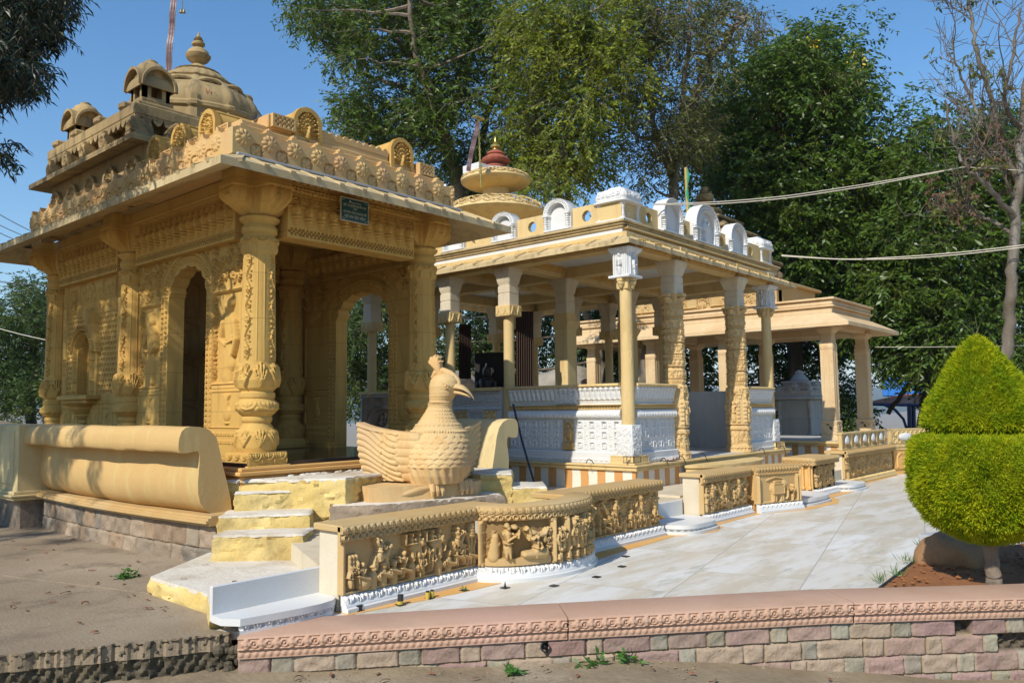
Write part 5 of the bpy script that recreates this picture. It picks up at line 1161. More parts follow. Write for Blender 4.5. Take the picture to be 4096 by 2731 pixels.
def carved_pillar(cx, cy):                  # banded, densely carved pillars either side of the entrance
    prof = [(.635, .275), (.72, .275), (.725, .245), (.75, .245), (.76, .22), (1.0, .215), (1.01, .245), (1.06, .245), (1.075, .205), (1.09, .205), (1.1, .24), (1.45, .235), (1.72, .215), (1.735, .195), (3.03, .185), (3.035, .2)]
    R_ = .21; L = 2 * np.pi * R_; h = HF(0, L, .635, 3.035, .0095); f = smoothprof(prof)
    z = 1.76; k = 0
    while z < 3.0:
        bh = (.085, .12, .06, .11)[k % 4]
        if k % 4 == 0: h.row(lambda c, w, i: h.cap(c, z + .02, c, z + bh - .03, w * .3, w * .3, .022), 0, L, .038)
        elif k % 4 == 1: h.foliage(0, L, z + .015, z + bh - .01, .042, .022, k)
        elif k % 4 == 2: h.lattice(0, L, z + .008, z + bh - .01, .026, .014)
        else: h.row(lambda c, w, i: (h.flower(c, z + bh / 2, w * .4, 6, .022)), 0, L, .105)
        h.rect(0, L, z + bh - .014, z + bh, .028); z += bh; k += 1
    h.foliage(0, L, .78, .98, .05, .022, 21); h.foliage(0, L, 1.55, 1.72, .05, .022, 22); h.row(lambda c, w, i: h.rect(c - w * .4, c + w * .4, .655, .705, -.018, 'min'), 0, L, .06)
    for s_ in range(4):
        c = (s_ + .5) * L / 4 if False else (s_) * L / 4
        for cc in ((c, c + L) if c == 0 else (c,)):
            h.rect(cc - .055, cc + .055, 1.12, 1.62, -.03, 'min'); h.person(cc, 1.14, .36, 1, s_, .05, -.03)
            for k in (-1, 1):
                for zz in np.arange(1.13, 1.5, .065): h.rect(cc + k * .1 - .03, cc + k * .1 + .03, zz, zz + .045, .02)
    sh8 = lambda th: (np.maximum(np.maximum(np.abs(np.cos(th)), np.abs(np.sin(th))), (np.abs(np.cos(th)) + np.abs(np.sin(th))) * .76)) ** -1 * .97
    mb = MB(); h.mesh(mb, lambda a, b, hh: (cx + (f(b) * sh8(a / R_) + hh) * np.cos(a / R_), cy + (f(b) * sh8(a / R_) + hh) * np.sin(a / R_), b))
    c = pb(mb.thin(cx, cy, .84), 'carved_pillar', 'sandstone_buff', smooth=60); mb = MB(); bracket(mb, cx, cy, 2.99, 3.12, .19); pb(mb.thin(cx, cy, .8), 'bracket', 'sandstone_buff', c)
    mb = MB(); white_cap(mb, cx, cy, 3.12, 3.62, .235); pb(mb.thin(cx, cy, .72), 'capital', 'marble_aged', c); return c
cp0 = carved_pillar(10.86, 6.10); dup(cp0, (2.16, 0, 0), pv)
# --- beams, ceiling, eave, cornice
mb = MB()
for x in (9.52, 11.05, 13.02, 14.33): mb.box(x - .11, x + .11, 5.97, 12.0, 3.621, 3.86, .006)
for y in (6.09, 8.29, 9.6, 11.65): mb.box(9.43, 14.43, y - .105, y + .105, 3.619, 3.858, .006)
mb.box(9.5, 14.4, 6.0, 11.9, 3.92, 3.95, .002); pb(mb, 'beam', 'sandstone_pale')
mb = MB()
for a0, a1, f in ((9.75, 10.5, onY(5.948)), (11.2, 12.75, onY(5.948)), (13.3, 14.1, onY(5.948)), (-8.0, -6.4, onX(9.378)), (-9.4, -8.5, onX(9.378)), (-11.4, -9.8, onX(9.378))): h = HF(a0, a1, 3.66, 3.80, .011); h.foliage(a0 + .02, a1 - .02, 3.68, 3.79, .055, .02, int(abs(a0 * 9))); h.mesh(mb, f, .02)
for y in (8.29, 9.6): 
    for a0, a1 in ((9.75, 10.85), (11.25, 12.8), (13.25, 14.15)): h = HF(a0, a1, 3.70, 3.90, .014); h.palmette(a0, a1, 3.72, 3.88, .22, .03); h.mesh(mb, onY(y - .14), .02)
pb(mb, 'beam_carving', 'sandstone_ochre')
mb = eave(MB(), (9.20, 5.80, 15.1, 12.6), (9.56, 6.16, 14.7, 12.1), 3.640, 3.705, 3.865, 3.80)
for k in range(13):
    x = 9.45 + k * .44; slab(mb, (x, 5.79, 3.70), (max(x, 9.6), 6.18, 3.868), .055, .04)
for k in range(14): y = 6.05 + k * .44; slab(mb, (9.19, y, 3.70), (9.58, max(y, 6.2), 3.868), .055, .04)
pb(mb, 'eave', 'sandstone_eave', smooth=25)
pb(MB().box(9.49, 14.78, 6.09, 12.1, 3.80, 3.945, .004), 'fascia', 'marble_white')
mb = MB(); mb.box(9.46, 14.82, 6.06, 12.15, 3.94, 3.975, .008); mb.box(9.43, 14.85, 6.03, 12.2, 3.975, 4.01, .014); mb.box(9.40, 14.88, 6.0, 12.2, 4.01, 4.045, .006); pb(mb, 'cornice', 'sandstone_eave')
# --- parapet with round holes
def hole_wall(a0, a1, holes, f, mat='sandstone_pale'):
    h = HF(a0, a1, 4.045, 4.36, .009)
    for c in holes: h.cut(lambda X, Y, c=c: np.hypot(X - c, Y - 4.205) < .082)
    mb = MB(); h.mesh(mb, f, .07); return pb(mb, 'parapet', mat)
hole_wall(9.55, 14.7, (10.237, 11.33, 12.60, 13.76), onY(6.10)); hole_wall(-11.9, -6.1, (-8.943, -7.736, -6.704, -10.2, -11.2), onX(9.50))
# --- white arched niches and corner kiosks
def arch_niche(c, w, hh, f, two=False):
    h = HF(c - w / 2, c + w / 2, 4.045, 4.045 + hh, .0085); zc = 4.045 + hh - w / 2 * .92; R_ = w / 2
    h.rect(c - w / 2, c + w / 2, 4.045, 4.08, .04)
    h.H[:] = np.maximum(h.H, 0); q, X, Y = h.sl(c - w / 2, c + w / 2, 4.08, 4.045 + hh); rr_ = np.hypot(X - c, np.maximum(Y - zc, 0)); h._put(q, np.where(rr_ < R_ * .66, -.05, 9), 'min')
    for r_, w_, hh_ in ((.93, .02, .045), (.80, .016, .035), (.70, .012, .03)): h.ring(c, zc, R_ * r_, w_, hh_, 0, np.pi)
    ring_teeth(h, c, zc, R_ * .86, R_ * .86, 18, .014, .045)
    for k in ((-.86, -.66, .80) if two else (-.82, .82)):
        x = c + k * R_; h.cap(x, 4.09, x, zc - .02, .026, .022, .045)
        for z in np.linspace(4.11, zc - .03, 6): h.rect(x - .034, x + .034, z, z + .014, .05)
        h.rect(x - .05, x + .05, zc - .03, zc, .055)
    if two: h.person(c, 4.09, hh * .62, 1, 2, .05, -.05)
    h.cut(lambda X, Y: (Y > zc) & (np.hypot(X - c, (Y - zc) / .92) > R_)); mb = MB(); h.mesh(mb, f, .16); return pb(mb, 'arched_niche', 'marble_white', smooth=50)
for c, w, hh, t_ in ((10.83, .66, .55, False), (11.95, .90, .66, True), (13.11, .70, .55, False)): arch_niche(c, w, hh, onY(6.04), t_)
for c, w, hh in ((-8.28, .50, .47), (-7.20, .50, .49), (-9.4, .5, .49), (-10.6, .5, .49)): arch_niche(c, w, hh, onX(9.44))
def kiosk(cx, cy):
    mb = MB(); w = .245; mb.box(cx - w, cx + w, cy - w, cy + w, 4.046, 4.085, .008); mb.box(cx - w * .74, cx + w * .74, cy - w * .74, cy + w * .74, 4.085, 4.32, .004)
    for dx in (-1, 1):
        for dy in (-1, 1): mb.lathe([(.045, 0), (.045, .02), (.03, .03), (.036, .06), (.028, .08), (.028, .15), (.036, .17), (.03, .19), (.05, .21), (.055, .24)], (cx + dx * w * .78, cy + dy * w * .78, 4.085), 14)
    for f, a in ((onY(cy - w * .745), cx), (onX(cx - w * .745), -cy)): h = HF(a - w * .6, a + w * .6, 4.09, 4.31, .008); h.foliage(a - .13, a + .13, 4.1, 4.3, .045, .02, 4); h.mesh(mb, f, .005)
    mb.lathe([(.27, 4.32), (.285, 4.33), (.285, 4.355), (.265, 4.36), (.255, 4.375), (.265, 4.40), (.262, 4.44), (.245, 4.48), (.21, 4.52), (.16, 4.545), (.13, 4.55), (.12, 4.565), (.11, 4.575), (.10, 4.58)], (cx, cy, 0), 64, sq(4, 7))
    for f, a in ((onY(cy - .262), cx), (onX(cx - .262), -cy)):
        h = HF(a - .2, a + .2, 4.37, 4.51, .008); h.flower(a, 4.44, .05, 8, .018); h.vine(a - .2, a - .05, 4.39, 4.48, .07, .014); h.vine(a + .05, a + .2, 4.39, 4.48, .07, .014); h.mesh(mb, lambda p, q, hh, f=f: f(p, q, hh - .25 * np.maximum(q - 4.42, 0)), .005)
    return pb(mb, 'corner_kiosk', 'marble_white', smooth=50)
k0 = kiosk(9.73, 6.30); dup(k0, (14.42 - 9.73, 0, 0), pv)
# --- disc-roofed spire over the back of the pavilion
def petals(th, z): return 1
SPX, SPY = 12.1, 10.8
spire = []
mb = MB(); mb.lathe([(.55, 3.95), (.55, 4.95), (.52, 5.1), (.90, 5.30), (1.0, 5.34), (1.03, 5.37), (1.02, 5.40), (.95, 5.46), (.80, 5.55), (.60, 5.62), (.42, 5.66), (.36, 5.66), (.30, 5.67), (.27, 5.70), (.27, 5.90), (.40, 5.92), (.62, 5.98), (.70, 6.03), (.72, 6.06), (.715, 6.09), (.66, 6.15), (.54, 6.20), (.42, 6.225), (.36, 6.23), (.3, 6.235)], (SPX, SPY, 0), 120)
sp = pb(mb, 'disc_spire', 'sandstone_pale', smooth=40)
mb = MB()
for zc, r0_, dz in ((5.40, 1.02, .24), (6.09, .715, .135)):
    for j in range(3):
        n = 22 - j * 3
        for i in range(n):
            a = (i + .5 * (j % 2)) / n * 2 * np.pi; t0 = .02 + j * .22
            def pt(t, da): 
                r_ = r0_ * math.cos(t * 1.15) ** .8; return (SPX + r_ * math.cos(a + da), SPY + r_ * math.sin(a + da), zc + dz * math.sin(t * 1.45) + .012)
            w_ = np.pi / n
            mb.tube([pt(t0 + .32, -w_), pt(t0 + .1, -w_ * .6), pt(t0, 0), pt(t0 + .1, w_ * .6), pt(t0 + .32, w_)], .011, 5)
pb(mb, 'petal_pattern', 'sandstone_pale', sp)
mb = MB(); mb.lathe([(.34, 6.235), (.34, 6.30), (.30, 6.305), (.30, 6.31)], (SPX, SPY, 0), 40); mb.box(SPX - .62, SPX - .2, SPY - .1, SPY + .35, 6.16, 6.33, .01); pb(mb, 'cap_plate', 'marble_white', sp)
mb = MB(); mb.lathe([(.19, 6.31), (.22, 6.35), (.22, 6.39), (.17, 6.42), (.17, 6.44), (.27, 6.47), (.29, 6.51), (.26, 6.55), (.20, 6.59), (.17, 6.62), (.19, 6.64), (.17, 6.68), (.10, 6.72), (.06, 6.74)], (SPX, SPY, 0), 48, wob=lambda th, z: 1 + .06 * np.abs(np.cos(th * 7)) * (6.45 < z < 6.56)); pb(mb, 'red_finial', 'red_stone', sp)
mb = MB(); mb.lathe([(.07, 6.74), (.06, 6.77), (.10, 6.79), (.105, 6.83), (.07, 6.86), (.04, 6.87), (.05, 6.89), (.03, 6.91), (.02, 6.98), (.004, 7.02)], (SPX, SPY, 0), 24); pb(mb, 'brass_finial', 'brass', sp)
# inside: a plain white screen wall at the entrance side and a dark altar block
mb = MB(); mb.box(10.9, 13.3, 7.35, 7.45, .636, 1.62, .01); pb(mb, 'screen_wall', 'marble_grey'); pb(MB().box(10.85, 13.35, 7.33, 7.47, 1.62, 1.67, .008), 'screen_rail', 'sandstone_pale')
mb = MB(); mb.box(11.3, 12.9, 10.0, 10.7, .636, 1.5, .02); pb(mb, 'altar', 'dark_stone')
# ------------------------------------------------------------------ curved seat-backs on either side of the shrine's stairs
def seat(mirror, y0, y1, label, bow):
    t = thing('seat_parapet', (3.95 if not mirror else 7.6, (y0 + y1) / 2, .4), label, 'seat parapet')
    cxm = 5.77
    def place(v):
        w = np.array(v, float); w[:, 0] -= bow * np.clip(1 - ((w[:, 1] - 9.0) / 2.2) ** 2, 0, 1)
        if mirror: w[:, 0] = 2 * cxm - w[:, 0]
        return w
    prof = [(4.20, .44), (3.97, .46), (3.90, .50), (3.845, .57), (3.815, .66), (3.81, .76), (3.825, .86), (3.84, .95), (3.84, 1.02), (3.82, 1.052), (3.70, 1.035), (3.655, 1.04), (3.635, 1.065), (3.63, 1.12), (3.635, 1.18), (3.655, 1.235), (3.69, 1.268), (3.74, 1.28), (3.84, 1.272), (3.93, 1.24), (4.0, 1.17), (4.04, 1.05), (4.07, .90), (4.11, .72), (4.15, .58), (4.17, .46)]
    Y = np.linspace(y0, y1, 34); mb = MB(); mb.loft([[(x + .008 * math.sin(y * 3.1 + z * 7) + .004 * math.sin(y * 11 + z * 15) + (.006 if abs(y - 9.55) < .08 else 0), y, z + .004 * math.sin(y * 5)) for x, z in prof] for y in (np.linspace(y0 + .22, y1, 34) if not mirror else Y)]); mb.xf(place)
    mb.build('seat_back', 'plaster_aged' if mirror else 'plaster_cream', t, smooth=45)
    mb = MB()
    for x, z0, z1 in ((3.80, .375, .40), (3.77, .40, .425), (3.79, .425, .445), (3.82, .445, .465)): mb.loft([[(xx, y, zz) for xx, zz in ((x, z0), (x, z1), (4.3, z1), (4.3, z0))] for y in Y])
    mb.xf(place); mb.build('ledge', 'sandstone_carved', t, smooth=25)
    mb = MB(); mb.loft([[(xx, y, zz) for xx, zz in ((3.90, -.2), (3.90 + .012 * math.sin(y * 13), .1), (3.92 + .014 * math.sin(y * 17), .376), (4.35, .376), (4.35, -.2))] for y in np.linspace(y0 - .02, y1, 60)]); mb.xf(place); mb.build('foundation', 'masonry_base', t, smooth=30)
    if not mirror: h, tint = stone_face(-y1, -y0 + .01, -.1, .372, (.15, .24), (.16, .36), ((.20, .175, .14), (.25, .20, .145), (.27, .185, .115), (.15, .135, .11), (.31, .235, .165)), (.12, .095, .065), 5); mb = MB(); h.mesh(mb, onX(3.885)); mb.xf(place); mb.build('stone_base', 'block_masonry', t, smooth=40, tint=tint)
    return t
ls = seat(False, 6.90, 11.05, 'long smooth cream seat-back with a rolled top left of the yellow steps', .10)
seat(True, 6.72, 8.9, 'stained cream seat-back seen from its cut end, behind the peacock statue', 0)
mb = MB(); mb.box(3.55, 4.3, 11.05, 11.72, .46, 1.275, .012); mb.box(3.50, 4.3, 11.0, 11.78, .36, .40, .01); mb.box(3.47, 4.3, 10.98, 11.8, .40, .43, .008); mb.box(3.51, 4.3, 11.02, 11.76, .43, .47, .008)
mb.box(3.535, 3.56, 11.16, 11.62, .55, 1.2, .008); mb.box(3.75, 4.3, 11.7, 14, .46, 1.27, .01); mb.box(3.7, 4.3, 11.7, 14, .38, .46, .01); mb.build('end_post', 'plaster_aged', ls)
MB().box(3.6, 4.3, 11.1, 14, -.2, .37, .02).build('stone_base', 'masonry_base', ls)
# ------------------------------------------------------------------ yellow and white painted brick steps
st = thing('brick_steps', (4.0, 6.6, .1), 'rough brick steps painted yellow and white at the left corner of the shrine', 'steps')
def rough_prism(poly, z0, z1, name, mat, parent, amp=.008, seed=0, sub=.05, inset=0.):
    """an uneven block: edges are subdivided and knocked about"""
    r = np.random.default_rng(seed); P = []
    for (x0, y0), (x1, y1) in zip(poly, poly[1:] + poly[:1]):
        n = max(1, int(math.hypot(x1 - x0, y1 - y0) / sub)); P += [(x0 + (x1 - x0) * i / n, y0 + (y1 - y0) * i / n) for i in range(n)]
    P = np.array(P); c = P.mean(0); d = P - c; d /= np.linalg.norm(d, axis=1)[:, None]; k = len(P); zs = np.linspace(z0, z1, max(3, int((z1 - z0) / .03) + 1)); rings = []
    for i, z in enumerate(zs):
        o_ = r.normal(0, amp, k)[:, None] - (.012 if i == len(zs) - 1 else 0); rings.append(np.column_stack([P + d * o_, z + r.normal(0, amp * .5, k) * (1 if i == len(zs) - 1 else .3)]))
    P2 = P + d * -.035; rings.append(np.column_stack([P2, z1 + .003 + r.normal(0, .0025, k)]))
    mb = MB(); mb.loft(rings); return mb.build(name, mat, parent, smooth=30)
back = [(4.9, 7.3), (4.3, 7.6)]
Pp = np.array
def step_block(a, b, depth, z0, z1, seed):
    a, b = Pp(a), Pp(b); d = (b - a) / np.linalg.norm(b - a); n = Pp([-d[1], d[0]]); n = n if n @ Pp([.485, .875]) > 0 else -n
    q = [tuple(a), tuple(b), tuple(b + n * depth), tuple(a + n * depth)]
    rough_prism(q, z0, z1 - .012, 'riser', 'yellow_paint', st, .009, seed)
    q2 = [tuple(a + n * .004 + d * .004), tuple(b + n * .004 - d * .004), tuple(b + n * depth - d * .004), tuple(a + n * depth + d * .004)]
    rough_prism(q2, z1 - .018, z1, 'tread', 'white_limewash', st, .006, seed + 50)
step_block((3.63, 6.56), (4.16, 5.98), .40, .02, .344, 1); step_block((3.82, 6.81), (4.45, 6.29), .45, .3, .469, 2); step_block((4.10, 7.0), (4.72, 6.66), .5, .4, .642, 3)
rough_prism([(4.12, 7.26), (4.90, 6.36), (5.6, 6.62), (5.9, 7.1), (4.3, 7.12)], .2, .735, 'riser', 'yellow_paint', st, .010, 4)
rough_prism([(4.13, 7.25), (4.90, 6.37), (5.2, 6.5), (7.2, 6.9), (7.2, 7.13), (4.2, 7.13)], .72, .748, 'landing', 'white_limewash', st, .008, 5)
r = np.random.default_rng(3)
mb = MB()
for i in range(60): x = r.uniform(4.75, 6.3); mb.ball((x, 7.06 + r.normal(0, .02), .755), r.uniform(.015, .05), r.uniform(.012, .03), r.uniform(.008, .02), 8, 5)
mb.build('plaster_crumbs', 'white_limewash', st)
pd = thing('concrete_pad', (3.5, 5.9, 0), 'low white-topped concrete pad with a yellow painted edge at the foot of the steps', 'pad')
padp = [(3.0, 6.36), (2.97, 5.42), (2.755, 4.985), (3.56, 4.93), (4.4, 5.9), (4.35, 6.2), (3.9, 7.05)]
rough_prism(padp, -.1, .118, 'edge', 'yellow_paint', pd, .008, 7, .06); c0 = Pp(padp).mean(0)
mb = MB(); mb.prism([tuple(c0 + (Pp(p) - c0) * .985) for p in padp], .10, .128); mb.build('top', 'white_limewash', pd)
rs = thing('brick_steps', (7.1, 6.0, .3), 'mossy yellow brick steps with white tops right of the peacock statue', 'steps')
for q, z0, z1, sd in (([(6.48, 6.05), (6.76, 5.84), (7.26, 6.26), (7.1, 6.9), (6.6, 6.9)], .2, .70, 1), ([(6.74, 5.80), (6.98, 5.52), (7.46, 5.95), (7.25, 6.3), (6.9, 6.1)], .2, .55, 2), ([(7.0, 5.5), (7.25, 5.30), (7.75, 5.8), (7.5, 6.0)], .2, .40, 3)):
    rough_prism(q, z0, z1 - .015, 'riser', 'yellow_paint', rs, .009, sd); c0 = Pp(q).mean(0); rough_prism([tuple(c0 + (Pp(p) - c0) * .985) for p in q], z1 - .02, z1, 'tread', 'white_limewash', rs, .006, sd + 9)
lg = thing('brick_footing', (5.6, 6.2, .28), 'cracked brick and cement footing under the peacock statue', 'footing')
rough_prism([(4.70, 6.34), (5.05, 6.05), (6.4, 5.62), (6.6, 5.9), (6.5, 6.9), (5.1, 6.75)], .15, .50, 'footing_block', 'masonry_base', lg, .010, 12)
rough_prism([(4.72, 6.36), (5.06, 6.07), (6.38, 5.64), (6.58, 5.9), (6.5, 6.88), (5.1, 6.73)], .485, .503, 'cement_top', 'white_limewash', lg, .006, 13)
# ------------------------------------------------------------------ the stone peacock
pk = thing('peacock_statue', (5.85, 6.30, .503), 'large peach sandstone peacock statue with scaled neck, crest and raised wings', 'statue')
PK0 = np.array([5.84, 6.33, .503]); PKR = rad(-28)
def pkb(mb, name, parent=None, smooth=60, mat='sandstone_peach'): return mb.turn(PKR, (0, 0)).move(PK0).build(name, mat, parent or pk, smooth=smooth)
mb = MB(); mb.prism([(-.68, -.26), (-.50, -.36), (.50, -.36), (.62, -.22), (.62, .5), (-.68, .5)], 0, .15)
for k in (-1, 1):
    for j in (-1, 0, 1): mb.tube([(k * .17 + .18 + j * .03, -.30, .165), (k * .17 + .18 + j * .05, -.37, .15), (k * .17 + .18 + j * .055, -.395, .08), (k * .17 + .18 + j * .055, -.39, .03)], [.03, .034, .028, .012], 9)
for k in (-1, 1): mb.tube([(k * .30 - .10, -.335, .05), (k * .30, -.345, .075), (k * .28 + .10, -.345, .10), (k * .2 + .22, -.33, .13)], [.02, .032, .036, .03], 10)
mb.turn(rad(11), (0, 0)); pkb(mb, 'pedestal', smooth=35)
ZB = np.array([(0, .06, .30, .36), (.08, .07, .335, .40), (.18, .08, .355, .43), (.30, .08, .35, .42), (.42, .06, .325, .38), (.50, .04, .29, .33), (.57, .02, .245, .27), (.64, .0, .19, .21), (.72, .0, .143, .158), (.78, .005, .117, .127), (.82, .01, .108, .118), (.87, .025, .118, .128), (.93, .045, .138, .152), (1.0, .06, .148, .168), (1.06, .062, .138, .158), (1.11, .062, .108, .125), (1.135, .062, .06, .07), (1.142, .062, .01, .012)])
L = 1.9; h = HF(0, L, 0, 1.142, .008)
a_, b_ = np.meshgrid(h.x / L, h.y)
def scales(sz, hgt, sel):
    v = b_ / (sz * .62); row = np.floor(v); k = round(L / sz / 1.0); u = (a_ * k + .5 * (np.mod(row, 2))) % 1 - .5
    e = v + 1.0 * u * u * 1.6; t = e - np.floor(e)
    return np.where(sel, (t) * hgt * -1 + hgt, 0)
s1_ = scales(.085, .013, (b_ > .16) & (b_ < .53)); s2_ = scales(.06, .009, (b_ > .59) & (b_ < .80)); s3_ = scales(.045, .006, (b_ > .84) & (b_ < .91)); h.H = s1_ + s2_ + s3_ + np.where(b_ <= .16, .010 * np.sin(a_ * 160 + b_ * 30), 0)
for z, w in ((.57, .010), (.548, .008), (.595, .008), (.805, .007), (.83, .007)): h.H += .016 * np.exp(-((b_ - z) / w) ** 2)
h.beads(0, L, .53, .014, .03); h.beads(0, L, .818, .009, .02)
def body(a, b, hh):
    th = a / L * 2 * np.pi; f = np.interp(b, ZB[:, 0], ZB[:, 1]); rx = np.interp(b, ZB[:, 0], ZB[:, 2]); ry = np.interp(b, ZB[:, 0], ZB[:, 3])
    tw = np.clip((b - .60) / .35, 0, 1) * rad(48)
    x = (rx + hh) * np.cos(th); y = -f + (ry + hh) * np.sin(th) * np.where(np.sin(th) > 0, 1.25 - .25 * np.clip(b / .5, 0, 1), 1)
    tf = np.clip((b - .80) / .15, 0, 1)
    return x * np.cos(tw) - y * np.sin(tw) + .15 + .07 * np.clip(b / .8, 0, 1), x * np.sin(tw) + y * np.cos(tw), b + .15
mb = MB(); h.mesh(mb, body); pkb(mb, 'body')
tw = rad(48); ca, sa_ = math.cos(tw), math.sin(tw); Hd = lambda x, y, z: (x * 1.08 * ca - (y * 1.08 - .012) * sa_ + .22, x * 1.08 * sa_ + (y * 1.08 - .012) * ca, z + .225)     # head frame: looks along -y
mb = MB()
for k in (-1, 1):
    P = [Hd(k * .128, -.10, .925), Hd(k * .135, -.105, .925)]; mb.tube([Hd(k * .125 + k * .004 * 0, -.115 + .030 * math.cos(a) , .925 + .026 * math.sin(a)) for a in np.linspace(0, 6.28, 16)], .007, 6); mb.ball(Hd(k * .124, -.115, .925), .019, .019, .019)
    mb.tube([Hd(k * .126, -.075 + -.01 * i, .95 + .006 * math.sin(i)) for i in range(6)], .006, 6)
pkb(mb, 'eye')
mb = MB(); rings = []
for t_, y, z, w, hh in ((0, -.13, .91, .075, .075), (.15, -.20, .905, .068, .066), (.35, -.265, .885, .055, .054), (.6, -.315, .85, .038, .040), (.85, -.350, .805, .018, .020), (1, -.362, .775, .004, .004)):
    rings.append([Hd(w * math.cos(a), y + hh * .4 * math.sin(a), z + hh * .9 * math.sin(a) * (1 if math.sin(a) > 0 else .35)) for a in np.linspace(0, 2 * np.pi, 20, endpoint=False)])
mb.loft(rings); rings = []
for y, z, w in ((-.13, .865, .06), (-.22, .85, .045), (-.29, .825, .03), (-.325, .80, .008)): rings.append([Hd(w * math.cos(a), y, z + w * .45 * math.sin(a)) for a in np.linspace(0, 2 * np.pi, 16, endpoint=False)])
mb.loft(rings); mb.tube([Hd(0, -.05, 1.07), Hd(0, -.13, 1.045), Hd(0, -.185, .99), Hd(0, -.205, .945)], [.03, .032, .03, .02], 10); pkb(mb, 'beak')
mb = MB()
for i, (a, ln) in enumerate(((-.55, .16), (-.28, .20), (.0, .22), (.22, .20), (.45, .15))):
    for k in (-.018, .018):
        y0 = .0 + i * .012; mb.tube([Hd(k, -.02 + y0 * .6, 1.05), Hd(k * 1.2, -.02 + y0 + math.sin(a) * ln * -.5 + .02, 1.05 + ln * .5), Hd(k * 1.3, y0 - math.sin(a) * ln * .9 + .03, 1.05 + ln * .9), Hd(k * 1.1, y0 - math.sin(a) * ln * 1.25 + .01, 1.05 + ln * .98)], [.026, .030, .024, .008], 9)
mb.tube([Hd(0, .1, 1.02), Hd(0, .05, 1.075), Hd(0, -.03, 1.085), Hd(0, -.11, 1.06), Hd(0, -.17, 1.0)], [.012, .04, .045, .035, .02], 10); pkb(mb, 'crest')
for k in (-1, 1):                             # wings: a feathered shell from the shoulder back to a raised tip
    h = HF(0, 1.0, 0, 1.0, .010); S_, T_ = np.meshgrid(h.x, h.y)
    tier = np.where(S_ < .30, 0, np.where(S_ < .56, 1, 2)); edge_ = np.minimum(np.abs(S_ - .30 - .03 * np.sin(T_ * 30)), np.abs(S_ - .56 - .03 * np.sin(T_ * 30)))
    v = T_ * np.where(tier == 0, 6, np.where(tier == 1, 8.5, 9)) + np.where(tier == 0, 0, 1.4 * np.sin(S_ * 5)); fr_ = v % 1
    h.H = .022 * np.sin(np.clip(fr_, 0, 1) * np.pi) ** .6 * (1 - .35 * (tier == 0)) - .012 * np.exp(-(edge_ / .012) ** 2) + .018 * (tier < 2) * (1 - S_)
    h.H = np.where(T_ > .93, .03, h.H)
    def wing(a, b, hh, k=k):
        s_, t_ = a, b
        bx = -.06 - .48 * s_; by = -.28 + .52 * s_; bz = .02
        tx = -.08 - .55 * s_; ty = -.25 + .46 * s_; tz = .51 + .02 * np.sin(s_ * np.pi) + .12 * s_ ** 3
        bul = .10 * np.sin(t_ * np.pi) * (1 - .6 * s_) * np.clip(s_ * 3.5, 0, 1)
        x = bx + (tx - bx) * t_ - bul - hh; y = by + (ty - by) * t_ - hh * .35; z = .15 + bz + (tz - bz) * t_
        return (x + .03 if k < 0 else -x + .10), y, z
    mb = MB(); h.mesh(mb, wing, .06); pkb(mb, 'wing')
mb = MB(); mb.loft([[(.05 + .34 * s_ * math.cos(a), .16 + .24 * s_ * math.sin(a), .15 + z) for a in np.linspace(0, 2 * np.pi, 40, endpoint=False)] for s_, z in ((.9, 0), (1.0, .15), (1.05, .40), (.95, .46), (.3, .50))]); pkb(mb, 'tail_base')
# ------------------------------------------------------------------ the far pale pavilion with its stepped tower
fp = thing('pavilion', (19.3, 9.5, .28), 'far beige stone pavilion with square columns, flat moulded roof and a stepped tower', 'pavilion')
def pc(mb, name, mat, parent=None, **k): return mb.build(name, mat, parent or fp, **k)
mb = MB(); mb.box(17.6, 21.0, 5.98, 13.4, -.2, .54, .01); pc(mb, 'striped_plinth', 'striped_paint'); mb = MB(); mb.box(17.54, 21.06, 5.92, 13.4, .54, .58, .008); mb.box(17.5, 21.1, 5.88, 13.4, .58, .64, .01); pc(mb, 'plinth_cap', 'sandstone_pale'); pc(MB().box(17.7, 20.9, 6.1, 13.2, .64, .646, .001), 'floor', 'grey_granite')
def far_col(cx, cy):
    q = lambda th: sq(4, 12)(th); mb = MB(); mb.lathe([(.29, .645), (.29, .72), (.25, .74), (.25, 1.0), (.27, 1.02), (.27, 1.06), (.215, 1.08), (.205, 2.62), (.225, 2.64), (.225, 2.76), (.20, 2.78), (.20, 2.86), (.185, 2.88), (.185, 3.0), (.23, 3.02), (.30, 3.08), (.30, 3.14)], (cx, cy, 0), 64, q)
    for f, a in ((onY(cy - .25), cx), (onX(cx - .25), -cy)): h = HF(a - .24, a + .24, .75, 1.0, .012); h.foliage(a - .22, a + .22, .77, .98, .06, .02, 3); h.mesh(mb, f, .01)
    for f, a in ((onY(cy - .212), cx), (onX(cx - .212), -cy)): h = HF(a - .2, a + .2, 1.1, 2.75, .012); h.vine(a + .12, a + .19, 1.12, 2.6, .15, .016, True); h.path([(a - .09, 1.12), (a - .09, 2.6)], .01, .012); h.path([(a + .09, 1.12), (a + .09, 2.6)], .01, .012); h.palmette(a - .1, a + .1, 2.66, 2.74, .2, .02); h.mesh(mb, f, .01)
    return pc(mb.thin(cx, cy, .68), 'column', 'sandstone_beige', smooth=45)
fc = far_col(18.06, 6.28)
for x, y in ((20.39, 6.28), (18.06, 8.72), (18.06, 10.75), (20.39, 8.72), (20.39, 10.75), (20.39, 12.6), (18.06, 12.6)): dup(fc, (x - 18.06, y - 6.28, 0), fp)
mb = MB()
for x in (18.06, 20.39): mb.box(x - .15, x + .15, 6.13, 12.9, 3.14, 3.34, .008)
for y in (6.28, 8.72, 10.75, 12.6): mb.box(17.9, 20.6, y - .145, y + .145, 3.138, 3.338, .008)
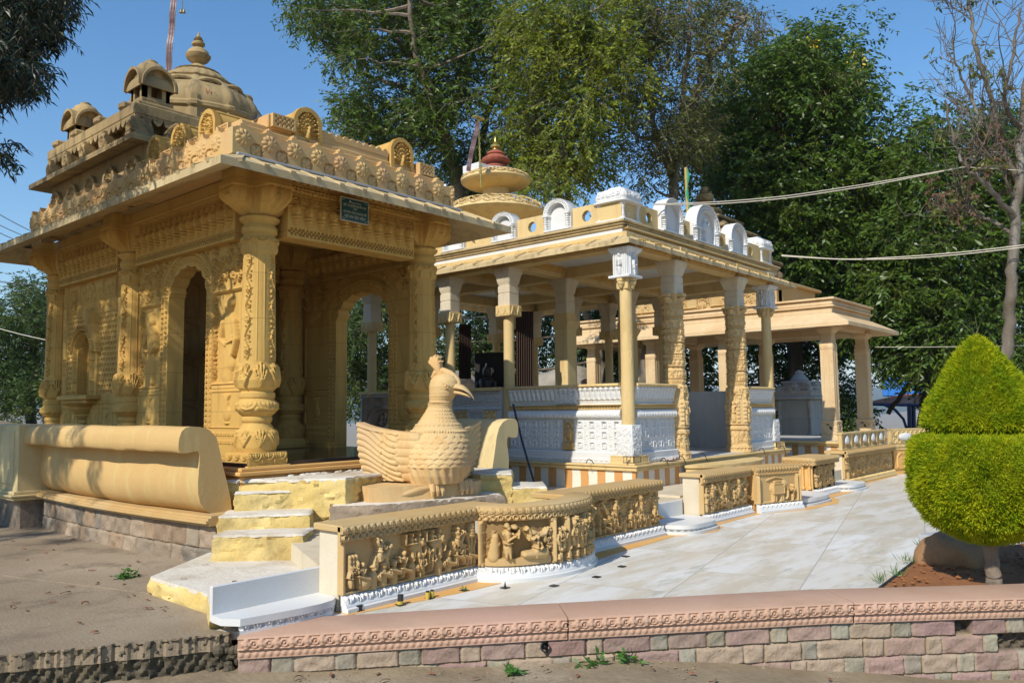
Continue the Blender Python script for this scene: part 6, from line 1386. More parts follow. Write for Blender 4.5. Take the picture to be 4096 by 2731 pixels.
mb.box(17.9, 20.6, 6.1, 12.8, 3.34, 3.37, .002); pc(mb, 'beam', 'sandstone_beige')
mb = eave(MB(), (17.50, 5.64, 21.2, 13.4), (17.95, 6.1, 20.7, 13.0), 3.11, 3.19, 3.44, 3.30); pc(mb, 'eave', 'sandstone_beige', smooth=25)
mb = MB(); mb.box(17.98, 20.65, 6.14, 12.95, 3.36, 3.58, .01); mb.box(17.92, 20.72, 6.08, 13, 3.58, 3.62, .01); mb.box(17.96, 20.68, 6.12, 13, 3.62, 3.74, .02); mb.box(17.9, 20.74, 6.06, 13.05, 3.74, 3.79, .012); pc(mb, 'roof_cornice', 'sandstone_beige')
mb = MB(); h = HF(-11.5, -7.4, 3.79, 4.28, .014); h.foliage(-11.3, -7.6, 3.85, 4.22, .11, .04, 31)
for c in (-10.9, -9.8, -8.7): h.rect(c - .38, c + .38, 3.84, 4.24, .03); h.horse(c, 3.9, .26, 1, .06); h.person(c, 3.98, .2, 1, 1, .06, .02); h.path([(c - .36, 3.86), (c + .36, 3.86), (c + .36, 4.22), (c - .36, 4.22), (c - .36, 3.86)], .02, .06)
h.mesh(mb, onX(18.05), .3); mb.box(18.15, 20.5, 7.4, 11.5, 3.79, 4.27, .01); mb.box(18.0, 20.7, 7.3, 11.7, 4.27, 4.34, .015); pc(mb, 'attic', 'sandstone_carved')
mb = MB(); TC = (19.3, 9.77)
for hw, z0, z1 in ((1.55, 4.34, 4.75), (1.40, 4.75, 5.1), (1.48, 5.1, 5.2), (1.22, 5.2, 5.50), (1.30, 5.50, 5.60), (.95, 5.60, 5.86), (1.02, 5.86, 5.96), (.66, 5.96, 6.2), (.74, 6.2, 6.28), (.42, 6.28, 6.45)):
    mb.box(TC[0] - hw, TC[0] + hw, TC[1] - hw, TC[1] + hw, z0, z1, .03)
    if hw in (1.40, 1.22, .95, .66):
        n = int(hw / .17)
        for i in range(n):
            u = -hw + (i + .5) * 2 * hw / n
            for dx, dy in ((u, -hw), (-hw, u)): mb.lathe([(.02, 0), (hw / n * .8, .02), (hw / n * .8, .12), (.05, .2)], (TC[0] + dx, TC[1] + dy, z0), 10)
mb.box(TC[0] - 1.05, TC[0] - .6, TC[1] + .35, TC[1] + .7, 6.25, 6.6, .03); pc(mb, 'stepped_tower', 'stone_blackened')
mb = MB(); mb.lathe([(.3, 6.42), (.40, 6.46), (.44, 6.53), (.40, 6.60), (.25, 6.64), (.16, 6.66), (.27, 6.70), (.28, 6.73), (.13, 6.76), (.11, 6.80), (.21, 6.86), (.235, 6.93), (.225, 6.99), (.20, 7.02), (.12, 7.04), (.17, 7.07), (.10, 7.10), (.085, 7.15), (.10, 7.20), (.08, 7.23), (.01, 7.235)], (*TC, 0), 40); pc(mb, 'finial', WE)
# small marble shrines
def small_shrine(cx, cy, z0, hw, H, label, mat):
    t = thing('small_shrine', (cx, cy, z0), label, 'shrine'); q = sq(4, 16)
    mb = MB(); mb.lathe([(hw * .86, 0), (hw * .86, H * .28), (hw * .86, H * .54)], (cx, cy, z0), 64, q); mb.box(cx - hw * .9, cx + hw * .9, cy - hw * .9, cy + hw * .9, z0 + H * .25, z0 + H * .262, .004); mb.build('cell', 'marble_grey', t)
    for dx in (-1, 1):
        for dy in (-1, 1): mb = MB(); mb.lathe([(hw * .14, 0), (hw * .10, H * .04), (hw * .09, H * .22), (hw * .14, H * .26), (hw * .09, H * .29), (hw * .10, H * .36), (hw * .19, H * .44), (hw * .17, H * .52)], (cx + dx * hw * .84, cy + dy * hw * .84, z0), 16); mb.build('pilaster', mat, t)
    mb = MB(); rings = [(1.0, .53), (1.22, .545), (1.24, .57), (1.0, .60), (1.0, .64), (1.08, .645), (1.08, .665), (.86, .67), (.86, .71), (.94, .72), (.94, .735), (.68, .74), (.68, .79), (.76, .80), (.74, .82), (.42, .83)]
    mb.lathe([(hw * r_, H * z) for r_, z in rings], (cx, cy, z0), 96, lambda th: q(th) * (1 + .03 * np.abs(np.cos(th * 12))))
    for f, a in ((onY(cy - hw * .95), cx), (onX(cx - hw * .95), -cy)):
        h = HF(a - hw * .4, a + hw * .4, z0 + H * .64, z0 + H * .82, .015); h.ring(a, z0 + H * .70, hw * .17, .03, .05); h.foliage(a - hw * .35, a + hw * .35, z0 + H * .65, z0 + H * .78, .07, .05, 2); h.cut(lambda X, Y: (np.abs(X - a) / (hw * .4)) ** 1.5 + (Y - z0 - H * .64) / (H * .18) > 1); h.mesh(mb, f, .1)
    for dx in (-.8, .8):
        for dy in (-.8, .8): mb.lathe([(hw * .16, .66 * H), (hw * .2, .69 * H), (hw * .1, .74 * H), (hw * .13, .76 * H), (.01, .79 * H)], (cx + dx * hw, cy + dy * hw, z0), 16)
    mb.build('tiered_roof', mat, t, smooth=40)
    mb = MB(); mb.lathe([(hw * .44, .825), (hw * .46, .85), (hw * .34, .89), (hw * .24, .93), (hw * .18, .94), (hw * .22, .955), (hw * .2, .975), (hw * .12, .985), (hw * .05, 1.0)] if False else [(hw * a, b * H) for a, b in ((.44, .825), (.46, .85), (.34, .89), (.24, .93), (.18, .94), (.22, .955), (.2, .975), (.12, .985), (.05, 1.0))], (cx, cy, z0), 48, wob=lambda th, z: 1 + .06 * np.abs(np.cos(th * 9))); mb.build('finial', mat, t); return t
small_shrine(22.6, 8.7, .60, .52, 1.82, 'small grey marble shrine with tiered roof behind the right-hand beige columns', 'marble_grey')
s2_ = small_shrine(18.95, 11.2, .646, .36, 2.45, 'small white marble shrine with gilt glass side inside the far beige pavilion', 'marble_aged')
MB().box(18.86, 19.22, 10.86, 10.90, 1.1, 1.8, .006).build('gilt_pane', 'glass_gold', s2_)
# ------------------------------------------------------------------ plaque over the shrine's front
pq = thing('sign_plaque', (5.53, 7.06, 3.62), 'green plaque with pale Devanagari lettering under the shrine eave', 'sign')
PYq = 7.047; MB().box(5.349, 5.719, PYq, PYq + .02, 3.498, 3.742, .003).build('board', 'sign_green', pq)
mb = MB(); mb.box(5.340, 5.728, PYq - .003, PYq + .018, 3.488, 3.497, .002); mb.box(5.340, 5.728, PYq - .003, PYq + .018, 3.743, 3.752, .002); mb.box(5.340, 5.348, PYq - .003, PYq + .018, 3.4975, 3.7425, .002); mb.box(5.72, 5.728, PYq - .003, PYq + .018, 3.4975, 3.7425, .002); mb.build('frame', 'sign_frame', pq)
def text_mesh(body, size, cx, z, Yp, mat, parent, name='lettering', width=None):
    cu = bpy.data.curves.new(name, 'FONT'); cu.body = body; cu.size = size; cu.align_x = 'CENTER'; cu.extrude = .0006
    tmp = bpy.data.objects.new(name, cu); COL.objects.link(tmp); bpy.context.view_layer.update(); dg = bpy.context.evaluated_depsgraph_get(); me = bpy.data.meshes.new_from_object(tmp.evaluated_get(dg)); bpy.data.objects.remove(tmp)
    co = np.array([v.co[:] for v in me.vertices])
    if not len(co): return
    k = width / (co[:, 0].max() - co[:, 0].min()) if width else 1
    for v, c in zip(me.vertices, co): v.co = (cx + c[0] * k, Yp - c[2], z + c[1])
    me.materials.append(MATS[mat]); o = bpy.data.objects.new(name, me); COL.objects.link(o); o.parent = parent; o.matrix_parent_inverse = Matrix.Translation(-Vector(WL[parent.name])); return o
for body_, sz, z, w in (('परमपूज्य आचार्य', .024, 3.694, .17), ('श्री चन्द्रसूरीश्वरजी म.सा.', .036, 3.655, .32), ('प्रेरित', .03, 3.622, .05), ('श्री नेमिनाथ दीक्षा कल्याणक मंदिर', .036, 3.578, .325), ('श्री चंपा प्रेम विहार', .046, 3.526, .29)):
    text_mesh(body_, sz, 5.534, z, PYq - .003, 'sign_letter', pq, width=w)
mb = MB()
for sx_ in (-1, 1):
    for sz_ in (-1, 1):
        for a in range(4): mb.box(5.534 + sx_ * (.172 - a * .010) - .004, 5.534 + sx_ * (.172 - a * .010) + .004, PYq - .002, PYq, 3.62 + sz_ * (.110 - (3 - a) * .004) - .003, 3.62 + sz_ * (.110 - (3 - a) * .004) + .003, .001)
mb.ball((5.468, PYq - .001, 3.712), .012, .002, .016); mb.build('corner_ornament', 'sign_letter', pq)
# ------------------------------------------------------------------ flag poles
def pole_flag(p0, p1, w, label, cloth_from, cloth_to, bells=False, box=False):
    t = thing('flag_pole', p0, label, 'flag'); p0, p1 = Pp(p0), Pp(p1); n = 24
    mb = MB(); mb.tube([p0 + (p1 - p0) * u for u in np.linspace(0, 1, n)], .016, 10)
    for u in np.linspace(.05, .97, 12): c = p0 + (p1 - p0) * u; d = (p1 - p0) / np.linalg.norm(p1 - p0); mb.tube([c - d * .02, c - d * .008, c + d * .008, c + d * .02], [.018, .028, .028, .018], 10)
    if box: d = CR; mb.box(p1[0] - .13, p1[0] + .13, p1[1] - .05, p1[1] + .05, p1[2] - .01, p1[2] + .03, .006)
    mb.build('pole', 'brass', t)
    a, b = Pp(cloth_from), Pp(cloth_to); d = (b - a) / np.linalg.norm(b - a); s_ = np.cross(d, CF); s_ /= np.linalg.norm(s_)
    for name, o0, o1, mt in (('cloth_edge', -.5, -.28, 'silver_cloth'), ('cloth_edge', .28, .5, 'silver_cloth'), ('cloth_stripe', -.28, -.12, 'red_cloth'), ('cloth_stripe', .12, .28, 'red_cloth'), ('cloth_centre', -.12, .12, 'silver_cloth')):
        rows = []
        for u in np.linspace(0, 1, 30):
            c = a + (b - a) * u + CF * .012 * math.sin(u * 19) + s_ * .008 * math.sin(u * 7); rows.append([c + s_ * w * o0 + CF * .004 * math.sin(u * 60), c + s_ * w * o1 - CF * .004 * math.sin(u * 50)])
        rows = Pp(rows); mb = MB(); bk = rows + CF * .006; mb.loft(np.stack([rows[:, 0], rows[:, 1], bk[:, 1], bk[:, 0]], 1)); mb.build(name, mt, t, smooth=60)
    return t
f1 = pole_flag(at(386, 196, 11.9), at(408, -90, 11.9), .09, 'tall brass flag pole beside the dome with a red and silver cloth strip', at(386, 178, 11.75), at(404, -90, 11.75))
mb = MB(); c = at(420, -60, 11.8); e = at(419, 26, 11.8); mb.tube([c + (e - c) * u for u in np.linspace(0, 1, 8)], .006, 6); 
for i in (-1, 1): p = at(419 + i * 3.5, 30, 11.8); mb.lathe([(.004, .06), (.012, .05), (.018, .02), (.026, .0), (.022, -.004)], tuple(p), 12)
mb.build('hanging_bells', 'aged_brass', f1)
pole_flag(at(1105, 430, 15.6), at(1099, 272, 15.6), .085, 'short brass flag pole by the disc-roofed spire with a slanting red and silver strip', at(1097, 280, 15.5), at(1075, 393, 15.5), box=True)
bp = thing('bamboo_pole', at(1581, 500, 17), 'thin bamboo pole tied with green cloth behind the white parapet', 'pole')
mb = MB(); a, b = at(1581, 520, 17), at(1575, 385, 17); mb.tube([a + (b - a) * u for u in np.linspace(0, 1, 10)], .035, 8)
for u in (.2, .4, .6, .8): c = a + (b - a) * u; mb.tube([c, c + Pp([0, 0, .03])], .042, 8)
mb.build('pole', 'bamboo', bp); mb = MB(); a, b = at(1583, 500, 16.95), at(1578, 388, 16.95); mb.tube([a + (b - a) * u + CR * .02 * math.sin(u * 9) for u in np.linspace(0, 1, 14)], [.02 + .012 * math.sin(i * 1.3) for i in range(14)], 6); mb.build('green_cloth', 'green_cloth', bp)
# ------------------------------------------------------------------ trees
def unit(v): return v / (np.linalg.norm(v, axis=-1, keepdims=True) + 1e-9)
def leaf_quads(B, D, ln, wd, r, curl=0.):
    n = len(B); U_ = unit(np.cross(D, unit(r.normal(0, 1, (n, 3))))); l = (ln * r.uniform(.6, 1.25, n))[:, None]; w = (wd * r.uniform(.7, 1.2, n))[:, None]
    mid = B + D * l * .5; mid = mid + np.array([0, 0, 1]) * curl * l
    V = np.stack([B, mid + U_ * w * .5, B + D * l, mid - U_ * w * .5], 1).reshape(-1, 3)
    return V, np.arange(n * 4).reshape(-1, 4)
def twig_prisms(A, B_, rad_):
    n = len(A); d = unit(B_ - A); u = unit(np.cross(d, np.array([.31, .2, .93]))); v = np.cross(d, u); V = []
    for k in range(3):
        a = k * 2.0944; o_ = (u * math.cos(a) + v * math.sin(a)) * rad_; V += [A + o_, B_ + o_ * .4]
    V = np.stack(V, 1).reshape(-1, 3); b = np.arange(n)[:, None] * 6
    F = np.concatenate([b + np.array([[2 * k, (2 * k + 2) % 6, (2 * k + 3) % 6, 2 * k + 1]]) for k in range(3)]); return V, F
def in_poly(P, x, y):
    c = False; n = len(P)
    for i in range(n):
        (x0, y0), (x1, y1) = P[i], P[i - 1]
        if (y0 > y) != (y1 > y) and x < (x1 - x0) * (y - y0) / (y1 - y0) + x0: c = not c
    return c
def clump_field(poly, d0, d1, n, r):
    xs = [p[0] for p in poly]; ys = [p[1] for p in poly]; out = []; tries = 0
    while len(out) < n and tries < n * 60:
        tries += 1; x, y = r.uniform(min(xs), max(xs)), r.uniform(min(ys), max(ys))
        if in_poly(poly, x, y): out.append(at(x, y, r.uniform(d0, d1)))
    return np.array(out)
def foliage_mesh(C, rad_, twigs, per, ln, wd, r, droop=.5, flat=.7, tw_len=.5, curl=0., pinnate=True):
    n = len(C); K = np.repeat(np.arange(n), twigs); T = len(K); q = unit(r.normal(0, 1, (T, 3))); rr_ = rad_ * r.uniform(.7, 1.2, n)[K] * r.uniform(.15, 1, T) ** .5
    S_ = C[K] + q * rr_[:, None] * np.array([1, 1, flat]); D = unit(q * .8 + r.normal(0, .5, (T, 3)) + np.array([0, 0, -droop])); L = tw_len * r.uniform(.6, 1.2, T)
    E_ = S_ + D * L[:, None]; side = unit(np.cross(D, np.array([0, 0, 1.])) + r.normal(0, .15, (T, 3)))
    j = (np.arange(per) + .5) / per; B = S_[:, None] + D[:, None] * (L[:, None] * j[None])[..., None]
    sg = np.where(np.arange(per) % 2 == 0, 1., -1.)[None, :, None]
    Dl = unit(D[:, None] * .55 + side[:, None] * sg * .9 + r.normal(0, .28, (T, per, 3)) + np.array([0, 0, -droop * .8]))
    V, F = leaf_quads(B.reshape(-1, 3), Dl.reshape(-1, 3), ln, wd, r, curl); return V, F, S_, E_
def limb(mb, pts, r0, r1, n=9, seed=0, wig=.012):
    r = np.random.default_rng(seed); P = np.array(pts, float); t_ = np.linspace(0, len(P) - 1, (len(P) - 1) * 6 + 1); Q = np.stack([np.interp(t_, np.arange(len(P)), P[:, k]) for k in range(3)], 1)
    for _ in range(3): Q[1:-1] = (Q[:-2] + Q[1:-1] * 2 + Q[2:]) / 4
    Q[1:-1] += r.normal(0, wig, Q[1:-1].shape) * 2; mb.tube(Q, np.linspace(r0, r1, len(Q)), n); return Q
def sub_branches(mb, Q, C, r, r0=.05, maxn=60):
    idx = r.permutation(len(C))[:maxn]
    for i in idx:
        c = C[i]; d = np.linalg.norm(Q - c, axis=1) + (Q[:, 2] > c[2]) * 1.5; k = int(np.argmin(d)); a = Q[k]
        m_ = (a + c) / 2 + np.array([0, 0, -.08]) * np.linalg.norm(c - a) + r.normal(0, .12, 3); ts = np.linspace(0, 1, 7)[:, None]
        P = a * (1 - ts) ** 2 + 2 * m_ * ts * (1 - ts) + c * ts ** 2; P[1:-1] += r.normal(0, .03, (5, 3)); mb.tube(P, np.linspace(r0, r0 * .25, 7), 5)
def tree(label, limbs, fields, lm, bm, ln, wd, seed, twigs=40, per=9, rad_=.8, droop=.5, extra=None, tw_len=.5, name='tree', sub=.05, maxn=70, twig_r=.006, base=None, curl=0., pts=None):
    r = np.random.default_rng(seed); mb = MB(); Q = []
    for i, (P, r0, r1) in enumerate(limbs): Q.append(limb(mb, [at(*p) if len(p) == 3 and p[0] > 60 else np.array(p) for p in P] if pts is None else P, r0, r1, 10, seed + i))
    Q = np.concatenate(Q); t = thing(name, base if base is not None else Q[0], label, 'tree')
    C = np.concatenate([clump_field(p, a, b, n, r) for p, a, b, n in fields] + ([np.array(extra)] if extra is not None else []))
    sub_branches(mb, Q, C, r, sub, maxn); V, F, S_, E_ = foliage_mesh(C, rad_, twigs, per, ln, wd, r, droop, tw_len=tw_len, curl=curl)
    tv, tf = twig_prisms(S_, E_, twig_r); mb.add(tv, tf); mb.build('trunk', bm, t, smooth=60)
    MB().add(V, F).build('crown', lm, t, smooth=0); return t
D1 = 22.
tree('tall dark green tree with a long leaning trunk forking behind the disc spire', [
    ([(1062, 640, D1), (1058, 480, D1), (1035, 350, D1), (985, 210, D1), (935, 120, D1), (870, 40, D1), (830, -60, D1)], .20, .05), ([(1040, 360, D1), (1010, 270, D1 - 1), (960, 160, D1 - 1.5), (945, 60, D1 - 2), (940, -60, D1 - 2)], .12, .05),
    ([(1058, 470, D1), (1095, 370, D1 + 1), (1110, 300, D1 + 1), (1140, 200, D1 + 1), (1130, 60, D1 + 1)], .16, .05), ([(1000, 250, D1), (900, 190, D1 + .5), (820, 170, D1 + 1), (780, 130, D1 + 1)], .08, .03), ([(1020, 330, D1), (930, 300, D1), (860, 310, D1), (800, 290, D1)], .07, .02)],
    [([(690, -60), (1190, -60), (1190, 140), (1150, 230), (1060, 250), (1010, 190), (900, 130), (800, 160), (740, 110), (690, 40)], 20, 24, 118), ([(760, 190), (1000, 200), (1060, 340), (990, 410), (900, 330), (800, 330), (765, 260)], 20.5, 23.5, 40), ([(1000, 330), (1170, 300), (1190, 440), (1010, 470)], 22, 25, 26)],
    'leaf_dark', 'bark', .15, .05, 21, twigs=36, per=9, rad_=.62, droop=.45)
tree('yellow-green tree with slender pale limbs above the middle of the pavilion', [
    ([(1300, 640, 20), (1285, 440, 20), (1245, 330, 20), (1215, 220, 20), (1240, 100, 20), (1230, -60, 20)], .13, .04), ([(1285, 440, 20), (1330, 360, 20.5), (1370, 250, 21), (1340, 120, 21), (1360, -40, 21)], .09, .03), ([(1275, 420, 20), (1310, 250, 19.5), (1320, 60, 19.5)], .07, .03)],
    [([(1180, -60), (1480, -60), (1500, 90), (1470, 200), (1420, 250), (1250, 200), (1170, 130)], 18.5, 22, 66), ([(1190, 180), (1440, 200), (1410, 330), (1370, 440), (1190, 430), (1170, 320)], 18.5, 21.5, 58)],
    'leaf_yellow', 'bark_pale', .14, .048, 22, twigs=36, per=9, rad_=.60, droop=.55, maxn=45)
tree('sparse olive tree with many bare grey twigs right of the yellow-green tree', [
    ([(1545, 640, 21), (1545, 440, 21), (1560, 330, 21), (1600, 200, 21), (1660, 90, 21), (1720, 40, 21)], .15, .03), ([(1550, 420, 21), (1500, 300, 21), (1490, 160, 21), (1500, 20, 21), (1490, -60, 21)], .10, .03), ([(1560, 330, 21), (1570, 180, 20.5), (1590, 60, 20), (1580, -60, 20)], .08, .02)],
    [([(1450, -60), (1620, -60), (1690, 30), (1760, 60), (1740, 90), (1640, 130), (1620, 300), (1600, 430), (1450, 440), (1430, 250)], 19.5, 22.5, 100)],
    'leaf_olive', 'bark_pale', .13, .042, 23, twigs=26, per=8, rad_=.65, droop=.5, twig_r=.007, maxn=70)
tree('dense dark broad tree with yellow flowers filling the sky behind the far pavilion', [
    ([(1830, 960, 27), (1820, 700, 27), (1800, 480, 27), (1850, 260, 27), (1870, 130, 27)], .28, .05), ([(1820, 640, 27), (1920, 440, 26.5), (1960, 250, 26.5)], .16, .04), ([(1810, 600, 27), (1720, 420, 27), (1680, 250, 27)], .15, .04)],
    [([(1640, 190), (1720, 130), (1800, 120), (1900, 120), (1970, 200), (2000, 320), (2090, 400), (2060, 560), (1800, 520), (1640, 480), (1600, 400), (1610, 280)], 23.5, 28, 250), ([(1780, 90), (1960, 60), (1970, 130), (1800, 160)], 25, 27, 14), ([(1780, 480), (2090, 480), (2110, 760), (1990, 760), (1800, 690)], 23.5, 27, 130), ([(1480, 560), (1990, 560), (1985, 860), (1960, 960), (1820, 990), (1480, 900)], 27, 31, 150)],
    'leaf_deep', 'bark_dark', .19, .07, 24, twigs=32, per=10, rad_=.85, droop=.5, tw_len=.6)
tree('dark green tree behind the topiary at the right edge, its trunk by the red-roofed shed', [
    ([(2120, 1020, 24), (2135, 880, 24), (2170, 760, 24), (2200, 560, 24), (2210, 350, 24)], .24, .05), ([(2150, 820, 24), (2260, 650, 23.5), (2330, 450, 23.5)], .14, .04), ([(2040, 950, 26), (2075, 900, 25.5), (2110, 850, 25), (2150, 800, 24.5)], .07, .06)],
    [([(2080, 280), (2150, 210), (2240, 260), (2400, 300), (2400, 820), (2130, 820), (2010, 740), (2060, 520)], 21.5, 26, 230), ([(2000, 740), (2110, 740), (2090, 840), (2020, 860)], 23, 25, 14), ([(2120, 780), (2400, 780), (2400, 1000), (2130, 900)], 23, 26, 60)],
    'leaf_deep', 'bark_dark', .18, .065, 25, twigs=30, per=10, rad_=.8, droop=.5, tw_len=.6)
tree('leafy green trees with a pale slanting trunk seen between the pavilion columns', [
    ([(1425, 960, 24), (1392, 880, 24), (1372, 800, 24), (1352, 740, 24), (1325, 600, 24), (1300, 420, 25)], .17, .09), ([(1478, 1000, 21), (1480, 880, 21), (1487, 740, 21), (1494, 660, 21), (1500, 500, 21)], .14, .10)],
    [([(760, 650), (1480, 650), (1480, 820), (1330, 880), (1250, 820), (1150, 880), (760, 910)], 25, 31, 210), ([(760, 660), (900, 660), (900, 900), (760, 900)], 24, 28, 40), ([(590, 860), (620, 860), (620, 940), (590, 940)], 24, 28, 6), ([(760, 790), (1480, 760), (1480, 900), (1340, 870), (1250, 850), (1180, 930), (760, 940)], 25.5, 28, 90)],
    'leaf_mid', 'bark_pale', .15, .06, 26, twigs=26, per=9, rad_=.85, droop=.5, sub=.03, maxn=16)
tree('bushy blue-green trees beyond the grass at the left edge', [
    ([(70, 1000, 30), (75, 850, 30), (80, 700, 30)], .2, .05), ([(20, 1000, 31), (15, 850, 31), (10, 760, 31)], .15, .05)],
    [([(-60, 720), (20, 690), (60, 650), (115, 640), (150, 700), (150, 925), (-60, 935)], 27, 32, 130)],
    'leaf_mid', 'bark_dark', .17, .05, 27, twigs=30, per=9, rad_=.8, droop=.3)
# near tree hanging in from the left: most of its crown is outside the frame and shades the shrine's left side
r = np.random.default_rng(31); ex = []
while len(ex) < 420:
    p = np.array([r.uniform(-5.2, .5), r.uniform(8.4, 15.8), r.uniform(4.9, 9.8)])
    if np.degrees(np.arctan2(p[1], p[0])) > 85 and ((p[0] + 2.4) / 3.0) ** 2 + ((p[1] - 11.9) / 3.9) ** 2 + ((p[2] - 7.2) / 2.4) ** 2 < 1: ex.append(p)
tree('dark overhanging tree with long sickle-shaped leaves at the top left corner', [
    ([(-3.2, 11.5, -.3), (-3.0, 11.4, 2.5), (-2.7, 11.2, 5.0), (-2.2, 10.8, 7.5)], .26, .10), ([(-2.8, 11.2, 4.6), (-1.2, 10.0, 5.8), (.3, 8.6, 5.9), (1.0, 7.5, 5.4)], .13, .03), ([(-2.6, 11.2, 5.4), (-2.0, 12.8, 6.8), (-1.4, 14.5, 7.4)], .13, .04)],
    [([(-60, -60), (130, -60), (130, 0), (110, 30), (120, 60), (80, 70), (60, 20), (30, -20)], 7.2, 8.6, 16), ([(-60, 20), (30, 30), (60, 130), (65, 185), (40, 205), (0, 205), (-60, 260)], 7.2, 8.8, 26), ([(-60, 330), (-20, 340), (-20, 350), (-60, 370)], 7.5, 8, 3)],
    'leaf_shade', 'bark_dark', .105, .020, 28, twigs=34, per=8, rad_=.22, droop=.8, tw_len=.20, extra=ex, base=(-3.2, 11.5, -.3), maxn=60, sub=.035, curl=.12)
# half-bare tree on the right
def bare(mb, a, d, ln, r0, depth, r):
    n = 5; P = [a]; d = d / np.linalg.norm(d)
    for i in range(n): d = unit(d + r.normal(0, .13, 3) + np.array([0, 0, .03])); P.append(P[-1] + d * ln / n)
    P = np.array(P); mb.tube(P, np.linspace(r0, max(.004, r0 * .45), n + 1), 6 if r0 > .015 else 4)
    if depth:
        for _ in range(r.integers(3, 6)): k = r.integers(1, n + 1); bare(mb, P[k], d + r.normal(0, .65, 3) + np.array([0, 0, .25]), ln * r.uniform(.45, .75), max(.005, r0 * .5), depth - 1, r)
    return P
r = np.random.default_rng(41); bt = thing('bare_tree', at(2303, 1140, 13), 'tall half-bare grey tree with lichen on its trunk behind the topiary', 'tree'); mb = MB(); DB = 13.
ends = []
for P, r0, r1 in (([(2303, 1140, DB), (2306, 900, DB), (2312, 790, DB), (2318, 680, DB), (2330, 560, DB), (2338, 430, DB), (2350, 300, DB), (2356, 180, DB), (2400, 40, DB)], .10, .06), ([(2338, 420, DB), (2300, 330, DB), (2272, 215, DB), (2245, 130, DB), (2228, 30, DB), (2212, -60, DB)], .05, .02), ([(2332, 500, DB), (2275, 435, DB - .3), (2240, 400, DB - .4), (2218, 385, DB - .4), (2190, 330, DB - .4), (2170, 230, DB - .4)], .045, .018), ([(2328, 540, DB), (2280, 505, DB + .3), (2220, 485, DB + .4), (2160, 460, DB + .4)], .035, .012), ([(2300, 340, DB), (2240, 250, DB + .3), (2210, 180, DB + .3), (2180, 120, DB + .3)], .035, .012), ([(2348, 300, DB), (2300, 240, DB - .3), (2330, 120, DB - .3), (2345, 20, DB - .3)], .04, .015), ([(2275, 435, DB), (2262, 380, DB), (2250, 300, DB), (2262, 240, DB)], .028, .01), ([(2335, 460, DB), (2310, 420, DB - .2), (2290, 300, DB - .2)], .03, .012)):
    Q = limb(mb, [at(*p) for p in P], r0, r1, 9, int(r0 * 900), .008)
    if r0 < .09:
        for k in r.integers(4, len(Q), 5): d = unit(Q[min(k + 1, len(Q) - 1)] - Q[k - 1]); ends.append(bare(mb, Q[k], d + r.normal(0, .6, 3) + np.array([0, 0, .4]), r.uniform(.5, 1.1), .012, 2, r))
mb.build('trunk', 'bark_pale', bt, smooth=60)
C = np.array([e[-1] for e in ends])[::3]; V, F, S_, E_ = foliage_mesh(C, .22, 5, 7, .11, .04, r, .9, tw_len=.25); MB().add(V, F).build('crown', 'leaf_olive', bt, smooth=0)
C = np.concatenate([clump_field([(2250, 280), (2400, 260), (2400, 460), (2280, 430)], 12.8, 13.6, 12, r), clump_field([(2160, 400), (2230, 430), (2230, 480), (2150, 470)], 12.8, 13.6, 5, r)]); V, F, S_, E_ = foliage_mesh(C, .3, 10, 7, .10, .03, r, 1.0, tw_len=.25); MB().add(V, F).build('dry_foliage', 'leaf_brown', bt, smooth=0)
# yellow blossom and hanging pods on the dark tree
ft = [o for o in bpy.data.objects if o.get('label', '').startswith('dense dark broad')][0]; r = np.random.default_rng(43); mb = MB(); mp_ = MB()
for x, y in ((1850, 90), (1870, 110), (1960, 130), (1980, 150), (1800, 310), (1770, 435), (1720, 440), (1960, 490), (1990, 520), (1955, 380), (1640, 450), (1900, 250), (1690, 60), (2030, 330)):
    C = at(x, y, 24.2) + r.normal(0, .12, (22, 3)); V, F = leaf_quads(C, unit(r.normal(0, 1, (22, 3))), .09, .07, r); mb.add(V, F)
for x, y in ((1830, 230), (1900, 210), (1790, 290), (1730, 50), (1750, 70), (1970, 420), (1930, 170)):
    C = at(x, y, 24.2) + r.normal(0, .3, (60, 3)) * np.array([1, 1, .5]); V, F = leaf_quads(C, unit(r.normal(0, .25, (60, 3)) + np.array([0, 0, -1])), .32, .03, r); mp_.add(V, F)
mb.build('blossom', 'flower_yellow', ft, smooth=0)['kind'] = 'stuff'; mp_.build('seed_pods', 'leaf_brown', ft, smooth=0)['kind'] = 'stuff'
